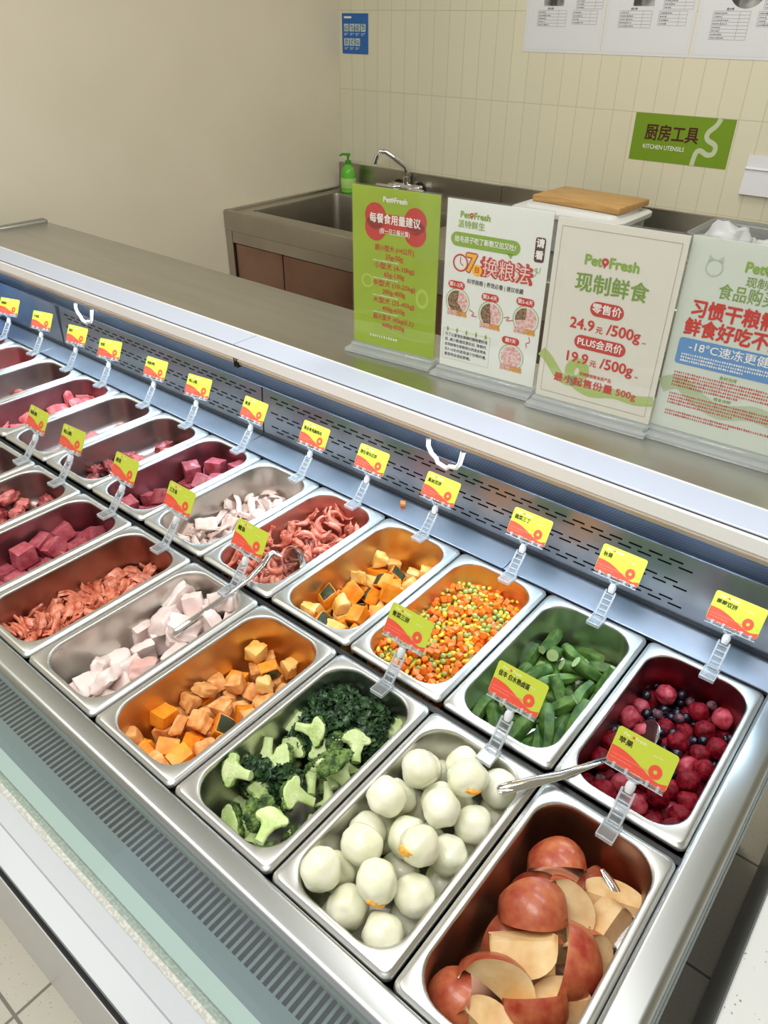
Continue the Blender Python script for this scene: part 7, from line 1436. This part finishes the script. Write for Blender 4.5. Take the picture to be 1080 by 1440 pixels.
def logo(k, u, v, size, m, second='Fresh', pin=True, z=.0006):
    k.text(m, 'Pet', u - size * .22, v, size, 'RIGHT', .035, z=z)
    k.ring(SRED if pin else m, u, v + size * .06, size * .09, size * .27, z=z, name='logo_pin', n=18)
    k.poly(SRED if pin else m, [(u - size * .17, v - size * .1), (u, v - size * .42), (u + size * .17, v - size * .1)], z=z, name='logo_pin_tip')
    k.text(m, second, u + size * .28, v, size, 'LEFT', .035, z=z)
def bone(k, m, u0, v0, u1, v1, r):
    pts = []
    k.poly(m, [(u0 + r * .3, v0 + r * .75), (u1 - r * .3, v0 + r * .75), (u1 - r * .3, v1 - r * .75), (u0 + r * .3, v1 - r * .75)], z=.0004, name='bone')
    for u in (u0 + r, u1 - r):
        for v in (v0 + r, v1 - r): k.disc(m, u, v, r, z=.00045, name='bone_end')
ZC = .2352
# 1: green feeding guide
t, k = sign((-.140, .836, ZC), 6.5, pbr('lime_sheet', (166, 188, 26), .4, c2=(158, 180, 24), scale=12), 'lime green sign with red bone banner, leftmost of the four counter signs', .192)
W = .192
logo(k, W * .47, .283, .013, SWH, pin=False)
bone(k, SRED, .030, .208, .164, .276, .0235)
k.text(SWH, '每餐食用量建议', W / 2, .248, .0185, bold=.02, z=.0008, width=.110)
k.text(SWH, '(按一日三餐计算)', W / 2, .227, .011, bold=.01, z=.0008, width=.066)
v = .196
for a, b in (('超小型犬 (<4公斤)', '25g-50g'), ('小型犬 (4-10kg)', '65g-130g'), ('中型犬 (10-25kg)', '200g-400g'), ('大型犬 (25-45kg)', '400g-650g'), ('超大型犬 (45kg以上)', '600g-820g')):
    k.text(SRED, a, W / 2, v, .0125, bold=.012, z=.0008, width=.040 + .0042 * len(a)); k.text(SRED, b, W / 2, v - .0145, .0125, bold=.012, z=.0008)
    if v > .07: k.lines(SWH, W / 2 - .048, W / 2 + .048, v - .0235, .0028, 1, 1, z=.0006)
    v -= .0335
PL = ink((186, 204, 70))
for a in ([(.01, .055), (.05, .05), (.09, .038), (.14, .03), (.185, .034)],): k.ribbon(PL, a, .0012, z=.0004, name='printed_swirl')
k.ring(PL, .160, .115, .012, .019, z=.0004, name='printed_swirl', sx=.75); k.ring(PL, .035, .13, .01, .014, z=.0004, name='printed_swirl')
k.lines(SWH, W / 2 - .055, W / 2 + .055, .022, .0055, 1, 1, z=.0006)
k.done()
# 2: seven day food change
m_kib = pbr('brown_kibble', (96, 66, 36), .6, c2=(168, 130, 84), scale=260, lo=.4, hi=.6)
m_mince = pbr('pink_mince', (222, 160, 150), .5, c2=(250, 214, 204), scale=200, lo=.4, hi=.6)
t, k = sign((.072, .848, ZC), 5.0, pbr('white_sheet', (244, 243, 232), .4), 'white sign about the seven day food change, with four round food pictures', .200)
W = .200
logo(k, .050, .279, .0145, GRN); k.text(GRN, '派特鲜生', .024, .263, .014, 'LEFT', .012, z=.0006, width=.052)
k.rr(GRN, .012, .226, .146, .250, .012, z=.0005, name='speech_bubble'); k.poly(GRN, [(.122, .228), (.134, .228), (.130, .219)], z=.0005, name='speech_bubble_tip')
k.text(SWH, '给毛孩子吃了新粮又拉又吐?', .079, .238, .0115, bold=.02, z=.0008, width=.118)
k.ring(SRED, .034, .198, .0125, .0155, z=.0005, name='clock'); k.ribbon(SRED, [(.034, .208), (.034, .198), (.040, .194)], .0016, z=.0006, name='clock_hand')
k.text(SRED, '7', .055, .199, .044, bold=.07, z=.0005); k.text(YEL, '7', .055, .199, .044, bold=.02, z=.0007)
k.disc(YEL, .068, .190, .0098, z=.0009, name='yellow_dot'); k.text(SRED, '日', .068, .190, .011, bold=.03, z=.0011)
k.text(SRED, '换粮法', .124, .196, .034, bold=.075, z=.0005, width=.098); k.text(ink((250, 222, 206)), '换粮法', .124, .196, .034, bold=.0, z=.0008, width=.090)
DKR = ink((92, 24, 28))
k.rr(DKR, .172, .222, .190, .262, .004, z=.0005, name='look_tag', ); k.text(SWH, '请', .181, .252, .015, bold=.03, z=.0008); k.text(SWH, '看', .181, .233, .015, bold=.03, z=.0008)
k.ribbon(GRN, [(.186, .214), (.184, .205), (.176, .208), (.180, .212), (.178, .200), (.172, .198)], .0012, z=.0005, name='curly_arrow')
k.text(SBLK, '科学换粮 | 养宠必看 | 建议收藏', .105, .168, .0095, bold=.01, z=.0006, width=.110)
for u, v, frac, lab, pc in ((.033, .128, .6, '第1-2天', '25'), (.102, .117, .5, '第3-4天', '50'), (.170, .122, .28, '第5-6天', '75'), (.150, .048, 0, '第7天', '100')):
    k.disc(m_mince, u, v, .0205, z=.0005, name='food_picture')
    if frac: k.disc(m_kib, u, v, .0205, z=.0007, a0=90 if frac < .4 else (100 if frac < .55 else 85), a1=90 + 360 * frac if frac != .5 else 275, name='kibble_picture')
    k.ring(GRN, u, v, .0235, .0247, z=.0006, name='green_ring')
    k.rr(SRED, u - .021, v + .0235, u + .013, v + .037, .0066, z=.0009, name='day_tag'); k.text(SWH, lab, u - .004, v + .0302, .0088, bold=.02, z=.0012)
    k.text(SRED, '换粮', u - .010, v - .0215, .0105, bold=.05, z=.0009); k.text(ink((255, 238, 220)), '换粮', u - .010, v - .0215, .0105, bold=.0, z=.0011)
    k.text(SRED, pc + '%', u + .010, v - .0215, .012, bold=.06, z=.0009); k.text(YEL, pc + '%', u + .010, v - .0215, .012, bold=.015, z=.0011)
for a in ([(.058, .118), (.068, .113), (.064, .108), (.075, .108)], [(.128, .117), (.138, .120), (.134, .113), (.146, .116)], [(.180, .093), (.182, .083), (.176, .080), (.178, .072)]): k.ribbon(SRED, a, .0014, z=.0006, name='red_arrow')
PG = ink((206, 216, 170))
for a in ((.006, .016, .106, .0168), (.006, .074, .106, .0748), (.006, .016, .0068, .0748), (.1052, .016, .106, .0748)): k.rect(PG, *a, z=.0005, name='note_border')
for q in range(5): k.poly(GRN, [(.016 + q * .020, .080), (.0185 + q * .020, .074), (.016 + q * .020, .068), (.0135 + q * .020, .074)], z=.0006, name='green_leaf')
for q, s in enumerate(('为了让爱宠在换粮时期有更好适', '应, 减少肠道应激反应, 换粮时,', '应将新粮与原粮按比例混合喂食,', '在7-10天内逐渐减少旧粮的量,')): k.text(SBLK, s, .011, .0635 - q * .0098, .0068, 'LEFT', .012, z=.0006, width=.089)
k.text(SBLK, '直至完全适应新粮。', .011, .0243, .0068, 'LEFT', .012, z=.0006)
k.done()
# 3: price sign
m_cream = pbr('cream_sheet', (236, 229, 212), .4)
t, k = sign((.289, .846, ZC), 4.0, m_cream, 'cream price sign with two red prices per 500 g, third from the left', .208)
W = .208
LN = ink((176, 140, 124))
for a in ((.010, .012, W - .010, .0126), (.010, .290, W - .010, .2906), (.010, .012, .0106, .2906), (W - .0106, .012, W - .010, .2906)): k.rect(LN, *a, z=.0005, name='border_line')
SWG = ink((182, 200, 112))
k.ribbon(SWG, [(.002, .082), (.018, .070), (.040, .046), (.060, .040), (.080, .052), (.082, .070), (.068, .076), (.058, .062), (.066, .042), (.098, .030), (.140, .038), (.175, .036), (.206, .042)], .017, z=.0004, name='green_swirl')
logo(k, .088, .245, .022, GRN)
k.text(GRN2, '现制鲜食', .104, .208, .032, bold=.022, z=.0006, width=.118)
k.rr(SRED, .076, .160, .132, .184, .012, z=.0006, name='red_pill'); k.text(SWH, '零售价', .104, .172, .0165, bold=.02, z=.0009)
k.text(SRED, '24.9', .067, .142, .025, bold=.022, z=.0008); k.text(SRED, '元', .097, .138, .0125, bold=.02, z=.0008); k.text(SRED, '/500g', .137, .142, .025, bold=.022, z=.0008)
k.rr(SRED, .058, .102, .146, .125, .0115, z=.0006, name='red_pill'); k.text(SWH, 'PLUS会员价', .102, .1135, .016, bold=.02, z=.0009, width=.076)
k.text(SRED, '19.9', .066, .084, .025, bold=.022, z=.0008); k.text(SRED, '元', .096, .080, .0125, bold=.02, z=.0008); k.text(SRED, '/500g', .136, .084, .025, bold=.022, z=.0008)
k.text(SRED, '现制锁鲜鲜食类产品', .104, .058, .0072, bold=.012, z=.0008, width=.055)
k.text(SRED, '最小起售份量 500g', .104, .042, .0165, bold=.022, z=.0008, width=.145)
k.lines(SRED, .170, .178, .134, .003, 1, 1, z=.0008); k.lines(SRED, .169, .177, .076, .003, 1, 1, z=.0008)
k.done()
# 4: buying notes, cut by the photo's edge
t, k = sign((.492, .868, ZC), 3.0, pbr('pale_sheet', (224, 228, 212), .4), 'pale sign with blue frozen-food banner, rightmost of the four counter signs', .204)
W = .204
logo(k, .112, .270, .020, GRN, 'kit', False)
k.text(GRN2, '现制鲜食', .118, .250, .0155, bold=.012, z=.0006); k.text(GRN2, '食品购买须知', .115, .230, .024, bold=.01, z=.0006, width=.120)
k.ribbon(ink((190, 202, 160)), [(.004, .070), (.03, .082), (.06, .064), (.10, .05), (.15, .06), (.2, .05)], .024, z=.0004, name='pale_swirl')
PGY = ink((196, 202, 188)); k.ring(PGY, .040, .262, .0105, .0125, z=.0005, name='cat_outline')
for s in (-1, 1): k.poly(PGY, [(.040 + s * .011, .268), (.040 + s * .010, .280), (.040 + s * .003, .274)], z=.0005, name='cat_ear')
k.text(SRED, '习惯干粮需过渡', .108, .199, .028, bold=.03, z=.0008, width=.170); k.text(SRED, '鲜食好吃不挑食', .104, .170, .028, bold=.03, z=.0008, width=.170)
BL = ink((98, 152, 206)); k.rr(BL, .016, .112, .190, .154, .005, z=.0006, name='blue_banner')
k.text(SWH, '-18°C速冻更健康', .100, .142, .017, bold=.012, z=.0009, width=.135); k.lines(SWH, .024, .180, .129, .0034, 3, .0052, z=.0009)
for v, n in ((.098, 5), (.062, 4), (.032, 2)): k.lines(SRED, .020, .188, v, .0034, n, .0054, z=.0008)
for v in (.104, .0685): k.text(GRN2, '食材选择' if v > .1 else '喂食说明', .100, v, .0065, bold=.01, z=.0008)
k.done()
